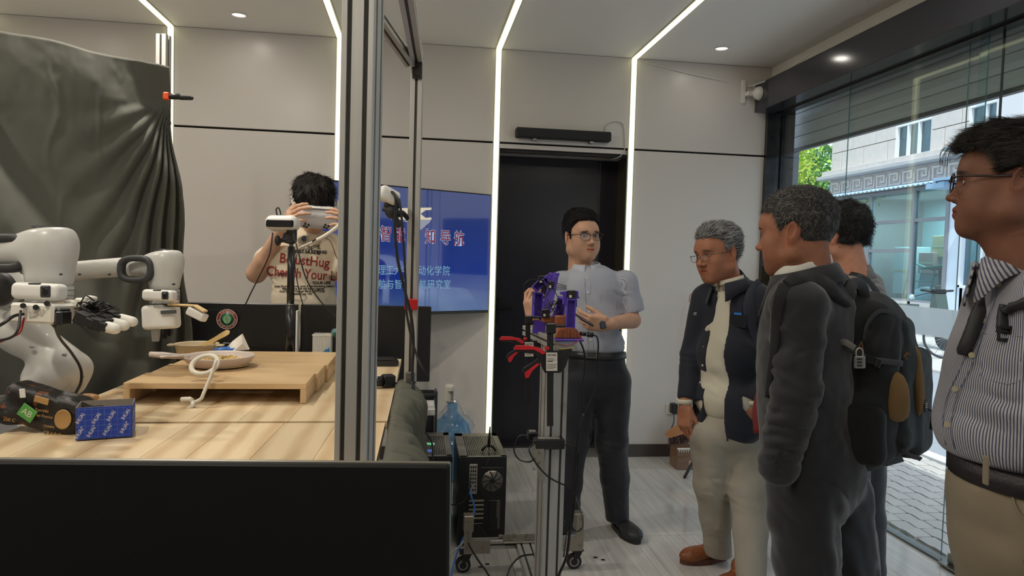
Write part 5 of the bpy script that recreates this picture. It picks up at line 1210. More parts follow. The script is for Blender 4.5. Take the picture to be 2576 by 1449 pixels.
for k in range(6): G().cyl(p+[-.012+.02*(k % 2), 0, .045-.018*k], p+[-.012+.02*(k % 2), -.006, .045-.018*k], .005, None, 8).build('bolt', steel, tr)
for (x, y) in ((.255, 3.13), (.775, 3.13), (.50, 1.9)):
    cs = G().box((x, y, .094), (.06, .06, .006), .002).prism([(-.012, 0), (.028, 0), (.012, -.038), (-.018, -.05)], (x, y-.014, .092), (1, 0, 0), (0, 0, 1), (0, 1, 0), .028).build('castor', black_soft, tr)
    G().cyl((x-.012, y-.012, .036), (x-.012, y+.012, .036), .035, None, 24).build('wheel', mat('wheel_rubber', (.02, .02, .02), .5), cs)
    G().cyl((x-.012, y-.0135, .036), (x-.012, y+.0135, .036), .023, None, 20).build('hub', mat('hub_grey', srgb(150, 150, 148), .4), cs)
    G().cyl((x-.012, y-.015, .036), (x-.012, y+.015, .036), .016, None, 20).build('hub_cap', black_pl, cs)
for i, (x0, y0, x1, y1, lb) in enumerate(((1343, 1104, 1421, 1130, 'black power brick strapped to the front of the aluminium column'), (1328, 1086, 1352, 1108, 'small black power box on the left of the aluminium column'))):
    yy = 2.43 if i == 0 else 2.50; a, b = at(x0, y1, y=yy), at(x1, y0, y=yy); o = thing('power_brick', lb, 'adapter', (a+b)/2-[0, 0, .02])
    G().box((a+b)/2+[0, .012, 0], (b[0]-a[0], .045, b[2]-a[2]), .004).build('body', black_pl, o); G().box((a+b)/2+[0, .012, (b[2]-a[2])/2+.0005], ((b[0]-a[0])*.7, .03, .001)).build('print', mat('print_grey', srgb(120, 118, 114), .6), o)
pur = mat('purple_plastic', srgb(86, 60, 176), .42, bump=(300, .1)); brn = mat('brown_plastic', srgb(150, 86, 52), .45)
def link(P, Q_, w, t, m, o, nm='link', ch=True, tw=0):
    u = nrm(Q_-P); L = np.linalg.norm(Q_-P); side = nrm(X_-u*(X_@u)); v = np.cross(u, side); M3 = np.stack([side, v, u], 1)@rotm(z=tw); c = (P+Q_)/2; g = G()
    if ch:
        for s_ in (-1, 1): g.box(c+M3@np.array([s_*(w/2-.0022), 0, 0]), (.0044, t, L), .001, M3)
        g.box(c+M3@np.array([0, t*.3, 0]), (w-.006, .004, L*.96), .001, M3)
        for s_ in (-1, 1): g.box(c+M3@np.array([0, 0, s_*(L/2-.004)]), (w, t*.95, .008), .001, M3)
    else: g.box(c, (w, t, L), .003, M3)
    return g.build(nm, m, o)
def servo(c, o, w=.026, rot=None):
    g = G().box(c, (w, .032, .030), .002, CR if rot is None else CR@rot); b_ = g.build('servo', black_pl, o); G().box(c-Y_*.017-X_*.004-Z_*.006, (.008, .001, .009), 0, CR).build('connector', white_pl, b_); return b_
D1, D2 = 2.62, 2.42
pa = thing('purple_robot_arm', 'folded purple robot arm with raised elbow at the far end of the trolley top', 'robot arm', at(1380, 835, d=D1))
link(at(1351, 800, d=D1+.06), at(1353, 735, d=D1+.06), .036, .030, pur, pa, tw=15)
link(at(1343, 729, d=D1+.05), at(1366, 706, d=D1+.05), .030, .030, pur, pa, 'shoulder_bracket')
servo(at(1363, 704, d=D1+.02), pa); link(at(1369, 712, d=D1), at(1391, 692, d=D1), .030, .028, pur, pa)
g = G()
for (x, y, w, h) in ((1393, 694, 22, 12), (1400, 699, 8, 22), (1384, 703, 14, 14), (1375, 697, 10, 10), (1404, 690, 6, 8), (1396, 687, 6, 6)): g.box(at(x, y, d=D1-.02), (R_(w, D1), .03, R_(h, D1)), .003, CR@rotm(0, 12, 0))
g.build('elbow_bracket', pur, pa)
servo(at(1386, 717, d=D1-.03), pa, .022)
link(at(1389, 722, d=D1-.03), at(1373, 786, d=D1-.05), .034, .028, pur, pa, 'forearm')
link(at(1398, 694, d=D1-.03), at(1391, 728, d=D1-.03), .020, .024, pur, pa, 'upper_bracket', False)
servo(at(1372, 788, d=D1-.08), pa, .03); 
G().box(at(1388, 803, d=D1-.05), (R_(48, D1), .07, .024), .004, CR).prism([(-.04, 0), (.04, 0), (.03, .02), (-.03, .016)], at(1355, 818, d=D1), X_, Z_, Y_, .07).build('base', brn, pa)
link(at(1340, 822, d=D1), at(1372, 824, d=D1), .05, .012, pur, pa, 'base_plate', False)
pa2 = thing('purple_robot_arm', 'upright purple robot arm on a brown fan base, near end of the trolley top', 'robot arm', at(1432, 860, d=D2))
link(at(1434, 828, d=D2-.02), at(1437, 750, d=D2-.02), R_(23, D2), .032, pur, pa2, 'upright')
servo(at(1437, 741, d=D2-.02), pa2, .028)
g = G()
for (x, y, w, h) in ((1450, 738, 8, 14), (1452, 748, 10, 5), (1421, 741, 9, 18), (1413, 737, 8, 8), (1448, 760, 5, 24), (1420, 757, 10, 20)): g.box(at(x, y, d=D2), (R_(w, D2), .034, R_(h, D2)), .002, CR)
g.build('shoulder_bracket', pur, pa2)
link(at(1407, 802, d=D2+.10), at(1414, 748, d=D2+.08), .032, .03, pur, pa2, 'rear_link', tw=-10)
link(at(1395, 800, d=D2+.10), at(1404, 775, d=D2+.1), .022, .02, pur, pa2, 'rear_bracket', False)
G().prism([(-.046, 0), (.046, 0), (.030, .028), (.012, .034), (-.014, .034), (-.034, .024)], at(1430, 850, d=D2-.05), X_, Z_, Y_, .075).build('fan_base', brn, pa2)
g = G()
for s_ in (-.024, 0, .024): g.prism([(-.0015, 0), (.0015, 0), (.0015, .032), (-.0015, .032)], at(1430, 850, d=D2-.055)+X_*s_, X_, Z_, -Y_, .006)
g.build('rib', brn, pa2); G().box(at(1430, 854, d=D2-.04), (R_(70, D2), .09, .008), .002, CR).build('base_plate', pur, pa2)
G().box(at(1413, 805, d=D2+.03), (R_(34, D2), .06, .032), .004, CR).build('rear_base', brn, pa2)
rn = np.random.RandomState(4); g = G()
for k in range(9):
    a = at(rn.uniform(1365, 1380), rn.uniform(745, 790), d=2.5); b = at(rn.uniform(1395, 1415), rn.uniform(745, 785), d=2.48); g.tube(curve_pts([a, (a+b)/2+np.array([0, 0, rn.uniform(-.03, .03)]), b], 6), .0016, 5)
for k in range(4): g.tube(curve_pts([at(1400, 712+k*5, d=2.55), at(1412, 716+k*4, d=2.5), at(1425, 719+k*3, d=2.5)], 4), .0014, 5)
g.tube(curve_pts([at(1368, 706, d=2.6), at(1335, 704, d=2.58), at(1318, 718, d=2.58), at(1320, 735, d=2.58)], 6), .0018, 5).tube(curve_pts([at(1340, 735, d=2.58), at(1342, 760, d=2.55), at(1352, 780, d=2.55), at(1362, 790, d=2.54)], 6), .0018, 5)
tag(g.build('arm_wiring', black_pl), 'tangle of thin black wires between the two purple arms', 'wires')
for (lb, c_, pts) in (('thin yellow wire looping round the brown fan base', srgb(216, 190, 60), [(1400, 838), (1392, 850), (1397, 868), (1412, 878), (1445, 874)]), ('thin red wire looping under the brown fan base', srgb(170, 30, 40), [(1456, 838), (1460, 850), (1448, 862), (1425, 870), (1405, 866)])):
    tag(G().tube(curve_pts([at(x, y, d=2.33) for x, y in pts], 6), .0014, 5).build('wire', mat('w'+lb[5:8], c_, .5)), lb, 'wire')
# bar clamps
lab = mat('clamp_label', srgb(214, 208, 198), .6); redp = mat('clamp_red', srgb(205, 30, 44), .45); ink = mat('ink_black', (.02, .02, .02), .6)
def clampo(lb, bx, byt, byb, cy_, d, s):
    o = thing('bar_clamp', lb, 'clamp', at(bx, cy_, d=d)); q = lambda x, y, dd=0: at(bx+x*s, cy_+y*s, d=d+dd)
    a, b = at(bx, byt, d=d), at(bx, byb, d=d)
    G().box((a+b)/2, (R_(16*s, d), .008, np.linalg.norm(a-b)), .001, CR).build('bar', black_pl, o)
    G().box(at(bx+2, byt+4, d=d), (R_(24*s, d), .03, R_(26*s, d)), .003, CR).box(at(bx+22*s, byt-2, d=d), (R_(34*s, d), .028, R_(7*s, d)), .002, CR).build('fixed_jaw', black_pl, o)
    P = lambda L: [(x*s*d/F, -y*s*d/F) for x, y in L]
    G().prism(P([(-32, -28), (12, -30), (50, -36), (34, 10), (22, 24), (-18, 24), (-26, 8)])[::-1], q(4, 0), X_, Z_, Y_, .032).build('body', black_pl, o)
    G().prism(P([(-96, -36), (-90, -44), (-60, -44), (-30, -38), (-14, -26), (-22, -22), (-44, -34), (-92, -34)])[::-1], q(4, 0, -.008), X_, Z_, Y_, .026).build('red_handle_top', redp, o)
    G().prism(P([(-94, -35), (-46, -34), (-24, -22), (-20, -12), (-44, -24), (-92, -28)])[::-1], q(4, 0, -.004), X_, Z_, Y_, .028).build('handle', black_pl, o)
    G().prism(P([(-26, -10), (-30, 2), (-52, 14), (-62, 34), (-70, 36), (-74, 22), (-70, 12), (-50, 0), (-34, -12)])[::-1], q(4, 0, -.002), X_, Z_, Y_, .024).build('trigger', black_pl, o)
    G().prism(P([(-30, 2), (-48, 18), (-58, 36), (-66, 37), (-68, 24), (-52, 12), (-36, 0)])[::-1], q(4, 0, -.01), X_, Z_, Y_, .02).build('red_trigger_pad', redp, o)
    G().box(q(-8, -38, 0), (R_(12*s, d), .02, R_(8*s, d)), .002, CR).build('red_button', redp, o)
    l_ = G().box(q(4, -4, -.018), (R_(28*s, d), .001, R_(46*s, d)), .001, CR).build('paper_label', lab, o)
    g = G(); rn = np.random.RandomState(1)
    for i in range(12): g.box(q(4-10+i*1.8, -21, -.0188), (R_((.5+rn.rand()*.8)*s, d), .0006, R_(5*s, d)), 0, CR)
    for i, w_ in enumerate((16, 20, 14, 0, 22, 20, 22, 16)):
        if w_: g.box(q(4-(22-w_)/2, -12+i*3.6, -.0188), (R_(w_*s, d), .0006, R_((2.0 if i == 2 else .9)*s, d)), 0, CR)
    g.build('label_print', ink, l_)
    return o
clampo('nearer red and black bar clamp gripping the trolley top beam', 1384, 822, 1072, 914, 2.30, 1.0)
clampo('farther red and black bar clamp, left of the near one', 1328, 800, 1020, 882, 2.62, .78)
G().tube([at(1322, 905, d=2.62), at(1319, 1020, d=2.62)], .0016, 5).tube([at(1332, 905, d=2.62), at(1330, 1022, d=2.62)], .0016, 5).build('x', steel) if 0 else None
# cables of the trolley
cn_ = thing('cable_connector', 'black barrel connectors beside the purple arm fan base', 'connector', at(1480, 842, d=2.4))
G().cyl(at(1458, 839, d=2.4), at(1475, 841, d=2.4), .007).cyl(at(1477, 841, d=2.4), at(1492, 843, d=2.4), .009).build('plug', black_pl, cn_)
cable('black cable from the barrel connector down past the belt buckle', [at(1492, 843, d=2.4), at(1502, 848, d=2.4), at(1505, 870, d=2.4), at(1503, 905, d=2.42), at(1503, 940, d=2.42), at(1495, 985, d=2.42), at(1475, 1030, d=2.42), at(1470, 1040, d=2.42)], .0032)
cable('black cable hanging from the fan base down to the cable joint', [at(1450, 840, d=2.4), at(1468, 880, d=2.41), at(1472, 920, d=2.42), at(1466, 970, d=2.42), at(1467, 1020, d=2.42), at(1471, 1040, d=2.42)], .0032)
cable('thick black cable falling beside the aluminium column to the floor', [at(1470, 1040, d=2.42), at(1458, 1080, d=2.42), at(1452, 1130, d=2.42), at(1444, 1180, d=2.42), at(1440, 1260, d=2.42), at(1434, 1330, d=2.42), at(1425, 1400, d=2.42), at(1405, 1450, d=2.45), at(1398, 1500, d=2.45)], .005)
cable('second black cable bowed out beside the aluminium column', [at(1421, 1118, d=2.42), at(1445, 1125, d=2.42), at(1455, 1150, d=2.42), at(1452, 1200, d=2.42), at(1446, 1260, d=2.42), at(1436, 1330, d=2.42), at(1420, 1310, d=2.42)], .0032)
cable('black cable reaching right to the trolley corner plate', [at(1445, 1240, d=2.6), at(1462, 1290, d=2.8), at(1466, 1325, d=3.0), at(1450, 1338, d=3.0), at(1428, 1340, d=2.9), at(1418, 1400, d=2.6)], .0032)
cable('black cable looping left from the power brick', [at(1328, 1096, d=2.5), at(1306, 1098, d=2.5), at(1293, 1130, d=2.5), at(1305, 1155, d=2.5), at(1330, 1162, d=2.48), at(1345, 1155, d=2.45)], .003)
cable('thin black cable crossing the column from the power brick', [at(1343, 1118, d=2.40), at(1331, 1130, d=2.38), at(1345, 1160, d=2.37), at(1380, 1200, d=2.37), at(1432, 1226, d=2.4)], .003)
cable('black cable arching over the trolley base', [at(1342, 1394, d=2.9), at(1310, 1400, d=2.9), at(1285, 1425, d=2.85), at(1272, 1460, d=2.8)], .004)
# ================================================================ water bottle, easel, broom, dustpan
wbn = at(1128, 1100, y=4.5); wx = wbn[0]+.02
wt = thing('water_bottle', 'blue water-cooler bottle in crumpled clear plastic beside the doorway', 'bottle', (wx, 4.5, 0))
bl = mat('water_blue', srgb(120, 180, 225), .12, alpha=.80)
G().lathe((wx, 4.5, 0), [(0, .01), (.11, .01), (.125, .03), (.12, .10), (.127, .12), (.12, .15), (.127, .20), (.127, .30), (.11, .36), (.05, .42), (.032, .44), (.032, .49), (0, .49)], 32).build('bottle', bl, wt)
V, Q = sdf_mesh([ell((wx, 4.5, .22), (.15, .15, .24)), cap((wx, 4.5, .38), (wx, 4.5, .46), .09, .04, None, .04)], .012, lambda P: .03*fbm(P, 11, 3))
mesh_obj('plastic_wrap', V, Q, thin_glass('clear_film', (.93, .96, 1.0), .10, .12), wt, smooth=False)
pp = at(1118, 978, y=4.5); G().box((wx-.02, 4.5, .555), (.062, .06, .12), .012).box((wx-.02, 4.46, .59), (.03, .03, .03), .004).build('pump', mat('pump_cream', srgb(226, 220, 206), .4), wt)
G().box((wx-.005, 4.468, .545), (.018, .004, .06), .006).build('pump_slot', mat('pump_slot', srgb(150, 150, 148), .5), wt)
es = thing('floor_stand', 'dark grey folded metal stand leaning beside the water bottle', 'stand', (.12, 4.2, 0))
G().box((.135, 4.15, .33), (.012, .22, .62), .003, rotm(x=-6)).box((.07, 4.15, .33), (.11, .02, .62), .003, rotm(x=-6)).box((.08, 4.10, .62), (.12, .05, .02), .004).build('panel', mat('stand_grey', srgb(64, 68, 74), .4, .3), es)
G().box((.08, 4.1, .012), (.2, .3, .02), .004).build('foot_plate', black_pl, es)
br = thing('broom', 'broom with light wooden head and brown bristles leaning against the wall', 'broom', at(1730, 1080, y=4.75))
bA, bB, bC = at(1684, 1092, y=4.72), at(1745, 1074, y=4.75), at(1745, 760, y=4.84)
u = nrm(bB-bA); n2 = np.cross(u, [0, 1, 0]); n2 = n2 if n2[2] > 0 else -n2
G().prism([(-.02, -.012), (.0, -.030), (.34, -.030), (.34, .02), (.17, .045), (.02, .016)], bA, u, n2, (0, 1, 0), .05).build('head', mat('broom_wood', srgb(190, 128, 78), .5, noise=(12, .12)), br)
g = G(); rn = np.random.RandomState(3)
for k in range(230):
    t = rn.rand()*.33; yv = rn.rand()*.045; a = bA+u*t-n2*.030+np.array([0, yv, 0]); g.tube([a, a-n2*rn.uniform(.07, .085)+u*rn.uniform(-.035, .0)+[0, rn.uniform(-.01, .01), 0]], [.0022, .0014], 4, False)
g.build('bristles', mat('bristle_brown', srgb(92, 66, 62), .7), br, kind='stuff')
G().cyl(bA+u*.17+n2*.04, bC, .012, None, 10).build('handle', mat('orange_handle', srgb(196, 110, 60), .5), br)
G().tube(curve_pts([bC+[-.035, 0, .0], bC+[-.03, 0, .05], bC+[0, 0, .06], bC+[.01, 0, .0]], 4), .003, 6).build('hang_loop', MATS['orange_handle'], br)
du = thing('dustpan', 'clear brown dustpan box with a white comb edge standing below the broom', 'dustpan', at(1730, 1182, z=0))
a = at(1703, 1181, z=.004); g = G(); clb = mat('clear_brown', srgb(150, 116, 92), .15, alpha=.62); X0, Y0 = a[0], a[1]
for (cx_, cy_, w_, d_, z_, h_) in ((X0+.13, Y0, .26, .004, .07, .14), (X0, Y0+.07, .004, .14, .07, .14), (X0+.26, Y0+.07, .004, .14, .07, .14), (X0+.13, Y0+.14, .26, .004, .07, .14), (X0+.13, Y0+.07, .26, .14, .004, .004)): g.box((cx_, cy_, z_+.004), (w_, d_, h_))
g.build('box', clb, du)
g = G().box((X0+.13, Y0-.004, .150), (.27, .012, .012), .002)
for k in range(16): g.box((X0+.01+k*.016, Y0-.006, .138), (.005, .008, .022), .001)
g.build('comb', white_pl, du)
G().box((X0+.14, Y0-.003, .045), (.11, .003, .04), .004).build('label', mat('pan_label', srgb(196, 176, 160), .5), du)
G().cyl(at(1745, 1158, y=Y0-.05), at(1722, 1201, z=.014), .010, None, 10).build('leg_tube', black_pl, du)
# yellow notice on the window by the corner
yn = at(1945, 706, x=XG-.004)
ns = thing('window_notice', 'yellow paper notice stuck on the shop window near the corner', 'sign', yn)
G().box(yn, (.002, .52, .21)).build('paper', mat('yellow_paper', srgb(232, 212, 130), .6), ns)
for k, (s_, dz) in enumerate((('注意', .065), ('安全出口', .02), ('请勿靠近', -.02), ('保持通道畅通', -.06))): text_obj('lettering', s_, yn+[-.0016, .0, dz], (0, -1, 0), (0, 0, 1), .045, mat('notice_ink', srgb(196, 110, 70), .6), ns, 'CENTER', .0003)
# ================================================================ scooter mirrors and bicycle across the street
bk = thing('bicycle', 'blue bicycle parked on the sunny forecourt across the street', 'bicycle', at(2378, 903, z=0))
bw = at(2378, 903, z=0); BX = bw[0]; BY = bw[1]; WR = .335
tyre = mat('tyre', srgb(50, 54, 60), .7); bbl = mat('bike_blue', srgb(40, 110, 200), .35)
dv = nrm(np.array([.93, -.36, 0]))
def wheel(c, nm):
    pts = [c+dv*WR*math.cos(t)+np.array([0, 0, WR*math.sin(t)]) for t in np.linspace(0, 2*math.pi, 41)]
    w = G().tube(pts, .020, 8, False).build(nm, tyre, bk); g = G()
    for k in range(18): t = k*2*math.pi/18; g.tube([c+np.array([0, 0, 0]), c+dv*(WR-.02)*math.cos(t)+np.array([0, 0, (WR-.02)*math.sin(t)])], .0025, 4, False)
    g.cyl(c-np.cross(dv, [0, 0, 1])*.05, c+np.cross(dv, [0, 0, 1])*.05, .03).build('spokes', steel, w)
w1 = np.array([BX, BY, WR+.015]); w2 = w1+dv*1.02; wheel(w1, 'wheel'); wheel(w2, 'wheel')
bbk = w1+dv*.44+[0, 0, -.05]; st2 = w1+dv*.30+[0, 0, .48]; hdp = w2-dv*.16+[0, 0, .50]
g = G()
for (a, b) in ((w1, bbk), (w1, st2), (bbk, st2), (bbk, hdp), (st2, hdp-[0, 0, .05]), (hdp, w2)): g.tube([a, b], .018, 8)
g.build('frame', bbl, bk)
nn = np.cross(dv, [0, 0, 1]); G().tube([hdp+[0, 0, .1]-nn*.28-dv*.1, hdp+[0, 0, .14]-nn*.1, hdp+[0, 0, .14]+nn*.1, hdp+[0, 0, .1]+nn*.28-dv*.1], .012, 8).tube([hdp, hdp+[0, 0, .14]], .012, 8).build('handlebar', steel, bk)
G().sphere(st2+[0, 0, .12], (.12, .07, .03), 12).tube([st2, st2+[0, 0, .1]], .012, 8).build('saddle', black_pl, bk); G().cyl(bbk-nn*.03, bbk+nn*.03, .09, None, 20).cyl(bbk-nn*.09, bbk+nn*.09, .012).build('chainring', steel, bk)
G().box(w1+dv*.02+[0, 0, .40], (.35, .12, .02), .005, np.stack([dv, nn, (0, 0, 1)], 1)).build('rack', mat('bike_rack', srgb(60, 64, 70), .5), bk)
sc = thing('scooter', 'parked motor scooter with round mirrors behind the frosted window band', 'scooter', at(2325, 850, x=9.6)*[1, 1, 0])
sp_ = at(2322, 762, x=9.4); sy = sp_[1]
G().prism([(-.9, .25), (.5, .25), (.55, .5), (.42, .98), (.34, 1.0), (.25, .45), (-.2, .45), (-.25, .75), (-.95, .72)], (9.3, sy, .03), (0, -1, 0), (0, 0, 1), (1, 0, 0), .22).build('body', mat('scooter_grey', srgb(70, 84, 80), .35, coat=.5), sc)
for yy in (.62, -.75): G().cyl((9.36, sy-yy, .25), (9.46, sy-yy, .25), .235, None, 24).build('wheel', tyre, sc)
G().tube([(9.1, sy-.30, 1.07), (9.4, sy-.36, 1.05), (9.75, sy-.30, 1.07)], .02, 8).box((9.41, sy-.36, 1.05), (.26, .12, .09), .02).build('handlebar', black_pl, sc)
for (mx_, my_, s_) in ((2294, 747, 1), (2356, 741, 1)):
    p = at(mx_, my_, x=9.3 if mx_ < 2320 else 9.6); m_ = G().tube([(9.4, sy-.36, 1.07), (p[0], p[1], p[2])], .008, 6).build('mirror_stalk', black_pl, sc)
    G().sphere(p, (.05, .055, .055), 14).build('mirror', mat('mirror_pale', srgb(200, 225, 230), .1, .6), m_)
# parked white car reflected in the display
car = thing('car', 'white saloon car parked on the road outside the shop', 'car', (6.2, -.8, 0))
def car_f(u, v):
    H_ = np.interp(u, [0, .04, .16, .34, .60, .80, .93, .98, 1], [.60, .86, .98, 1.38, 1.43, 1.02, .90, .72, .55]); Wd = np.interp(u, [0, .1, .5, .9, 1], [.60, .84, .88, .82, .55]); a = v*math.pi; x = -math.cos(a); z = math.sin(a)
    k = np.clip((H_-1.05)/.35, 0, 1)
    return np.array([6.2+Wd*np.sign(x)*abs(x)**.5*(1-.30*k*np.clip((z-.55)/.45, 0, 1)), -3.05+4.5*u, .25+(H_-.25)*abs(z)**.45])
G().grid(car_f, 60, 24).build('body', mat('car_white', srgb(235, 236, 238), .2, coat=1), car)
for yy in (.42, -2.25):
    for xx in (5.38, 7.02):
        w = G().cyl((xx-.1, yy, .32), (xx+.1, yy, .32), .33, None, 28).build('wheel', tyre, car); g = G()
        for k in range(10): a_ = k*math.pi/5; g.tube([(xx-.115, yy, .32), (xx-.115, yy+.2*math.cos(a_), .32+.2*math.sin(a_))], [.03, .018], 6)
        g.build('hub', mat('alloy', srgb(190, 192, 196), .3, .6), w)
g = G()
for sx in (-1, 1): g.prism([(-1.35, 1.0), (.35, .96), (-.15, 1.30), (-1.0, 1.32)], (6.2+sx*.80-.01, -.9, 0), (0, 1, 0), (0, 0, 1), (1, 0, 0), .03)
g.build('windows', mat('car_glass', (.02, .025, .03), .06), car)
# ================================================================ people: shared builders
def stripe_mat(name, c0, c1, period, duty, rough=.8, soft=.12, attrn='U', bump=None):
    m = bpy.data.materials.new(name); m.use_nodes = True; t = m.node_tree; b = t.nodes['Principled BSDF']
    a = t.nodes.new('ShaderNodeAttribute'); a.attribute_name = attrn
    d = t.nodes.new('ShaderNodeMath'); d.operation = 'DIVIDE'; d.inputs[1].default_value = period; t.links.new(a.outputs['Fac'], d.inputs[0])
    f = t.nodes.new('ShaderNodeMath'); f.operation = 'PINGPONG'; f.inputs[1].default_value = .5; t.links.new(d.outputs[0], f.inputs[0])
    r = t.nodes.new('ShaderNodeMapRange'); r.inputs['From Min'].default_value = duty/2-soft; r.inputs['From Max'].default_value = duty/2+soft; t.links.new(f.outputs[0], r.inputs[0])
    mx = t.nodes.new('ShaderNodeMix'); mx.data_type = 'RGBA'; mx.inputs[6].default_value = _c(c1); mx.inputs[7].default_value = _c(c0)
    t.links.new(r.outputs[0], mx.inputs[0]); t.links.new(mx.outputs[2], b.inputs['Base Color']); b.inputs['Roughness'].default_value = rough
    b.inputs['Sheen Weight'].default_value = .1; MATS[name] = m; return m
def folds(P, F_):
    o = 0
    for (c, ax, lam, amp, rad) in F_:
        q = P-A(*c); ax = nrm(ax).astype(np.float32); t = (q@ax)[..., None]
        Q = (q*.30+t*ax*.70+.012*np.stack([vnoise(P, 16), vnoise(P+3, 16), vnoise(P+7, 16)], -1)+A(5, 5, 5))
        n = vnoise(Q, 1.75/lam)
        o = o+amp*1.5*(.45-np.abs(n)*1.5)*np.exp(-(q*q).sum(-1)/rad**2)
    return o
def head_prims(w=1, jaw=1, nose=1, chin=1, fat=0, cheek=1, lip=0, neckr=.054, neck_to=(0, -.03, -.20)):
    p = [ell((0, -.012, .035), (.0745*w, .096, .084), None, .02), ell((0, .022, .005), (.066*w, .070, .075), None, .03),
         ell((0, .026, -.045), (.054*w+fat*.5, .062, .070), None, .03)]
    for s in (-1, 1):
        p += [cap((s*.058*w*jaw, -.008, -.058), (s*.020*chin, .066, -.098), .017+fat*.4, .015, None, .03),
              cap((s*.060*w*jaw, -.008, -.02), (s*.058*w*jaw, -.008, -.062), .014, .017+fat*.4, None, .03),
              ell((s*.038*w, .058, -.026), (.024*cheek, .022, .022), None, .03), ell((s*.034*w, .052, -.058), (.024+fat, .024, .026), None, .03)]
    p += [ell((0, .071, -.098), (.021*chin, .016, .016), None, .022), ell((0, .070, -.066), (.030, .019, .026), None, .025),
          cap((-.034, .077, .026), (.034, .077, .026), .0125, .0125, None, .018), ell((0, .074, .045), (.045, .020, .035), None, .03)]
    for s in (-1, 1): p.append(ell((s*.0315, .101, .004), (.019, .017, .0105), None, .014, 's'))
    for s in (-1, 1): p.append(ell((s*.0315, .0745, .004), (.0162, .0150, .0140), None, .003))     # lids
    for s in (-1, 1): p.append(ell((s*.0315, .0935, .0025), (.0135, .0120, .0040), None, .0012, 's'))     # opening
    n = nose
    p += [cap((0, .086, .016), (0, .100*1, -.020), .0065, .0085*n, None, .010), ell((0, .101+.006*n, -.030), (.0105*n, .0120*n, .0095*n), None, .008)]
    for s in (-1, 1): p += [ell((s*.0125*n, .094+.003*n, -.034), (.0075*n, .010, .0075), None, .006), ell((s*.0065*n, .101, -.041), (.0032, .0045, .0035), None, .003, 's')]
    l = lip*.004
    p += [cap((-.019, .083, -.0605), (0, .0915+l, -.0575), .0045, .0058+l*.5, None, .005), cap((.019, .083, -.0605), (0, .0915+l, -.0575), .0045, .0058+l*.5, None, .005),
          cap((-.017, .082, -.0675), (0, .0895+l, -.0700), .0048, .0068+l*.5, None, .005), cap((.017, .082, -.0675), (0, .0895+l, -.0700), .0048, .0068+l*.5, None, .005),
          cap((-.021, .0875, -.0640), (0, .0975, -.0632), .0010, .0016, None, .002, 's'), cap((.021, .0875, -.0640), (0, .0975, -.0632), .0010, .0016, None, .002, 's')]
    p += [cap((0, -.028, -.055), neck_to, neckr, neckr*1.12, None, .03), cap((0, .03, -.085), (0, -.005, -.15), .022+fat*.8, .03, None, .03)]
    for s in (-1, 1):
        R = rotm(12, 0, s*-22)
        p += [ell((s*.0790*w, -.016, .002), (.0080, .0195, .0335), R, .004), ell((s*.0765*w, -.010, -.027), (.008, .011, .013), R, .006),
              ell((s*.0885*w, -.012, .005), (.0075, .0110, .0215), R, .003, 's')]
    return p
def skin_col(V, base, lips=(.55, .26, .22), brow=None, stub=0, hairc=(.02, .015, .012), bw=1):
    c = np.tile(np.array(base, float), (len(V), 1)); x, y, z = np.abs(V[:, 0]), V[:, 1], V[:, 2]
    c *= (1+.07*fbm(V, 60, 2))[:, None]
    def blend(w, col): c[:] = c*(1-w[:, None])+np.array(col)*w[:, None]
    L = np.clip(1-((x/.026)**2+((z+.0635)/.0110)**2), 0, 1)*(y > .06); blend(np.clip(L*2.2, 0, .85), np.array(base)*np.array(lips)*1.75)
    L = np.clip(1-((x/.020)**2+((z+.0637)/.0022)**2), 0, 1)*(y > .06); blend(np.clip(L*3, 0, .8), np.array(base)*.12)
    E = np.clip(1-(((x-.0315)/.019)**2+((z-.0035)/.010)**2), 0, 1)*(y > .05); blend(np.clip(E*1.5, 0, .35), np.array(base)*.45)
    Ld = np.clip(1-(((x-.0315)/.0155)**2+((z-.0085)/.0022)**2), 0, 1)*(y > .05); blend(np.clip(Ld*2, 0, .85), (.02, .015, .015))
    B = np.clip(1-(((x-.034)/(.021*bw))**2+((z-.0245+(x-.034)*.12)/.0050)**2), 0, 1)*(y > .05); blend(np.clip(B*2.5, 0, .85), hairc)
    N = np.clip(1-((x/.02)**2+((z+.03)/.016)**2), 0, 1)*(y > .09); blend(N*.35, np.array(base)*(1.15, .85, .8))
    R = np.clip(1-((x-.078)/.02)**2, 0, 1)*(np.abs(z) < .04)*(np.abs(y+.014) < .03); blend(R*.35, np.array(base)*(1.15, .80, .75))
    if stub: S_ = np.clip(1-((x/.03)**2+((z+.072)/.03)**2), 0, 1)*(y > .03); blend(np.clip(S_*1.3, 0, stub), np.array(base)*.5)
    return c
eye_w = mat('eye_white', srgb(205, 198, 192), .2, coat=.5); eye_i = mat('eye_iris', srgb(38, 24, 18), .15, coat=1)
skin_m = {}
def skin_mat(nm):
    return mat(nm, (.5, .3, .2), .6, attr=True, bump=(260, .10), spec=.35)
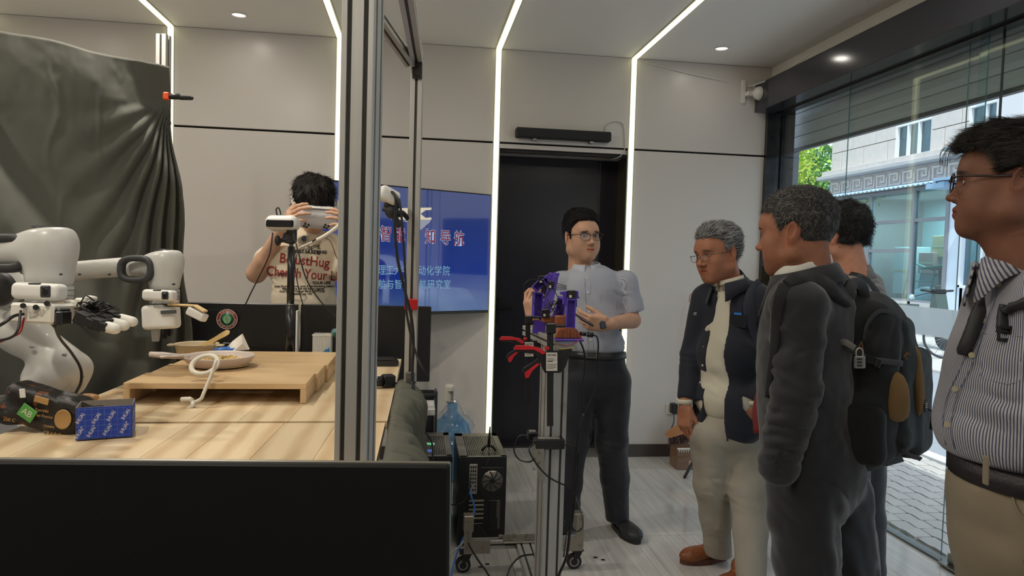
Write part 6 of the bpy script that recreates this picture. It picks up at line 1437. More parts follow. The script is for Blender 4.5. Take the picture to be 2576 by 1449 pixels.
def hair_strands(V, Q, n, L, comb, rn, jit=.35, wd=.0011, lift=.25, curl=0, color=None):
    """short tapering strands standing on the hair cap"""
    fi = rn.randint(0, len(Q), n); q = Q[fi]; w = rn.dirichlet([1, 1, 1, 1], n)
    P = (V[q]*w[..., None]).sum(1); N = np.cross(V[q[:, 2]]-V[q[:, 0]], V[q[:, 3]]-V[q[:, 1]]); N /= np.linalg.norm(N, axis=1)[:, None]+1e-9
    D = comb(P)+rn.normal(0, jit, (n, 3)); D -= (D*N).sum(1)[:, None]*N; D /= np.linalg.norm(D, axis=1)[:, None]+1e-9
    S_ = np.cross(N, D); ln = (L(P) if callable(L) else L)*rn.uniform(.6, 1.25, n)
    pts = []; p = P-N*.002
    for k in range(4):
        t = k/3; cv = curl*np.sin(t*5+rn.uniform(0, 6, n))[:, None]*S_*.3
        pts.append(p+D*(ln*t)[:, None]+N*(ln*lift*t*(1-.75*t))[:, None]+cv*ln[:, None])
    vs = []; wv = [1, .9, .6, .1]
    for k in range(4): vs += [pts[k]-S_*wd*wv[k], pts[k]+S_*wd*wv[k]]
    VV = np.stack(vs, 1).reshape(-1, 3); b = np.arange(n)[:, None]*8
    QQ = np.concatenate([b+np.array([[2*k, 2*k+1, 2*k+3, 2*k+2]]) for k in range(3)], 0)
    cc = None
    if color is not None: cc = np.repeat(color(P, rn), 8, 0)
    return VV, QQ, cc
def collar(par, nm, c, R, ra, rb, h, drop, pt, flare, gap, m, slope=.02, uv=False):
    """turned-down collar round a neck: R columns right, forward, up; gap is the half opening angle at the front"""
    n = 44; vs = []; us = []
    for i in range(n+1):
        th = gap+(2*math.pi-2*gap)*i/n; e = min(th-gap, 2*math.pi-gap-th); f = math.exp(-(e/.42)**2); dr = drop+(pt-drop)*f; fl = flare*(1+.8*f)
        z0 = -slope*(1+math.cos(th))*.5; dx = math.sin(th); dy = math.cos(th)
        for (r, z) in ((0, 0), (0, h), (.004, h+.003), (.009, h), (.011+fl, h-dr), (.008+fl*.96, h-dr-.001), (.005, h-.006), (.003, 0)):
            vs.append(np.array(c)+R@np.array([dx*(ra+r), dy*(rb+r), z0+z])); us.append(-th*ra*1.0+z*.35)
    f = [(8*i+a, 8*i+(a+1) % 8, 8*i+8+(a+1) % 8, 8*i+8+a) for i in range(n) for a in range(8)]+[tuple(range(8))[::-1], tuple(8*n+k for k in range(8))]
    g = G(); g.add(vs, f, None, True); ob = g.build(nm, m, par, col=np.zeros((len(vs), 3)) if uv else None)
    if uv: a_ = ob.data.attributes.new('U', 'FLOAT', 'POINT'); a_.data.foreach_set('value', np.array(us, np.float32))
    return ob
def add_hair(par, pos, R, s, zl, thick, n, L, comb, cols, seed, lift=.25, jit=.35, wd=.0011, curl=0, w=1, extra=None, noise=.004, h=.004, back=-.07, nf=30):
    """zl: list of (y, hairline z); thick(P)->shell thickness"""
    ys = [a for a, b in zl]; zs = [b for a, b in zl]
    def cut(P): return (np.interp(P[..., 1], ys, zs)-P[..., 2]+.5*np.maximum(0, np.abs(P[..., 0])-.055)*(P[..., 1] > .02)*0)
    base = [(lambda P, f=ell((0, -.012, .035), (.0760*w, .0985, .086))[0]: f(P)-thick(P), A(-.13, -.15, -.13), A(.13, .13, .18), 0, 'u')]
    if extra: base += extra
    base.append((lambda P: cut(P)*.75, None, None, .008, 'i'))
    for s_ in (-1, 1): base.append(ell((s_*.086*w, -.008, -.004), (.022, .027, .037), None, .006, 's'))
    V, Q = sdf_mesh(base, h, lambda P: noise*fbm(P, nf, 3), pad=.02, lo=(-.13, -.15, -.12), hi=(.13, .13, .18))
    rn = np.random.RandomState(seed); V2, Q2, c2 = hair_strands(V, Q, n, L, comb, rn, jit, wd, lift, curl, lambda P, r: np.array(cols)[r.randint(0, len(cols), len(P))]*r.uniform(.7, 1.2, (len(P), 1)))
    c1 = np.tile(np.array(cols).mean(0)*.6, (len(V), 1)); VV = np.concatenate([V, V2])*s @ R.T+pos; QQ = np.concatenate([Q, Q2+len(V)])
    return mesh_obj('hair', VV, QQ, mat('hair_mat', (.05, .04, .04), .6, attr=True, spec=.25), par, col=np.concatenate([c1, c2]))
def hand_prims(w, fd, dors, side, s=1.0, curl=(25, 30, 20), spread=6, thumb=((.62, .72, -.32), 25), curls=None, ltap=1):
    Y = nrm(fd); Z = nrm(np.array(dors)-np.dot(dors, Y)*Y); X = side*np.cross(Y, Z); M = np.stack([X, Y, Z], 1)
    T = lambda v: np.array(w)+M@(np.array(v, float)*s); p = []
    p += [rbox(T((.002, .050, 0)), np.array((.040, .048, .0135))*s, .0125*s, M, .008), cap(T((.0, -.02, 0)), T((.0, .02, 0)), .024*s, .027*s, (Z, .74), .015),
          cap(T((.020, .018, -.008)), T((.030, .052, -.010)), .016*s, .014*s, None, .012), cap(T((-.028, .02, -.006)), T((-.030, .07, -.004)), .013*s, .012*s, None, .010)]
    roots = [(.031, .094), (.0105, .099), (-.0105, .095), (-.030, .085)]; lens = [(.042, .026, .022), (.046, .029, .024), (.042, .027, .023), (.033, .021, .020)]; rr = [(.0098, .0090, .0082, .0072), (.0100, .0092, .0084, .0074), (.0095, .0087, .0079, .0070), (.0085, .0077, .0070, .0062)]
    for k in range(4):
        cu = curls[k] if curls else curl; a = 0; pt = np.array([roots[k][0], roots[k][1]-.008, 0.0]); sp = math.radians((1.2-k*.9)*spread)
        for j in range(3):
            a += math.radians(cu[j]); d = np.array([math.sin(sp)*math.cos(a), math.cos(sp)*math.cos(a), -math.sin(a)]); L = lens[k][j]+(.008 if j == 0 else 0); q = pt+d*L
            p.append(cap(T(pt), T(q), rr[k][j]*s, rr[k][j+1]*s, None, .0035 if j else .006)); pt = q
    td = nrm(thumb[0]); pt = np.array([.026, .022, -.006])
    for j, (L, r0, r1) in enumerate(((.040, .0145, .0120), (.031, .0118, .0108), (.026, .0105, .0085))):
        q = pt+td*L; p.append(cap(T(pt), T(q), r0*s, r1*s, None, .008 if j == 0 else .004)); pt = q
        b = math.radians(thumb[1]); td = nrm(td*math.cos(b)+np.array([-.35, .75, -.35])*math.sin(b))
    return p
def join(parts):
    Vs, Qs, Cs, o = [], [], [], 0
    for (V, Q, c) in parts: Vs.append(V); Qs.append(Q+o); Cs.append(c); o += len(V)
    return np.concatenate(Vs), np.concatenate(Qs), np.concatenate(Cs)
def make_head(hp, pos, R, s, base, h=.0027, **ck):
    V, Q = sdf_mesh(hp, h, lo=(-.12, -.13, -.215), hi=(.12, .14, .14)); V = relax(V, Q, 1, .35); c = skin_col(V, base, **ck); return V*s@R.T+pos, Q, c
def flatc(V, base): return np.array(base)*(1+.05*fbm(V, 40, 2))[:, None]
def limb(prims, h, base): V, Q = sdf_mesh(prims, h); V = relax(V, Q, 1, .4); return V, Q, flatc(V, base)
def eyes(par, pos, R, s, gaze=(0, 1, 0)):
    g = nrm(gaze)
    for sx in (-1, 1):
        c = np.array([sx*.0315, .0750, .0030]); gg = G(); gg.sphere(pos+R@(c*s), .0134*s, 20, m=0)
        gg.sphere(pos+R@((c+g*.0095)*s), np.array([.0058, .0046, .0058])*s, 14, m=1, rot=R); gg.build('eye', [eye_w, eye_i], par)
def hframe(fwd, up=(0, 0, 1), roll=0):
    M = frame(fwd, up); return M@rotm(0, roll, 0)
def specs(par, pos, R, s, fm, lw=.050, lh=.034, y=.104, z=.0, rim=.0011, top=None, temple=.002, gap=.009):
    T = lambda x, yy, zz: pos+R@(np.array([x, yy, zz])*s); g = G()
    for sx in (-1, 1):
        pts = []
        for k in range(29):
            a = 2*math.pi*k/28; ca, sa = math.cos(a), math.sin(a)
            pts.append(T(sx*(gap+lw/2)+np.sign(ca)*abs(ca)**.65*lw/2, y-.006*abs(sx*(gap+lw/2)+ca*lw/2)/.05, z+np.sign(sa)*abs(sa)**.75*lh/2))
        g.tube(pts, rim*s, 6, False)
        if top: g.tube([p_+R@np.array([0, 0, .0005]) for p_ in pts[1:14]], top*s, 6)
        g.tube([T(sx*(gap+lw), y-.007, z+.010), T(sx*(.0745), y-.018, z+.012), T(sx*.0770, .03, z+.012), T(sx*.0790, -.01, z+.014), T(sx*.078, -.03, z+.004)], temple*s, 6)
    g.tube([T(-gap, y, z+.006), T(0, y+.003, z+.010), T(gap, y, z+.006)], rim*1.2*s, 6)
    o = g.build('glasses_frame', fm, par)
    for sx in (-1, 1):
        g = G(); g.lathe(T(sx*(gap+lw/2), y-.003, z), [(0, 0), (.5, 0)], 20, rot=R@rotm(90)@np.diag([lw*.92*s, lh*.92*s, 1])); g.build('lens', thin_g, o)
thin_g = thin_glass('spectacle_lens', (.92, .94, .95), .08)
def shoe(par, heel, d, L=.275, up=None, sole=None, h=.005, hgt=.075, wd=.05, nm='shoe'):
    d = nrm(d); s_ = np.array([d[1], -d[0], 0]); z = np.array([0, 0, 1.0]); H = np.array(heel, float); M = np.stack([s_, d, z], 1)
    pr = [cap(H+d*.045+z*.045, H+d*(L-.06)+z*.036, .040, .036, None, .02), cap(H+d*.05+z*.07, H+d*.09+z*(hgt+.02), .042, .038, None, .02), ell(H+d*(L-.075)+z*.035, (wd*.92, .078, .036), M, .02), half(H+z*.018, -z, .004)]
    o = sobj(nm, pr, h, up, par, lambda P: .0015*fbm(P, 60, 2), 1)
    g = G(); n = 20; out = []
    for k in range(n):
        a = 2*math.pi*k/n; out.append((wd*math.cos(a)*(1 if math.sin(a) > 0 else .82), L/2+L/2*math.sin(a)))
    g.prism(out, H+z*.002, s_, d, z, .024); g.build('sole', sole, o); return o
def buttons(par, pts, n_, r=.0055, m=None):
    for p_ in pts: 
        nn = nrm(n_); G().cyl(np.array(p_), np.array(p_)+nn*.003, r, None, 10).build('button', m or MATS['white_plastic'], par)
def surf_pt(prims, o, d, t0=0, t1=1.2, n=400):
    """first hit of a ray with a garment field: puts pockets, buttons and prints onto the cloth"""
    d = nrm(d); T = np.linspace(t0, t1, n); P = (np.array(o)+d*T[:, None]).astype(np.float32); D = np.full(n, 1., np.float32)
    for (f, l, u, k, op) in prims:
        v = f(P); D = smin(D, v, max(k, 1e-4)) if op == 'u' else smax(D, -v if op == 's' else v, max(k, 1e-4))
    i = np.argmax(D < 0); return np.array(o)+d*T[i] if D[i] < 0 else None
def on_px(prims, px, py, off=.0015, near=0):
    r = CM@np.array([(px-CX)/F, (py-CY)/F, 1.0]); L = np.linalg.norm(r); p = surf_pt(prims, (0, 0, HC), r, .6, 4.6, 1600)
    return None if p is None else p-nrm(r)*off
# ================================================================ presenter
cloth_b = lambda n, c, **k: mat(n, c, .85, sheen=.08, **k)
def flap(par, nm, P, m, t=.004):
    """small cloth panel through the given points, with thickness"""
    P = [np.array(p, float) for p in P]; c = np.mean(P, 0); k = len(P); n_ = nrm(sum(np.cross(P[i]-c, P[(i+1) % k]-c) for i in range(k))); n_ = n_ if n_@Y_ < 0 else -n_; g = G()
    V = [p+n_*t for p in P]+[c+n_*t*1.6]+[p-n_*t*.5 for p in P]+[c-n_*t*.3]
    g.add(V, [(i, (i+1) % k, k) for i in range(k)]+[(k+1+(i+1) % k, k+1+i, 2*k+1) for i in range(k)]+[(i, (i+1) % k, k+1+(i+1) % k, k+1+i) for i in range(k)]); return g.build(nm, m, par)
def presenter():
    cdir = ldir(1470); D = 3.6; q = lambda x, y, dd=0: at(x, y, d=D+dd); o = thing('person', 'man in pale striped short-sleeved shirt and glasses talking beside the purple robot arms', 'person', q(1490, 1345)*[1, 1, 0])
    base = srgb(202, 158, 132); B = hframe(cdir(.10, 0, 1)); HR = hframe(cdir(.46, -.02, .88), cdir(-.02, 1, 0)); hp = q(1464, 598); s = 1.03
    hd = make_head(head_prims(w=1.0, jaw=.98, fat=.004, neckr=.054, nose=1.0), hp, HR, s, base)
    # arms
    wl, el, sl = q(1530, 815, -.22), q(1592, 806, -.04), q(1572, 712)
    armL = [cap(el, wl, .042, .028, None, .01)]+hand_prims(wl+nrm(wl-el)*.012, cdir(-.93, .10, .2), cdir(.25, -.35, .9), 1, 1.0, curls=((35, 40, 20), (40, 45, 25), (45, 50, 25), (50, 50, 25)), thumb=((.5, .75, -.25), 15))
    wr, er, sr = q(1338, 805, -.16), q(1392, 862, -.02), q(1412, 712)
    armR = [cap(er, wr, .040, .027, None, .01)]+hand_prims(wr, cdir(-.18, .95, .05), cdir(-.80, 0, .5), -1, 1.02, curls=((20, 40, 25), (35, 45, 30), (45, 50, 30), (50, 55, 30)), thumb=((.75, .6, -.3), 8), spread=10)
    under = [cap(q(1482, 750), q(1495, 900), .09, .10, (B[:, 1], .7), .03), cap(q(1475, 690), hp+HR@np.array([0, -.02, -.10]), .055, .05, None, .02)]+chain([sr, er], [.04, .038])+chain([sl, el], [.04, .038])+chain([q(1462, 920), q(1438, 1120), q(1428, 1320)], [.07, .05, .04])+chain([q(1535, 920), q(1540, 1115, .05), q(1553, 1300, .15)], [.07, .05, .04])
    V, Q, c = join([hd, limb(armL, .0028, base), limb(armR, .0028, base), limb(under, .011, base)]); mesh_obj('body', V, Q, skin_mat('skin_light'), o, col=c)
    eyes(o, hp, HR, s, (.15, 1, -.02))
    add_hair(o, hp, HR, s, [(-.12, -.055), (-.05, -.045), (-.012, .012), (.008, -.010), (.022, -.012), (.030, .050), (.052, .082), (.12, .088)], lambda P: .010+.016*np.clip((P[..., 2]-.05)/.07, 0, 1), 6500, lambda P: .012+.014*np.clip((P[:, 2]-.04)/.08, 0, 1), lambda P: np.stack([P[:, 0]*3, .6+0*P[:, 0], .3+0*P[:, 0]], 1), [(.012, .011, .012), (.02, .018, .018), (.008, .008, .009)], 3, lift=.9)
    specs(o, hp, HR, s, mat('glasses_dark', (.02, .02, .022), .25), lw=.050, lh=.035, y=.106, z=.0, top=.0022)
    # shirt
    sh = [ell(q(1488, 735), (.172, .112, .150), B, .03), ell(q(1492, 815), (.150, .120, .15), B, .05), ell(q(1500, 868), (.148, .118, .09), B, .04), cap(q(1425, 714, .01), q(1556, 712, .01), .056, .056, (B[:, 1], .85), .025), cap(q(1478, 692, .02), q(1482, 735, .02), .050, .085, (B[:, 1], .8), .03),
          cap(sr, q(1398, 790, -.01), .064, .064, None, .02), cap(sl, q(1588, 778, -.01), .068, .066, None, .015),
          half(q(1500, 886), -Z_, .01), cap(q(1477, 640, -.10), q(1478, 676, -.16), .034, .020, None, .006, 's')]
    sl_dir = nrm(q(1588, 778)-sl); sh.insert(-2, (lambda P, pt=A(*q(1592, 785, 0)), n=sl_dir.astype(np.float32), c=A(*q(1592, 785)): np.where(np.linalg.norm(P-c, axis=-1) < .13, (P-pt)@n, -1).astype(np.float32), None, None, .003, 'i'))
    FL = [(q(1470, 780, -.1), (.7, 0, .7), .07, .004, .13), (q(1572, 742), (.2, 0, 1), .045, .004, .10), (q(1560, 850), (.3, 0, 1), .04, .005, .08), (q(1540, 735), (1, 0, .8), .06, .004, .09), (q(1450, 850), (.3, 0, 1), .045, .004, .09), (q(1520, 870), (1, 0, .2), .035, .004, .05)]
    shm = stripe_mat('fine_stripe_shirt', srgb(188, 192, 204), srgb(150, 154, 172), .0065, .5)
    cc = q(1490, 800)
    def ufun(V): p_ = V-cc; a = np.arctan2(p_@B[:, 0], p_@B[:, 1]*1.35); return np.where(np.abs(p_@B[:, 0]) > .165, p_@B[:, 0], a*.165)
    V, Q = sdf_mesh(sh, .0055, lambda P: folds(P, FL)+.002*fbm(P, 14, 2)); V = relax(V, Q, 1, .4); shirt = mesh_obj('shirt', V, Q, shm, o, uvf=ufun(V))
    cm_ = mat('shirt_blue_white', srgb(192, 198, 212), .8)
    # collar wings, placket, pocket, buttons
    collar(shirt, 'collar', q(1475, 676, .01), hframe(cdir(.12, 0, 1), cdir(0, 1, .20)), .064, .068, .040, .040, .066, .012, .20, cm_, .026)
    pl = [on_px(sh, 1477+(y-700)*.055, y, .002) for y in range(700, 884, 12)]; pl = [p for p in pl if p is not None]
    for off_ in (-.014, .014): G().tube(curve_pts([p_+B[:, 0]*off_ for p_ in pl], 2), .0009, 5).build('placket_seam', mat('seam_pale', srgb(150, 152, 166), .8), shirt)
    buttons(shirt, [pl[i]+B[:, 1]*.001 for i in (0, 3, 7, 10, 13) if i < len(pl)], B[:, 1], .005)
    pk = [on_px(sh, x, y, .0015) for x, y in ((1510, 731), (1530, 731), (1551, 733), (1552, 760), (1551, 784), (1532, 789), (1509, 785), (1510, 758), (1510, 731))]; pk = [p for p in pk if p is not None]
    G().tube(pk, .0011, 5).build('pocket_seam', MATS['seam_pale'], shirt)
    V, Q = sdf_mesh([cap(q(1452, 886, .0), q(1548, 886, .0), .11, .11, (B[:, 1], .95), .02)], .01) if 0 else (None, None)
    # belt and trousers
    tr = mat('navy_trousers', srgb(27, 29, 38), .75, sheen=.2)
    tp = [ell(q(1499, 905), (.152, .118, .075), B, .03), ell(q(1498, 950), (.160, .118, .11), B, .05)]+chain([q(1458, 960), q(1440, 1115), q(1430, 1215), q(1426, 1318)], [.098, .078, .066, .060], .03)+chain([q(1540, 960), q(1538, 1110, .05), q(1547, 1200, .10), q(1553, 1310, .15)], [.100, .082, .073, .062], .03)+[half(q(1499, 888), Z_, .004), half((0, 0, .050), (0, 0, -1), .004)]
    FT = [(q(1545, 1120), (.1, 0, 1), .05, .006, .10), (q(1556, 1270), (.1, 0, 1), .030, .006, .09), (q(1426, 1290), (0, 0, 1), .03, .006, .09), (q(1500, 1000), (.8, 0, .8), .06, .006, .12), (q(1440, 1120), (0, 0, 1), .05, .005, .1), (q(1540, 1200), (.3, 0, 1), .05, .004, .1)]
    sobj('trousers', tp, .008, tr, o, lambda P: folds(P, FT)+.003*fbm(P, 9, 2), 1)
    bl_ = [cap(q(1460, 888), q(1538, 890), .062, .062, None, .01)]
    g = G(); n = 40; out = [(.156*math.cos(2*math.pi*k/n), .122*math.sin(2*math.pi*k/n)) for k in range(n)]; g.prism(out, q(1499, 899), B[:, 0], B[:, 1], Z_, .034, smooth=True); bt = g.build('belt', mat('belt_black', (.03, .03, .032), .4), o)
    bp_ = q(1488, 890, -.128); g = G()
    for (dx, dz, w_, h_) in ((0, .015, .052, .005), (0, -.018, .052, .005), (-.024, -.001, .005, .036), (.024, -.001, .005, .036)): g.box(bp_+B[:, 0]*dx+Z_*dz, (w_, .005, h_), .001, B)
    g.build('buckle', steel, bt)
    bs, ss = mat('black_shoe', (.02, .021, .024), .5, bump=(200, .2)), mat('black_sole', (.012, .012, .013), .5)
    ft = at(1543, 1316, z=0); s1 = shoe(o, ft, at(1606, 1366, z=0)-at(1545, 1312, z=0), .30, bs, ss, wd=.056); 
    for k in range(3): p_ = at(1568+k*6, 1322+k*9, d=3.43); G().tube([p_+[-.02, 0, .0], p_+[0, 0, .006], p_+[.02, 0, 0]], .0022, 5).build('lace', bs, s1)
    ft2 = at(1428, 1330, z=0); shoe(o, ft2+[0, .08, 0], cdir(-.1, 0, 1)*[1, 1, 0], .285, bs, ss)
    # watch
    wc_ = q(1521, 816, -.215); ud = nrm(wl-el); g = G(); g.lathe(wc_, [(.031, -.012), (.032, 0), (.031, .012)], 24, rot=frame(ud)@rotm(-90)); g.build('watch_strap', black_soft, o)
    G().box(q(1517, 817, -.252), (.034, .010, .040), .006, B@rotm(0, 12, 18)).build('watch_face', mat('watch_case', (.05, .05, .055), .2, .5), o); G().box(q(1517, 817, -.2585), (.026, .002, .032), .004, B@rotm(0, 12, 18)).build('watch_screen', mat('watch_screen', srgb(60, 66, 84), .1), o)
    ph = thing('phone', 'dark phone held flat in the presenter hand', 'phone', q(1470, 806, -.30))
    G().box(q(1470, 805, -.31), (.062, .095, .010), .004, frame(cdir(-.6, .35, .7), cdir(.2, .9, .4))).build('body', mat('phone_black', (.03, .03, .035), .2), ph)
presenter()
# ================================================================ man with headset
def vr_man():
    cdir = ldir(780); D = 3.42; q = lambda x, y, dd=0: at(x, y, d=D+dd); o = thing('person', 'young man in cream printed T-shirt holding a white headset to his face', 'person', q(765, 1400)*[1, 1, 0])
    base = srgb(206, 164, 138); B = hframe(cdir(.05, 0, 1)); HR = hframe(cdir(.10, -.42, .9), cdir(.06, 1, .3)); hp = q(789, 517); s = 1.0
    hd = make_head(head_prims(w=.97, chin=.9, neckr=.05), hp, HR, s, base)
    elL, wL, shL = q(645, 688, -.02), q(710, 574, -.17), q(700, 630, .02)
    a1 = [cap(shL, elL, .048, .042, None, .02), cap(elL, wL, .042, .027, None, .01), cap(elL, elL+nrm(wL-elL)*.09, .043, .041, None, .02)]+hand_prims(wL, nrm(q(745, 520, -.26)-wL), cdir(-.5, .35, .6), -1, .98, curls=((25, 25, 15), (28, 28, 15), (30, 30, 15), (35, 35, 15)), thumb=((.8, .5, -.3), 10), spread=5)
    elR, wR, shR = q(885, 690, -.02), q(896, 590, -.14), q(845, 630, .02)
    a2 = [cap(shR, elR, .048, .042, None, .02), cap(elR, wR, .042, .027, None, .01)]+hand_prims(wR, nrm(q(856, 536, -.23)-wR), cdir(.5, .35, .6), 1, .96, curls=((25, 25, 15), (28, 28, 15), (30, 30, 15), (35, 35, 15)), thumb=((.8, .5, -.3), 10), spread=5)
    under = [cap(q(768, 700), q(765, 900), .09, .10, (B[:, 1], .7), .03), cap(q(776, 640, .04), hp+HR@np.array([0, -.03, -.08]), .05, .045, None, .02)]+chain([q(735, 880), q(733, 1150), q(730, 1400)], [.07, .05, .04])+chain([q(800, 880), q(800, 1150), q(800, 1400)], [.07, .05, .04])
    V, Q, c = join([hd, limb(a1, .0028, base), limb(a2, .0028, base), limb(under, .012, base)]); mesh_obj('body', V, Q, skin_mat('skin_light'), o, col=c)
    add_hair(o, hp, HR, s, [(-.12, -.07), (-.05, -.05), (-.012, .0), (.008, -.02), (.022, -.01), (.040, .030), (.065, .036), (.12, .040)], lambda P: .015+.020*np.clip((P[..., 2]-.03)/.08, 0, 1)+.008*np.clip(P[..., 1]/.08, 0, 1), 8000, .040, lambda P: np.stack([P[:, 0]*5, .5+P[:, 1]*6, -.5+0*P[:, 0]], 1), [(.020, .016, .014), (.030, .024, .020), (.012, .010, .010)], 5, lift=.25, jit=.25, noise=.009)
    sh = [ell(q(767, 665), (.165, .110, .150), B, .03), ell(q(765, 760), (.155, .115, .20), B, .05), ell(q(765, 870), (.165, .12, .16), B, .04), cap(q(722, 615, .03), q(822, 612, .03), .062, .062, (B[:, 1], .85), .04), cap(q(776, 590, .05), q(772, 640, .03), .060, .10, None, .04),
          cap(q(712, 628, .02), q(676, 655, -.01), .070, .070, None, .03), cap(q(840, 630, .02), q(864, 670, .0), .068, .066, None, .03), half(q(765, 905), -Z_, .01), ell(q(779, 598, -.09), (.062, .08, .040), B@rotm(20), .006, 's'), half(q(664, 668), nrm(q(640, 690)-q(690, 640)), .003) if 0 else half(q(765, 906), -Z_, .01)]
    FL = [(q(700, 690), (.6, 0, 1), .05, .006, .10), (q(830, 690), (-.6, 0, 1), .05, .006, .1), (q(765, 800), (.7, 0, .7), .09, .005, .14), (q(720, 790), (1, 0, .2), .06, .006, .12), (q(820, 640), (.5, 0, .8), .05, .005, .07)]
    tm = mat('cream_tshirt', srgb(222, 208, 184), .85, bump=(400, .08)); V, Q = sdf_mesh(sh, .0065, lambda P: folds(P, FL)+.002*fbm(P, 10, 2)); ts = mesh_obj('tshirt', relax(V, Q, 1, .4), Q, tm, o)
    # printed lettering laid on the cloth
    def lay(txt, px, py, size, m, ax='CENTER', sx=1, bold=0, ang=0):
        ob = text_obj('lettering', txt, q(px, py, -.4), X_*math.cos(ang)-Z_*math.sin(ang), Z_*math.cos(ang)+X_*math.sin(ang), size, m, None, ax, .0, bold, 1, sx)
        me = ob.data; n = len(me.vertices); co = np.zeros(n*3); me.vertices.foreach_get('co', co); co = co.reshape(-1, 3)
        ctr = q(px, py); 
        gx = np.arange(-.22, .2201, .02); # sample the cloth on a small lattice
        out = co.copy(); cam_ = np.array([0, 0, HC])
        dirs = co-cam_; dirs /= np.linalg.norm(dirs, axis=1)[:, None]; lo = np.full(n, 2.6); T = np.linspace(2.85, 3.75, 220); done = np.zeros(n, bool)
        for t in T:
            P = (cam_+dirs*t).astype(np.float32); Dd = np.full(n, 1., np.float32)
            for (f, l, u, k, op) in sh: v = f(P); Dd = smin(Dd, v, max(k, 1e-4)) if op == 'u' else smax(Dd, -v if op == 's' else v, max(k, 1e-4))
            Dd = Dd+folds(P, FL)+.002*fbm(P, 10, 2)
            hit = (~done) & (Dd < .0035); out[hit] = (cam_+dirs*(t-.001))[hit]; done |= hit
        if not done.all(): out[~done] = (cam_+dirs*3.3)[~done]
        out = out-np.array(parent_loc(ts)); me.vertices.foreach_set('co', out.ravel()); me.update(); ob.parent = ts; return ob
    rdp = mat('print_red', srgb(158, 44, 46), .8); bkp = mat('print_black', srgb(40, 36, 34), .8)
    lay('BeJustHug', 766, 656, .060, rdp, sx=.88, bold=.0006, ang=.10); lay('Cherish Your Life', 770, 690, .060, rdp, sx=.80, bold=.0006, ang=.08)
    lay("JUST HUG'BJHG", 782, 634, .020, bkp, bold=.0008, ang=.03); lay('CHERISH', 714, 690, .017, bkp, bold=.0006); lay('YOUR LIFE', 809, 712, .017, bkp, bold=.0006)
    for k, t_ in enumerate(('even flowers bloom, even if the flowering petal is', 'falling, there will still be no regrets', 'And Don\'t I Change Much JUSTHUG', 'Cherish Your Life')): lay(t_, 766-k*3, 720+k*6.3, .0125, bkp, bold=.0004, sx=1.05)
    lay('Hugging', 779, 621, .028, bkp, ang=-.12)
    def line(P, r=.0009, nm='seam', m=bkp):
        pts = [surf_pt(sh, (0, 0, HC), CM@np.array([(x-CX)/F, (y-CY)/F, 1.0]), 2.8, 4.0, 900) for x, y in P]; pts = [p-nrm(p-np.array([0, 0, HC]))*.004 for p in pts if p is not None]
        if len(pts) > 2: G().tube(curve_pts(pts, 4), r, 5).build(nm, m, ts)
    line([(690, 575), (672, 595), (652, 625), (648, 618)][:3], .0014); line([(808, 596), (830, 605), (842, 635), (852, 660)], .0014); line([(700, 633), (735, 633), (770, 636), (804, 640)], .0008, 'print_line'); line([(738, 628), (804, 632)], .0008) 
    line([(735, 739), (760, 741), (771, 745), (768, 752), (758, 755), (735, 752)], .0008, 'print_line')
    sobj('trousers', [ell(q(765, 915), (.16, .12, .12), B, .04)]+chain([q(735, 930), q(733, 1150), q(730, 1380)], [.09, .07, .06], .03)+chain([q(800, 930), q(800, 1150), q(800, 1380)], [.09, .07, .06], .03), .012, mat('dark_jeans', srgb(40, 42, 50), .8), o)
    for x in (730, 800): hp_ = q(x, 1395)*[1, 1, 0]; shoe(o, hp_+[0, .06, 0], cdir(0, 0, 1)*[1, 1, 0], .27, mat('white_sneaker', srgb(210, 208, 204), .5), MATS['white_plastic'], .008)
    # headset
    hs = thing('headset', 'white virtual reality headset with two clusters of black sensor dots', 'headset', hp+HR@np.array([0, .12, 0]))
    T = lambda x, y, z: hp+HR@np.array([x, y, z])
    sobj('visor', [rbox(T(.0, .130, -.018), (.096, .040, .052), .038, HR, .01), rbox(T(0, .10, -.006), (.082, .035, .042), .03, HR, .01)], .004, mat('headset_white', srgb(214, 214, 218), .3), hs, rel=1)
    G().box(T(0, .145, .040), (.15, .030, .006), .003, HR).build('top_trim', white_pl, hs)
    for (cx_, rt_) in ((-.046, 0), (.046, 0)):
        for k in range(4):
            dx, dz = ((-.008, 0), (.007, .006), (.0, -.012), (.012, -.006))[k]
            if k == 3 and 0: continue
            p_ = T(cx_+dx, .168-.0, -.042+dz); G().cyl(p_, p_+HR[:, 1]*.004, .0052, None, 14).build('sensor', black_pl, hs)
    G().tube([T(-.085, .11, .01), T(-.10, .03, .02), T(-.095, -.04, .03), T(-.05, -.12, .04), T(.05, -.12, .04), T(.095, -.04, .03), T(.10, .03, .02), T(.085, .11, .01)], .010, 8).build('strap', white_pl, hs)
    G().prism([(0, 0), (.03, .006), (.028, .045), (.002, .03)], T(-.105, .05, .015), HR[:, 1], HR[:, 2], HR[:, 0], .006).build('strap_wing', white_pl, hs)
    # foam-white pointing rod with ball end
    rd_ = thing('tracking_rod', 'white rod with a ball tip slanting down in front of the printed shirt', 'rod', q(870, 525, -.45))
    G().tube(curve_pts([q(862, 530, -.42), q(868, 545, -.42), q(858, 562, -.42), q(830, 585, -.42), q(800, 603, -.42), q(752, 625, -.42)], 5), [.011]*11+[.009]*10+[.006]*5, 8).sphere(q(861, 518, -.42), (.018, .018, .018), 16).build('rod', mat('rod_white', srgb(222, 216, 202), .5), rd_)
    G().box(q(790, 605, -.436), (.020, .002, .006), 0, CR@rotm(0, -32, 0)).build('mark', black_pl, rd_)
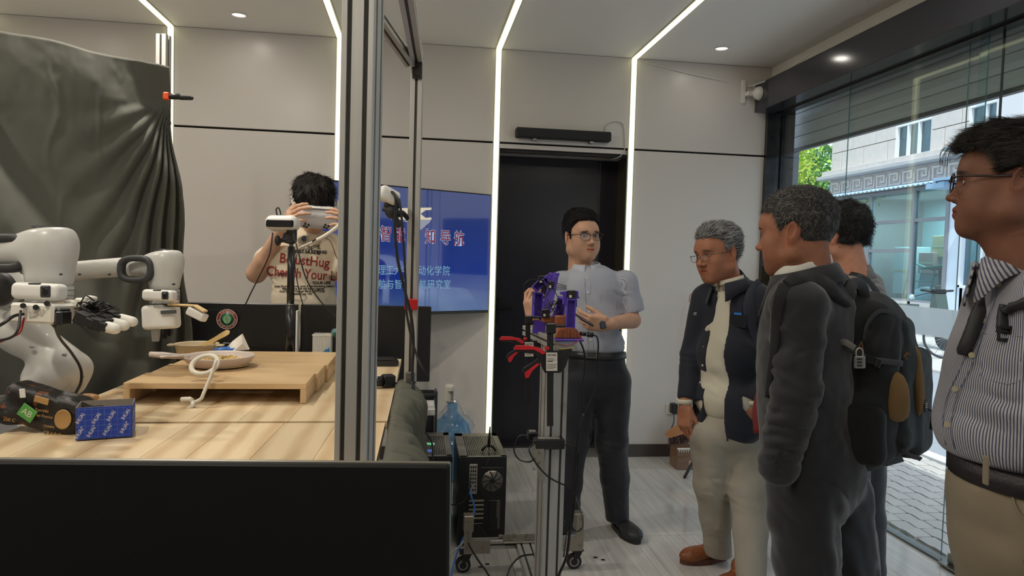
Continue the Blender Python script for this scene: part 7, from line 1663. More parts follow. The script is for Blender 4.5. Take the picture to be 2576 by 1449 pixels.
    mp_ = on_px(sh, 764, 600, .004); mp_ = q(764, 600, -.15) if mp_ is None else mp_; mc = thing('blue_lens_clip', 'small dark blue glossy lens clip at the shirt neckline', 'clip', mp_); G().sphere(mp_, (.012, .008, .018), 14, rot=CR@rotm(0, -25, 0)).build('lens', mat('blue_gloss', srgb(20, 40, 70), .08, coat=1), mc)
vr_man()
# ================================================================ grey-haired man in navy jacket
def ribbon(par, nm, P, w, m, n_, t=.004, sub=5, k=None):
    """strap: flat band following points, face along n_ (vector or list)"""
    Q = curve_pts(P, sub); g = G(); N = len(Q); vs = []
    for i in range(N):
        u = nrm(Q[min(i+1, N-1)]-Q[max(i-1, 0)]); nn = np.array(n_[min(int(i/(N-1)*(len(n_)-1)+.5), len(n_)-1)] if isinstance(n_, list) else n_, float); nn = nrm(nn-u*(nn@u)); s = np.cross(u, nn)
        ww = w if not isinstance(w, list) else np.interp(i/(N-1), np.linspace(0, 1, len(w)), w)
        vs += [Q[i]-s*ww/2+nn*t*.4, Q[i]-s*ww*.4+nn*t, Q[i]+s*ww*.4+nn*t, Q[i]+s*ww/2+nn*t*.4, Q[i]+s*ww/2-nn*t, Q[i]-s*ww/2-nn*t]
    f = [(6*i+a, 6*i+(a+1) % 6, 6*i+6+(a+1) % 6, 6*i+6+a) for i in range(N-1) for a in range(6)]
    g.add(vs, f, None, True); g.add(vs[:6], [(5, 4, 3, 2, 1, 0)]); g.add(vs[-6:], [(0, 1, 2, 3, 4, 5)]); return g.build(nm, m, par)
navy = mat('navy_jacket', srgb(20, 25, 40), .8, sheen=.15, bump=(500, .1)); cream = mat('cream_shirt', srgb(206, 200, 182), .85, bump=(300, .08)); chino = mat('cream_trousers', srgb(164, 157, 144), .85, bump=(350, .1))
def grey_man():
    cdir = ldir(1806); D = 3.22; q = lambda x, y, dd=0: at(x, y, d=D+dd); o = thing('person', 'grey-haired man with glasses in open navy jacket, white shirt and cream trousers', 'person', at(1800, 1410, z=0)*[1, 1, 0])
    base = srgb(166, 112, 86); B = hframe(cdir(-.60, 0, .80)); HR = hframe(cdir(-.72, -.14, .68), cdir(-.05, 1, 0)); hp = q(1806, 640); s = 1.06
    hd = make_head(head_prims(w=1.0, jaw=1.0, neckr=.056, nose=1.25, cheek=1.05, neck_to=(0, -.04, -.17)), hp, HR, s, base, stub=.25, hairc=(.06, .05, .05))
    e1, w1, s1 = q(1742, 890, .10), q(1723, 1022, .02), q(1775, 752, .10)
    h1 = [cap(q(1728, 990, .03), w1, .031, .027, None, .01)]+hand_prims(w1, cdir(-.02, -.95, .12), cdir(-.6, 0, .75), -1, 1.0, curls=((20, 35, 20), (25, 38, 22), (30, 40, 24), (35, 40, 24)), thumb=((.45, .85, -.35), 12))
    e2, w2, s2 = q(1935, 885, -.06), q(1897, 1026, -.12), q(1905, 755, -.03)
    h2 = [cap(q(1905, 990, -.11), w2, .031, .027, None, .01)]+hand_prims(w2, cdir(-.12, -.95, .1), cdir(.5, .05, .8), 1, 1.0, curls=((22, 38, 20), (28, 42, 24), (32, 44, 26), (38, 44, 26)), thumb=((.5, .8, -.35), 12))
    under = [cap(q(1838, 800), q(1826, 1040), .07, .05, None, .03), cap(q(1836, 712, .03), hp+HR@np.array([0, -.03, -.08]), .052, .05, None, .02)]+chain([s1, e1, w1], [.04, .035, .026])+chain([s2, e2, w2], [.04, .035, .026])+chain([q(1805, 1080), q(1790, 1230, .04), q(1804, 1380, .13)], [.05, .045, .035])+chain([q(1850, 1080), q(1880, 1230, -.03), q(1888, 1420, -.13)], [.05, .045, .035])
    V, Q, c = join([hd, limb(h1, .0028, base), limb(h2, .0028, base), limb(under, .011, base)]); mesh_obj('body', V, Q, skin_mat('skin_light'), o, col=c)
    eyes(o, hp, HR, s, (0, 1, -.1))
    gc = [srgb(150, 150, 150), srgb(190, 190, 190), srgb(90, 90, 92), srgb(120, 120, 122), srgb(60, 60, 62)]
    add_hair(o, hp, HR, s, [(-.12, -.065), (-.06, -.055), (-.022, -.010), (.0, .018), (.018, .012), (.030, .060), (.055, .078), (.12, .085)], lambda P: .009+.018*np.clip((P[..., 2]-.04)/.08, 0, 1), 9000, .032, lambda P: np.stack([P[:, 0]*3, -1.0+0*P[:, 1], .1-P[:, 2]*0], 1), gc, 8, lift=.45, jit=.22, wd=.0008, noise=.004)
    specs(o, hp, HR, s, mat('glasses_grey', srgb(80, 78, 84), .25, .6), lw=.048, lh=.028, y=.110, z=-.006, rim=.0009, temple=.0013)
    torso = [ell(q(1842, 790, .03), (.178, .120, .15), B, .03), ell(q(1832, 890), (.165, .130, .16), B, .05), ell(q(1828, 1010), (.172, .128, .15), B, .04), ell(q(1830, 1060), (.172, .130, .12), B, .04), cap(q(1790, 742, .08), q(1900, 742, .0), .060, .062, None, .05), cap(q(1838, 705, .03), q(1838, 750, .03), .068, .10, None, .04)]
    sleeves = chain([s1, e1, q(1728, 1005, .03)], [.068, .056, .047], .02)+chain([s2, e2, q(1903, 1010, -.11)], [.074, .062, .050], .02)
    # white shirt inside
    sp_ = [ell(q(1838, 800, .03), (.160, .110, .15), B, .03), ell(q(1828, 890), (.150, .118, .16), B, .05), ell(q(1826, 1000), (.155, .118, .13), B, .04), cap(q(1830, 706, .0), q(1832, 760, .02), .050, .080, None, .03), half(q(1820, 1046), -Z_, .01), cap(hp+HR@np.array([0, .01, -.05]), q(1828, 684, -.01), .050, .050, None, .005, 's')]
    FS = [(q(1785, 800, -.1), (.5, 0, 1), .06, .003, .1), (q(1780, 950, -.1), (.7, 0, 1), .07, .004, .12)]
    shirt = sobj('shirt', sp_, .006, cream, o, lambda P: folds(P, FS)+.0015*fbm(P, 14, 2), 1)
    bt_ = [on_px(sp_, x, y, .003) for x, y in ((1806, 745), (1792, 785), (1782, 829), (1772, 873), (1768, 919), (1762, 962))]; buttons(shirt, [b for b in bt_ if b is not None], B[:, 1], .0055, mat('cream_button', srgb(190, 182, 160), .4))
    # jacket with open front
    oc = lambda x, y: q(x, y)+B[:, 1]*.13
    wedge = [(lambda P, c=A(*q(1846, 700)), M=B.astype(np.float32): None)]
    c0_ = A(*q(1836, 880)); Mb = B.astype(np.float32)
    def open_f(P):
        p_ = (P-c0_)@Mb; zz = p_[..., 2]; ctr = -.012+.01*zz/.3; hw = .030+.024*np.clip((.30-zz)/.55, 0, 1)+.035*np.clip((zz-.24)/.12, 0, 1)
        return np.maximum(np.abs(p_[..., 0]-ctr)-hw, .02-p_[..., 1])
    jp = torso+sleeves+[half(q(1790, 1086), -Z_-X_*.30, .008), (open_f, c0_-.5, c0_+.5, .006, 's'), half(q(1790, 1086), -Z_-X_*.30, .008), cap(hp+HR@np.array([0, .0, -.05]), q(1833, 694, .0), .058, .056, None, .005, 's')]
    for (w_, e_) in ((q(1727, 1006, .03), e1), (q(1902, 1012, -.11), e2)):
        u = nrm(w_-e_).astype(np.float32); jp.append((lambda P, c=A(*w_), u=u: np.where(np.linalg.norm(P-c, axis=-1) < .085, (P-c)@u, -1).astype(np.float32), None, None, .002, 'i'))
    FJ = [(e1, (.1, 0, 1), .05, .005, .09), (e2, (.2, 0, 1), .05, .006, .10), (q(1900, 850, -.1), (.8, 0, .8), .07, .004, .12), (q(1870, 1000, -.1), (1, 0, .15), .08, .005, .12), (q(1760, 950), (1, 0, .1), .06, .005, .12)]
    jk = sobj('jacket', jp, .0065, navy, o, lambda P: folds(P, FJ)+.002*fbm(P, 10, 2), 1)
    for w_, r_ in ((w1, .036), (w2, .037)): g = G(); g.lathe(w_+Z_*.012, [(r_*.8, .0), (r_, .0), (r_*1.04, .022), (r_*.8, .022)], 24, rot=CR, sc=(1, .8)); g.build('shirt_cuff', cream, shirt)
    collar(jk, 'collar', q(1836, 722, .005), hframe(cdir(-.60, .0, .80), cdir(-.10, 1, -.1)), .074, .080, .040, .052, .085, .020, .42, navy, .030)
    collar(shirt, 'shirt_collar', q(1832, 715, .0), hframe(cdir(-.60, .0, .80), cdir(-.10, 1, -.1)), .062, .064, .040, .018, .018, .002, .12, cream, .028)
    zip_ = [on_px(jp, x, y, .002) for x, y in ((1815, 765), (1806, 800), (1803, 860), (1806, 930), (1814, 1000), (1826, 1060))]; zip_ = [z_ for z_ in zip_ if z_ is not None]
    if len(zip_) > 2: G().tube(curve_pts(zip_, 4), .0022, 6).build('zip', mat('zip_grey', srgb(100, 100, 102), .4, .5), jk)
    pz = on_px(jp, 1830, 1104, .004); pz = q(1830, 1104, -.13) if pz is None else pz; G().box(pz, (.008, .004, .020), .001, CR).build('zip_pull', black_pl, jk)
    p_ = on_px(jp, 1856, 808, .004)
    if p_ is not None:
        G().box(p_, (.078, .006, .060), .004, B@rotm(0, 0, 16)).build('pocket_phone', mat('phone_pocket', (.010, .011, .016), .3), jk); G().box(p_+Z_*.032, (.034, .004, .012), .001, B@rotm(0, 0, 16)).build('blue_card', mat('blue_card_edge', srgb(40, 120, 210), .4), jk)
    p_ = on_px(jp, 1751, 790, .002)
    if p_ is not None: text_obj('lettering', 'ITS', p_-Y_*.003, X_, Z_, .019, mat('logo_white', srgb(215, 215, 218), .5), jk, 'CENTER', .0005, bold=.0005)
    # trousers, shoes
    tp = [ell(q(1828, 1078), (.148, .112, .11), B, .04)]+chain([q(1786, 1100, -.0), q(1790, 1215, .04), q(1800, 1300, .09), q(1806, 1400, .14)], [.096, .080, .070, .064], .03)+chain([q(1862, 1100, .02), q(1880, 1225, -.03), q(1888, 1330, -.08), q(1890, 1450, -.15)], [.102, .084, .072, .066], .03)+[half((0, 0, .045), (0, 0, -1), .004)]
    FT = [(q(1793, 1220), (.2, 0, 1), .04, .006, .09), (q(1880, 1240), (.4, 0, 1), .05, .009, .10), (q(1800, 1360), (.1, 0, 1), .025, .006, .07), (q(1890, 1400), (.1, 0, 1), .028, .006, .07), (q(1830, 1110), (.7, 0, 1), .05, .006, .1)]
    sobj('trousers', tp, .0075, chino, o, lambda P: folds(P, FT)+.003*fbm(P, 10, 2), 1)
    lth = mat('tan_leather', srgb(138, 80, 46), .4, noise=(14, .1)); sl_ = mat('brown_sole', srgb(96, 56, 38), .55)
    hl = at(1830, 1405, z=0); d1_ = at(1710, 1418, z=0)-hl; s1_ = shoe(o, hl, d1_, .262, lth, sl_, hgt=.068)
    G().tube([hl+nrm(d1_)*.105+[-.0, -.048, .045], hl+nrm(d1_)*.105+[-.01, -.03, .075], hl+nrm(d1_)*.10+[0, .0, .088]], .006, 6).build('stripe_band', mat('band_stripe', srgb(70, 60, 60), .6), s1_)
    hl2 = at(1890, 1475, z=0); shoe(o, hl2+[.02, .05, 0], (d1_*.8+np.array([-.0, -.09, 0])), .262, lth, sl_)
    # his own backpack straps
    bs_ = mat('dark_blue_strap', srgb(40, 44, 58), .8, bump=(300, .2))
    P_ = [on_px(jp, x, y, .006) for x, y in ((1912, 712), (1893, 735), (1884, 770), (1890, 815), (1900, 850), (1910, 890))]; P_ = [a for a in P_ if a is not None]
    pk = thing('shoulder_bag', 'dark blue backpack strap over the navy jacket shoulder with pack behind', 'backpack', q(1925, 900, .12))
    if len(P_) > 2: ribbon(pk, 'strap', P_, [.045, .050, .050, .032, .026], bs_, Y_*-1, .006)
    bx_ = q(1925, 850, .20)-B[:, 1]*.06; sobj('pack', [rbox(bx_, (.13, .085, .19), .07, B, .02)], .012, bs_, pk)
grey_man()
# ================================================================ man in charcoal suit carrying the big backpack
suit = mat('charcoal_suit', srgb(46, 46, 52), .85, sheen=.25, bump=(700, .12), noise=(60, .06))
def suit_man():
    cdir = ldir(2010); D = 2.12; q = lambda x, y, dd=0: at(x, y, d=D+dd); o = thing('person', 'short-haired man in charcoal suit facing left with a large pack on his back', 'person', q(2060, 1900)*[1, 1, 0])
    base = srgb(148, 98, 74); B = hframe(cdir(-.93, 0, -.30)); HR = hframe(cdir(-.955, -.04, -.27), cdir(-.0, 1, 0)); hp = q(2003, 590); s = 1.04
    hd = make_head(head_prims(w=1.02, jaw=1.05, neckr=.060, nose=1.1, fat=.003, neck_to=(0, -.038, -.155)), hp, HR, s, base, h=.0023)
    under = [cap(q(2040, 820), q(2050, 1150), .08, .09, None, .03), cap(q(2045, 700, .0), hp+HR@np.array([0, -.03, -.08]), .058, .056, None, .02)]+chain([q(2025, 1200, -.06), q(2040, 1600, -.05), q(2050, 1830, 0)], [.07, .05, .04])+chain([q(2110, 1200, .1), q(2135, 1600, .12), q(2130, 1780, .14)], [.07, .05, .04])
    V, Q, c = join([hd, limb(under, .012, base)]); mesh_obj('body', V, Q, skin_mat('skin_light'), o, col=c); eyes(o, hp, HR, s)
    hc = [(.030, .028, .027), (.055, .052, .050), (.09, .085, .082), (.018, .016, .016), (.20, .19, .185)]
    add_hair(o, hp, HR, s, [(-.12, -.072), (-.06, -.066), (-.030, -.03), (-.012, .020), (.006, .0), (.020, -.012), (.034, .055), (.055, .070), (.12, .078)], lambda P: .007+.013*np.clip((P[..., 2]-.02)/.10, 0, 1), 14000, lambda P: .013+.014*np.clip((P[:, 2]+.02)/.12, 0, 1), lambda P: np.stack([0*P[:, 0], .35+P[:, 1]*0, -.8+P[:, 2]*9], 1), hc, 12, lift=.45, jit=.45, wd=.0007, noise=.003, w=1.01, h=.0033)
    # white shirt collar and suit
    shirt = sobj('shirt', [cap(q(2018, 640, -.0), q(2035, 760), .058, .10, None, .03), ell(q(2020, 850), (.13, .11, .20), B, .05), ell(q(2016, 1040), (.12, .10, .14), B, .04), cap(hp+HR@np.array([0, 0, -.04]), q(2015, 660), .056, .058, None, .004, 's')], .007, mat('white_shirt', srgb(214, 212, 206), .7), o)
    collar(shirt, 'collar', q(2020, 680, -.005), hframe(cdir(-.93, 0, -.3), cdir(-.22, 1, 0)), .066, .070, .046, .046, .070, .010, .12, MATS['white_shirt'], .038)
    shL, elL, wL = q(2010, 770, -.15), q(2000, 985, -.19), q(1958, 1172, -.17); shR, elR, wR = q(2070, 760, .19), q(2010, 950, .2), q(1975, 1100, .12)
    jp = [ell(q(2036, 800, .01), (.19, .125, .16), B, .03), ell(q(2022, 920, .0), (.175, .132, .20), B, .05), ell(q(2028, 1070, .0), (.175, .132, .20), B, .06), ell(q(2055, 1170, .01), (.172, .140, .16), B, .05), cap(shL, shR, .070, .07, None, .05), cap(q(2040, 706, .02), q(2040, 770, .02), .060, .11, None, .04)]
    jp += chain([shL, elL, wL], [.078, .066, .056], .012)+chain([shR, elR, wR], [.075, .06, .05], .02)
    hem = q(2055, 1262); jp += [half(hem, -Z_+X_*.10, .02), cap(hp+HR@np.array([0, 0, -.06]), q(2022, 672, .0), .066, .066, None, .004, 's')]
    Mb = B.astype(np.float32); c0_ = A(*q(2036, 900))
    def open_f(P):
        p_ = (P-c0_)@Mb; zz = p_[..., 2]; hw = .012+.055*np.clip((zz-.02)/.22, 0, 1)+.10*np.clip((-.17-zz)/.3, 0, 1); return np.maximum(np.abs(p_[..., 0])-hw, .03-p_[..., 1])
    jp.append((open_f, c0_-.5, c0_+.5, .006, 's'))
    FJ = [(q(1985, 860, -.2), (-.5, 0, 1), .06, .009, .13), (q(1975, 1060, -.2), (.2, 0, 1), .05, .009, .12), (elL, (-.3, 0, 1), .05, .005, .12), (q(1990, 870, -.2), (.5, 0, 1), .07, .007, .12), (q(1965, 1110, -.2), (-.2, 0, 1), .05, .006, .09), (q(2060, 1050, -.05), (.6, 0, .8), .09, .006, .15), (q(2090, 1180, -.1), (1, 0, .3), .10, .006, .16), (q(1990, 780, -.2), (1, 0, .6), .09, .005, .10)]
    jk = sobj('jacket', jp, .006, suit, o, lambda P: folds(P, FJ)+.0028*fbm(P, 18, 3), 1)
    collar(jk, 'lapel_collar', q(2023, 692, .0), hframe(cdir(-.93, 0, -.3), cdir(-.30, 1, 0)), .080, .088, .034, .050, .120, .022, .40, suit, .036)
    G().tube(curve_pts([q(1934, 790, -.02), q(1918, 860, -.0), q(1912, 960, -.0), q(1916, 1060, -.02), q(1922, 1150, -.03)], 5), .006, 6).build('front_edge', suit, jk)
    ribbon(shirt, 'tie', [q(1920, 960, .06), q(1908, 1030, .05), q(1912, 1090, .03)], [.03, .045, .05], mat('striped_tie', srgb(120, 40, 44), .6), [-X_-Y_*.6], .003)
    buttons(jk, [q(1962+k*-3.2, 1140+k*9, -.245) for k in range(4)], Y_*-1, .0075, mat('dark_button', (.02, .02, .022), .3))
    tp = [ell(q(2060, 1200, .02), (.165, .13, .14), B, .04)]+chain([q(2020, 1240, -.06), q(2030, 1420, -.07), q(2045, 1620, -.05), q(2050, 1880, -.0)], [.108, .092, .080, .070], .02)+chain([q(2105, 1240, .10), q(2130, 1420, .10), q(2140, 1620, .12), q(2135, 1790, .16)], [.108, .092, .080, .068], .02)
    FT = [(q(2080, 1330, -.1), (.9, 0, .5), .07, .012, .16), (q(2090, 1450, 0), (1, 0, .15), .07, .012, .18), (q(2000, 1380, -.1), (1, 0, .2), .08, .004, .15), (q(2140, 1350, .05), (1, 0, .25), .06, .008, .16)]
    sobj('trousers', tp, .008, mat('charcoal_trousers', srgb(34, 34, 41), .7, sheen=.3), o, lambda P: folds(P, FT)+.003*fbm(P, 9, 3), 1)
    for (x, y, dd) in ((2055, 1880, 0), (2140, 1790, .16)): p_ = q(x, y, dd); shoe(o, [p_[0]+.06, p_[1], 0], B[:, 1]*[1, 1, 0], .275, MATS['black_shoe'], MATS['black_sole'], .009)
    # --------------------------------------------------- backpack
    bp = thing('backpack', 'big black backpack with two tan panels and a silver padlock on the suited man', 'backpack', q(2200, 1170, .05))
    bk_ = mat('pack_black', srgb(26, 27, 31), .8, bump=(450, .2), sheen=.05); bg_ = mat('pack_green_black', srgb(28, 32, 30), .75, bump=(450, .2)); tan = mat('pack_tan', srgb(134, 104, 62), .75, bump=(450, .12))
    Bp = hframe(cdir(-.93, 0, -.33), cdir(-.06, 1, 0)); bd_ = lambda x, y, dd=0: q(x, y, dd)
    mp = [rbox(bd_(2160, 985, .04), (.125, .115, .215), .075, Bp, .02), rbox(bd_(2185, 850, .04), (.115, .09, .115), .07, Bp, .06), rbox(bd_(2135, 1070, .02), (.115, .11, .12), .07, Bp, .04), cap(bd_(2110, 800, -.01), bd_(2180, 790, .08), .06, .06, None, .06)]
    FB = [(bd_(2120, 930, -.08), (.8, 0, .6), .10, .008, .16), (bd_(2110, 1080, -.1), (.5, 0, .9), .09, .008, .15), (bd_(2180, 830, -.08), (.7, 0, -.7), .07, .007, .12)]
    main = sobj('main_bag', mp, .006, bk_, bp, lambda P: folds(P, FB)+.008*fbm(P, 8, 4), 1)
    op = [rbox(bd_(2245, 1000, .02), (.105, .060, .165), .045, Bp, .02), rbox(bd_(2245, 870, .05), (.095, .055, .10), .05, Bp, .04), rbox(bd_(2290, 1010, .09), (.10, .050, .17), .040, Bp, .02)]
    out = sobj('front_pocket', op, .006, bg_, bp, lambda P: .004*fbm(P, 12, 3)+folds(P, [(bd_(2240, 1100, -.06), (.3, 0, 1), .05, .006, .1)]), 1)
    sidep = sobj('side_pocket', [rbox(bd_(2140, 1090, -.085), (.035, .095, .085), .03, Bp, .02)], .006, bk_, bp, lambda P: .003*fbm(P, 14, 3), 1)
    for (P4, dd, nm) in (([(2248, 930), (2280, 938), (2293, 985), (2293, 1040), (2284, 1068), (2240, 1062), (2228, 1055), (2230, 1000), (2238, 950)], -.098, 'tan_panel'), ([(2288, 862), (2314, 866), (2322, 900), (2326, 980), (2332, 1050), (2306, 1056), (2302, 1000), (2292, 920), (2284, 880)], -.030, 'tan_panel')):
        c_ = np.mean([bd_(*p_, dd) for p_ in P4], 0); N_ = len(P4); pts = [on_px(op+mp, *p_, .006) for p_ in P4]; z_ = [((CM.T@(p_-np.array([0, 0, HC])))[2]-D) for p_ in pts if p_ is not None]; md = np.median(z_) if z_ else dd
        pts = [bd_(p_[0], p_[1], md+.0) for k, p_ in enumerate(P4)]; ctr = np.mean(pts, 0)-Y_*.014
        ring = [p_*.82+ctr*.18-Y_*(.004+.006*(i_%2)) for i_, p_ in enumerate(pts)]; back = [p_+Y_*.045 for p_ in pts]; ring1 = [p_*1.03-ctr*.03+Y_*.008 for p_ in pts]; g = G()
        V_ = back+ring1+ring+[ctr]; f = []
        for i in range(N_): j = (i+1) % N_; f += [(i, j, N_+j, N_+i), (N_+i, N_+j, 2*N_+j, 2*N_+i), (2*N_+i, 2*N_+j, 3*N_)]
        g.add(V_, f, None, True); ob = g.build(nm, tan, bp); sm_ = ob.modifiers.new('s', 'SUBSURF'); sm_.levels = sm_.render_levels = 1
    lb_ = bd_(2329, 1021, -.02); G().box(lb_, (.014, .003, .040), .001, CR@rotm(0, 2, 30)).build('brand_patch', black_soft, bp); 
    for k in range(3): G().box(lb_-Y_*.003+Z_*(.008-.006*k), (.009, .001, .0022), 0, CR@rotm(0, 2, 30)).build('patch_print', white_pl, bp)
    strapm = mat('pack_strap', srgb(70, 70, 74), .7, bump=(500, .2)); 
    ribbon(bp, 'zip_line', [bd_(2170, 860, -.105), bd_(2185, 810, -.10), bd_(2215, 783, -.08), bd_(2250, 795, -.05), bd_(2262, 830, -.04)], .012, black_soft, [-Y_], .003)
    ribbon(bp, 'zip_line', [bd_(2255, 835, -.06), bd_(2262, 860, -.065), bd_(2262, 900, -.075), bd_(2256, 930, -.085)], .008, mat('zip_silver', srgb(120, 122, 126), .4, .4), [-Y_], .003)
    ribbon(bp, 'side_strap', [bd_(2118, 858, -.12), bd_(2140, 880, -.125), bd_(2158, 888, -.125), bd_(2185, 905, -.12), bd_(2215, 908, -.115), bd_(2270, 915, -.095)], .018, strapm, [-Y_], .003)
    G().box(bd_(2190, 905, -.13), (.026, .010, .022), .002, CR@rotm(0, 12, 0)).box(bd_(2208, 914, -.13), (.016, .010, .024), .002, CR@rotm(0, 20, 0)).build('strap_buckle', black_pl, bp)
    ribbon(bp, 'strap_end', [bd_(2114, 862, -.125), bd_(2128, 862, -.14), bd_(2150, 876, -.14)], .018, mat('webbing_grey', srgb(128, 126, 122), .7), [-Y_], .003)
    ribbon(bp, 'grab_handle', [bd_(2130, 762, -.05), bd_(2136, 728, -.06), bd_(2150, 712, -.05), bd_(2168, 722, -.03), bd_(2174, 752, -.0)], .034, strapm, [-Y_-X_*.3], .005)
    ribbon(bp, 'bottom_strap', [bd_(2264, 1123, -.06), bd_(2275, 1135, -.08), bd_(2292, 1147, -.085), bd_(2312, 1153, -.08), bd_(2316, 1156, -.08)], .013, strapm, [-Y_], .003)
    flap(bp, 'hip_belt', [bd_(2188, 1150, -.03), bd_(2258, 1136, -.0), bd_(2268, 1160, -.0), bd_(2226, 1172, -.02), bd_(2190, 1165, -.03)], black_soft, .01)
    G().tube([bd_(2336, 1030, -.0), bd_(2344, 1034, -.01), bd_(2346, 1046, -.01)], .0025, 6).tube([bd_(2346, 1044, -.01), bd_(2342, 1080, -.01)], .0045, 6).build('zip_pull', black_pl, bp)
    G().tube([bd_(2281, 905, -.09), bd_(2276, 895, -.09), bd_(2284, 888, -.09), bd_(2290, 894, -.09)], .0028, 6).tube([bd_(2158, 890, -.13), bd_(2162, 870, -.135), bd_(2166, 858, -.135), bd_(2170, 872, -.135), bd_(2168, 890, -.13)], .0022, 6).build('cord_loop', mat('brown_cord', srgb(120, 84, 46), .7), bp)
    # shoulder straps over the jacket
    P_ = [on_px(jp, x, y, .008) for x, y in ((1978, 716), (2005, 703), (2040, 702), (2075, 716), (2105, 740))]; P_ = [a for a in P_ if a is not None]
    if len(P_) > 2: ribbon(bp, 'shoulder_strap', P_+[bd_(2125, 765, -.06)], [.03, .055, .060, .060, .05], bk_, [-Y_+Z_*1.0], .010)
    P_ = [on_px(jp, x, y, .007) for x, y in ((1978, 716), (1964, 745), (1955, 790), (1950, 850), (1945, 900), (1938, 950), (1932, 1000))]; P_ = [a for a in P_ if a is not None]
    if len(P_) > 2: ribbon(bp, 'shoulder_strap', P_, [.04, .026, .018], bk_, [-Y_-X_], .004)
    ribbon(bp, 'shoulder_strap', [bd_(2090, 690, .14), bd_(2110, 695, .12), bd_(2128, 722, .06), bd_(2135, 752, .0)], [.05, .05, .045], bk_, [-Y_+Z_], .009)
    # padlock
    pl_ = thing('padlock', 'small silver combination padlock hanging on the backpack side strap', 'padlock', bd_(2162, 920, -.15))
    c_ = bd_(2162, 911, -.150); steelp = mat('padlock_silver', srgb(196, 196, 192), .3, .7); G().box(c_, (.031, .012, .035), .003, CR).build('body', steelp, pl_)
    G().tube(curve_pts([c_+X_*-.009+Z_*.016, c_+X_*-.009+Z_*.033, c_+Z_*.040, c_+X_*.009+Z_*.033, c_+X_*.009+Z_*.016], 4), .0025, 8).build('shackle', steelp, pl_)
    for k in range(3): G().box(c_-Y_*.0062-X_*.003+Z_*(.009-.009*k), (.014, .002, .0055), .0005, CR).build('digit_wheel', mat('digit_dark', srgb(60, 60, 62), .4), pl_)
suit_man()
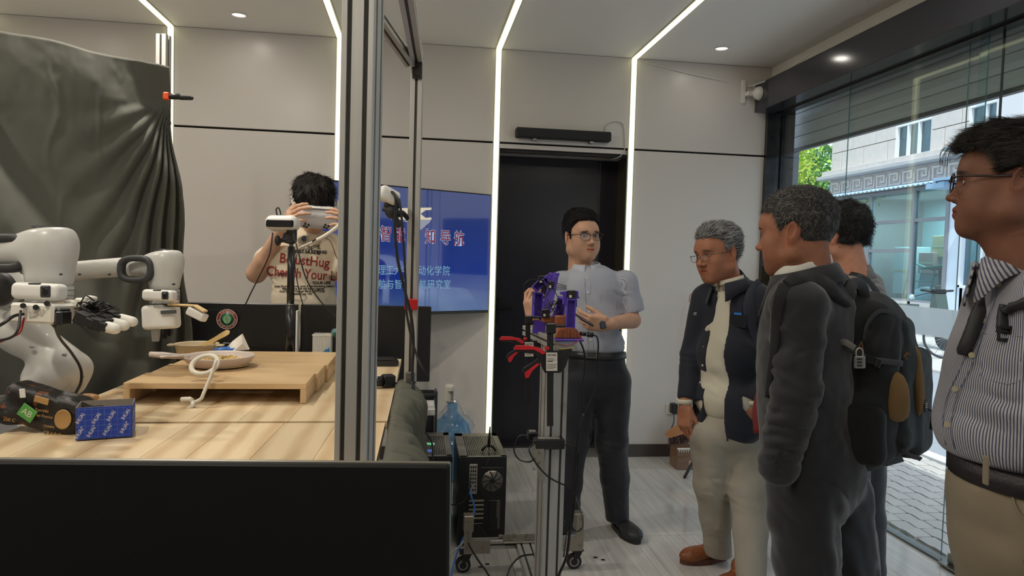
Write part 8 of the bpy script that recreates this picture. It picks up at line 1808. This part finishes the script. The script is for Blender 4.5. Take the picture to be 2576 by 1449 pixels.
# ================================================================ man in grey check blazer behind
def blazer_man():
    cdir = ldir(2115); D = 2.85; q = lambda x, y, dd=0: at(x, y, d=D+dd); o = thing('person', 'curly dark-haired man in grey check blazer, mostly hidden behind the suited man', 'person', q(2140, 1490)*[1, 1, 0])
    base = srgb(196, 138, 112); B = hframe(cdir(-.90, 0, -.42)); HR = hframe(cdir(-.90, -.03, -.42), cdir(0, 1, 0)); hp = q(2112, 596); s = 1.02
    hd = make_head(head_prims(w=1.0, neckr=.057, neck_to=(0, -.05, -.18)), hp, HR, s, base)
    under = [cap(q(2140, 800), q(2150, 1050), .08, .08, None, .03), cap(q(2133, 700), hp+HR@np.array([0, -.03, -.08]), .056, .053, None, .02)]+chain([q(2130, 1050), q(2140, 1300), q(2150, 1480)], [.06, .05, .04])+chain([q(2170, 1050, .1), q(2185, 1300, .1), q(2190, 1440, .12)], [.06, .05, .04])
    V, Q, c = join([hd, limb(under, .012, base)]); mesh_obj('body', V, Q, skin_mat('skin_light'), o, col=c); eyes(o, hp, HR, s)
    add_hair(o, hp, HR, s, [(-.12, -.06), (-.06, -.058), (-.032, -.03), (-.014, .020), (.006, .0), (.022, -.01), (.034, .05), (.12, .07)], lambda P: .011+.012*np.clip((P[..., 2]-.0)/.10, 0, 1), 9000, .028, lambda P: np.stack([0*P[:, 0], -.3+P[:, 1]*4, -.5+P[:, 2]*6], 1), [(.016, .014, .014), (.030, .027, .026), (.010, .009, .009), (.06, .055, .055)], 22, lift=.5, jit=.7, wd=.001, noise=.010, curl=2.0)
    bz = stripe_mat('check_blazer', srgb(138, 132, 128), srgb(104, 98, 96), .012, .5)
    sh = [ell(q(2142, 790), (.20, .125, .17), B, .03), ell(q(2142, 950), (.175, .125, .22), B, .06), cap(q(2135, 738, -.16), q(2182, 722, .16), .066, .068, None, .05), cap(q(2140, 684, .0), q(2145, 735, .02), .062, .10, None, .05), half(q(2140, 1060), -Z_, .01), cap(hp+HR@np.array([0, 0, -.06]), q(2125, 668), .062, .062, None, .004, 's')]
    V, Q = sdf_mesh(sh, .008, lambda P: .003*fbm(P, 11, 2)); jk = mesh_obj('blazer', relax(V, Q, 1, .4), Q, bz, o, uvf=(V@B[:, 1]))
    ob_ = collar(jk, 'collar', q(2130, 690, .0), hframe(cdir(-.9, 0, -.4), cdir(-.14, 1, 0)), .078, .082, .034, .050, .080, .018, .5, bz, .045, uv=True)
    shirt = sobj('shirt', [cap(q(2122, 652), q(2135, 760), .060, .10, None, .03), cap(hp+HR@np.array([0, 0, -.03]), q(2118, 656), .055, .056, None, .004, 's')], .007, MATS['white_shirt'], o)
    collar(shirt, 'collar', q(2126, 682, .0), hframe(cdir(-.9, 0, -.4), cdir(-.12, 1, 0)), .064, .066, .042, .040, .06, .008, .15, MATS['white_shirt'], .03)
    sobj('trousers', [ell(q(2145, 1060), (.16, .12, .12), B, .04)]+chain([q(2130, 1080), q(2140, 1300), q(2150, 1470)], [.085, .07, .06], .03)+chain([q(2170, 1080, .1), q(2183, 1300, .1), q(2188, 1430, .12)], [.085, .07, .06], .03), .010, mat('black_trousers', srgb(30, 31, 38), .7, sheen=.3), o, lambda P: .006*fbm(P, 7, 3))
    for (x, y, dd) in ((2150, 1490, 0), (2190, 1440, .12)): p_ = q(x, y, dd); shoe(o, [p_[0], p_[1], 0], B[:, 1]*[1, 1, 0], .27, MATS['black_shoe'], MATS['black_sole'], .01)
    bg2 = thing('shoulder_bag', 'thin black bag strap crossing the grey check blazer shoulder', 'bag', q(2190, 800))
    P_ = [on_px(sh, x, y, .006) for x, y in ((2138, 690), (2165, 697), (2190, 715), (2210, 745), (2222, 790))]; P_ = [a for a in P_ if a is not None]
    if len(P_) > 2: ribbon(bg2, 'strap', P_, .030, black_soft, [-Y_+Z_*.6], .005)
    c_ = q(2215, 930, .02); sobj('bag', [rbox(c_, (.15, .07, .18), .05, B, .02)], .012, black_soft, bg2) if 0 else None
blazer_man()
# ================================================================ near man in striped shirt
def near_man():
    cdir = ldir(2530); D = 1.50; q = lambda x, y, dd=0: at(x, y, d=D+dd); o = thing('person', 'near man at right edge in blue-striped shirt, black-rimmed glasses and khaki trousers', 'person', q(2600, 2300)*[1, 1, 0])
    base = srgb(120, 80, 62); B = hframe(cdir(-.84, 0, .54)); HR = hframe(cdir(-.985, .10, .06), cdir(.10, 1, 0)); hp = q(2538, 468); s = .965
    hd = make_head(head_prims(w=1.0, jaw=1.12, neckr=.062, nose=.95, fat=.009, chin=.9, lip=.6, neck_to=(0, -.075, -.20)), hp, HR, s, base, h=.0019, hairc=(.02, .018, .016))
    under = [cap(q(2610, 860), q(2590, 1150), .09, .10, None, .03), cap(q(2588, 720, .03), hp+HR@np.array([0, -.04, -.09]), .066, .066, None, .03)]+chain([q(2540, 1250), q(2560, 1900), q(2580, 2290)], [.08, .06, .045])+chain([q(2640, 1250, .12), q(2680, 1900, .12), q(2700, 2150, .15)], [.08, .06, .045])
    arm = [cap(q(2690, 760, -.1), q(2760, 1080, -.15), .055, .045), cap(q(2760, 1080, -.15), q(2740, 1300, -.25), .042, .03)]+hand_prims(q(2738, 1310, -.25), cdir(-.1, -.98, .1), cdir(.5, 0, .8), 1)
    arm2 = [cap(q(2490, 1180, .28), q(2425, 1245, .24), .040, .030, None, .01)]+hand_prims(q(2424, 1240, .24), cdir(-.0, -.95, .1), cdir(-.8, 0, .3), -1, .95, curls=((40, 50, 30),)*4)
    V, Q, c = join([hd, limb(under, .013, base), limb(arm, .005, base), limb(arm2, .005, base*np.array([1.0, .8, .75]) if 0 else base)]); mesh_obj('body', V, Q, skin_mat('skin_light'), o, col=c); eyes(o, hp, HR, s)
    add_hair(o, hp, HR, s, [(-.12, -.055), (-.055, -.045), (-.032, -.01), (-.010, .034), (.006, .020), (.022, .022), (.034, .056), (.055, .076), (.12, .086)], lambda P: .010+.016*np.clip((P[..., 2]-.03)/.09, 0, 1)+.012*np.clip(P[..., 1]/.08, 0, 1), 20000, lambda P: .022+.020*np.clip((P[:, 2]-.04)/.09, 0, 1), lambda P: np.stack([-.25+0*P[:, 0], 1.0+0*P[:, 1], -.25+0*P[:, 2]], 1), [(.012, .010, .009), (.022, .018, .016), (.035, .030, .026), (.008, .007, .007)], 31, lift=.35, jit=.28, wd=.0006, noise=.005, h=.003)
    rn = np.random.RandomState(8); g = G()
    for k in range(14):
        a = hp+HR@(np.array([rn.uniform(-.03, .06), .092, .088])*s); L = rn.uniform(.03, .055); g.tube(curve_pts([a, a+HR@np.array([0, L*.55, .004]), a+HR@np.array([.0, L*.8, -.012-rn.rand()*.01]), a+HR@np.array([0, L*.8, -.03-rn.rand()*.02])], 4), .0004, 4)
    g.build('stray_hair', MATS['hair_dark'] if 'hair_dark' in MATS else mat('hair_dark', (.02, .018, .016), .5), o)
    specs(o, hp, HR, s, mat('glasses_black_brown', srgb(44, 34, 34), .25), lw=.050, lh=.038, y=.112, z=.0, rim=.0016, top=.0026, temple=.0026)
    sh = [ell(q(2632, 800, .03), (.215, .135, .18), B, .03), ell(q(2604, 960, .02), (.205, .165, .19), B, .06), ell(q(2604, 1085, .02), (.205, .190, .14), B, .05), cap(q(2585, 755, .17), q(2690, 740, -.08), .072, .08, None, .06), cap(q(2592, 658, .04), q(2602, 745, .04), .070, .11, None, .05),
          cap(q(2690, 775, -.10), q(2740, 960, -.14), .085, .08, None, .02), cap(q(2570, 800, .24), q(2560, 1000, .30), .06, .055, None, .02)]
    sh += [half(q(2590, 1172), -Z_-X_*.07, .018), cap(hp+HR@(np.array([0, -.02, -.08])), q(2588, 630, .02), .062, .060, None, .004, 's')]
    FL = [(q(2450, 1000, -.15), (.9, 0, .9), .075, .006, .14), (q(2480, 1110, -.2), (.3, 0, 1), .055, .008, .13), (q(2560, 1100, -.15), (.8, 0, 1), .08, .008, .14), (q(2520, 960, -.15), (-.5, 0, 1), .10, .006, .16), (q(2400, 1080, -.1), (.8, 0, .3), .06, .005, .10)]
    sm = stripe_mat('blue_stripe_shirt', srgb(172, 171, 174), srgb(56, 60, 92), .0072, .42, soft=.10, bump=None)
    cc = q(2585, 1000); 
    def ufun(V): p_ = V-cc; return np.arctan2(p_@B[:, 0], p_@B[:, 1]*1.2)*.20
    V, Q = sdf_mesh(sh, .0048, lambda P: folds(P, FL)+.002*fbm(P, 9, 2)); shirt = mesh_obj('shirt', relax(V, Q, 1, .4), Q, sm, o, uvf=ufun(V))
    pp = [(2508, 700), (2500, 722), (2485, 765), (2470, 805), (2455, 850), (2443, 892), (2424, 935), (2402, 980), (2386, 1030), (2382, 1070), (2390, 1125)]
    PL = [on_px(sh, x, y, .004) for x, y in pp]; PL = [a for a in PL if a is not None]
    if len(PL) > 3:
        for off_ in (-.016, .016): G().tube(curve_pts([a_+B[:, 0]*off_ for a_ in PL], 3), .0012, 5).build('placket_seam', mat('seam_shadow', srgb(110, 114, 134), .8), shirt)
    bm2 = mat('horn_button', srgb(176, 168, 138), .35)
    buttons(shirt, [a for a in (on_px(sh, x, y, .008) for x, y in ((2511, 715), (2471, 806), (2444, 893), (2402, 978), (2383, 1068))) if a is not None], -Y_-X_*.5, .0062, bm2)
    pk = [on_px(sh, x, y, .003) for x, y in ((2476, 838), (2570, 846), (2566, 955), (2536, 966), (2500, 958), (2466, 946))]
    if all(a is not None for a in pk):
        G().tube([pk[1], pk[2], pk[3], pk[4], pk[5], pk[0], pk[1]], .0008, 5).build('pocket_seam', mat('seam_pale', srgb(150, 152, 166), .8), shirt)
    # collar
    collar(shirt, 'collar', q(2580, 668, .03), hframe(cdir(-.86, 0, .50), cdir(-.34, 1, -.05)), .082, .092, .052, .056, .10, .016, .16, sm, .040, uv=True)
    # belt, trousers
    n = 48; out = [(.194*math.cos(2*math.pi*k/n), .168*math.sin(2*math.pi*k/n)) for k in range(n)]; bt = G().prism(out, q(2620, 1206), B[:, 0], B[:, 1], nrm(Z_-X_*.0), .042, smooth=True).build('belt', mat('belt_dark', srgb(38, 32, 36), .5, bump=(200, .3)), o)
    kh = mat('khaki_trousers', srgb(128, 116, 96), .85, sheen=.1, bump=(600, .12), noise=(5, .04))
    tp = [ell(q(2622, 1235, .0), (.190, .165, .10), B, .03), ell(q(2616, 1330, .0), (.195, .165, .16), B, .05)]+chain([q(2560, 1400, .02), q(2565, 1650, .03), q(2560, 1950, .03), q(2580, 2260, .05)], [.120, .105, .085, .075], .04)+chain([q(2660, 1400, .08), q(2680, 1650, .10), q(2700, 1950, .12), q(2710, 2160, .14)], [.120, .105, .085, .075], .04)+[half(q(2590, 1176), Z_, .004)]
    FT = [(q(2460, 1330, -.15), (.9, 0, .7), .09, .006, .15), (q(2450, 1430, -.15), (.9, 0, .2), .07, .008, .15), (q(2560, 1420, -.18), (.8, 0, .6), .09, .006, .15)]
    tr = sobj('trousers', tp, .0065, kh, o, lambda P: folds(P, FT)+.003*fbm(P, 8, 3), 1)
    lp = on_px(tp, 2470, 1190, .006); G().box(q(2480, 1183, -.172), (.016, .005, .056), .002, B).build('belt_loop', kh, tr)
    ps = [on_px(tp, x, y, .003) for x, y in ((2541, 1205), (2546, 1245), (2560, 1285), (2580, 1310))]
    if all(a is not None for a in ps): G().tube(curve_pts(ps, 5), .0022, 6).build('pocket_edge', kh, tr)
    for (x, y, dd) in ((2585, 2300, .05), (2712, 2190, .14)): p_ = q(x, y, dd); shoe(o, [p_[0], p_[1], 0], B[:, 1]*[1, 1, 0], .28, lth_, MATS['brown_sole'], .01)
    # straps of the bag on his back
    sb_ = thing('shoulder_bag', 'black backpack straps with plastic buckle on the near striped shirt', 'backpack', q(2530, 800, -.15))
    P_ = [on_px(sh, x, y, .008) for x, y in ((2640, 757), (2600, 765), (2565, 773), (2538, 774))]; P_ = [a for a in P_ if a is not None]
    if len(P_) > 2: ribbon(sb_, 'strap', P_, .038, black_soft, [-Y_], .006)
    P_ = [on_px(sh, x, y, .010) for x, y in ((2532, 768), (2527, 790), (2525, 815), (2524, 838))]; P_ = [a for a in P_ if a is not None]
    if len(P_) > 2:
        ribbon(sb_, 'strap', P_, .025, black_soft, [-Y_], .005); e_ = P_[-1]; e2_ = CR@rotm(0, 3, 0)
        g = G()
        for (dx, dz, w_, h_) in ((0, .012, .028, .006), (0, -.014, .028, .008), (-.012, 0, .005, .03), (.012, 0, .005, .03)): g.box(e_+X_*dx+Z_*dz-Y_*.004, (w_, .006, h_), .001, e2_)
        g.build('buckle', mat('buckle_black', (.015, .015, .016), .3), sb_)
    ribbon(sb_, 'strap', [q(2498, 728, .05), q(2482, 748, .03), q(2463, 785, .01), q(2447, 830, .0), q(2432, 868, .0), q(2424, 888, .01)], [.016, .024, .026, .026, .026], black_soft, [-Y_-X_*.4], .010)
    c_ = q(2720, 930, .20)-B[:, 1]*.1; sobj('pack', [rbox(c_, (.16, .10, .22), .06, B, .02)], .014, black_soft, sb_)
lth_ = mat('brown_shoe', srgb(70, 46, 32), .4)
near_man()
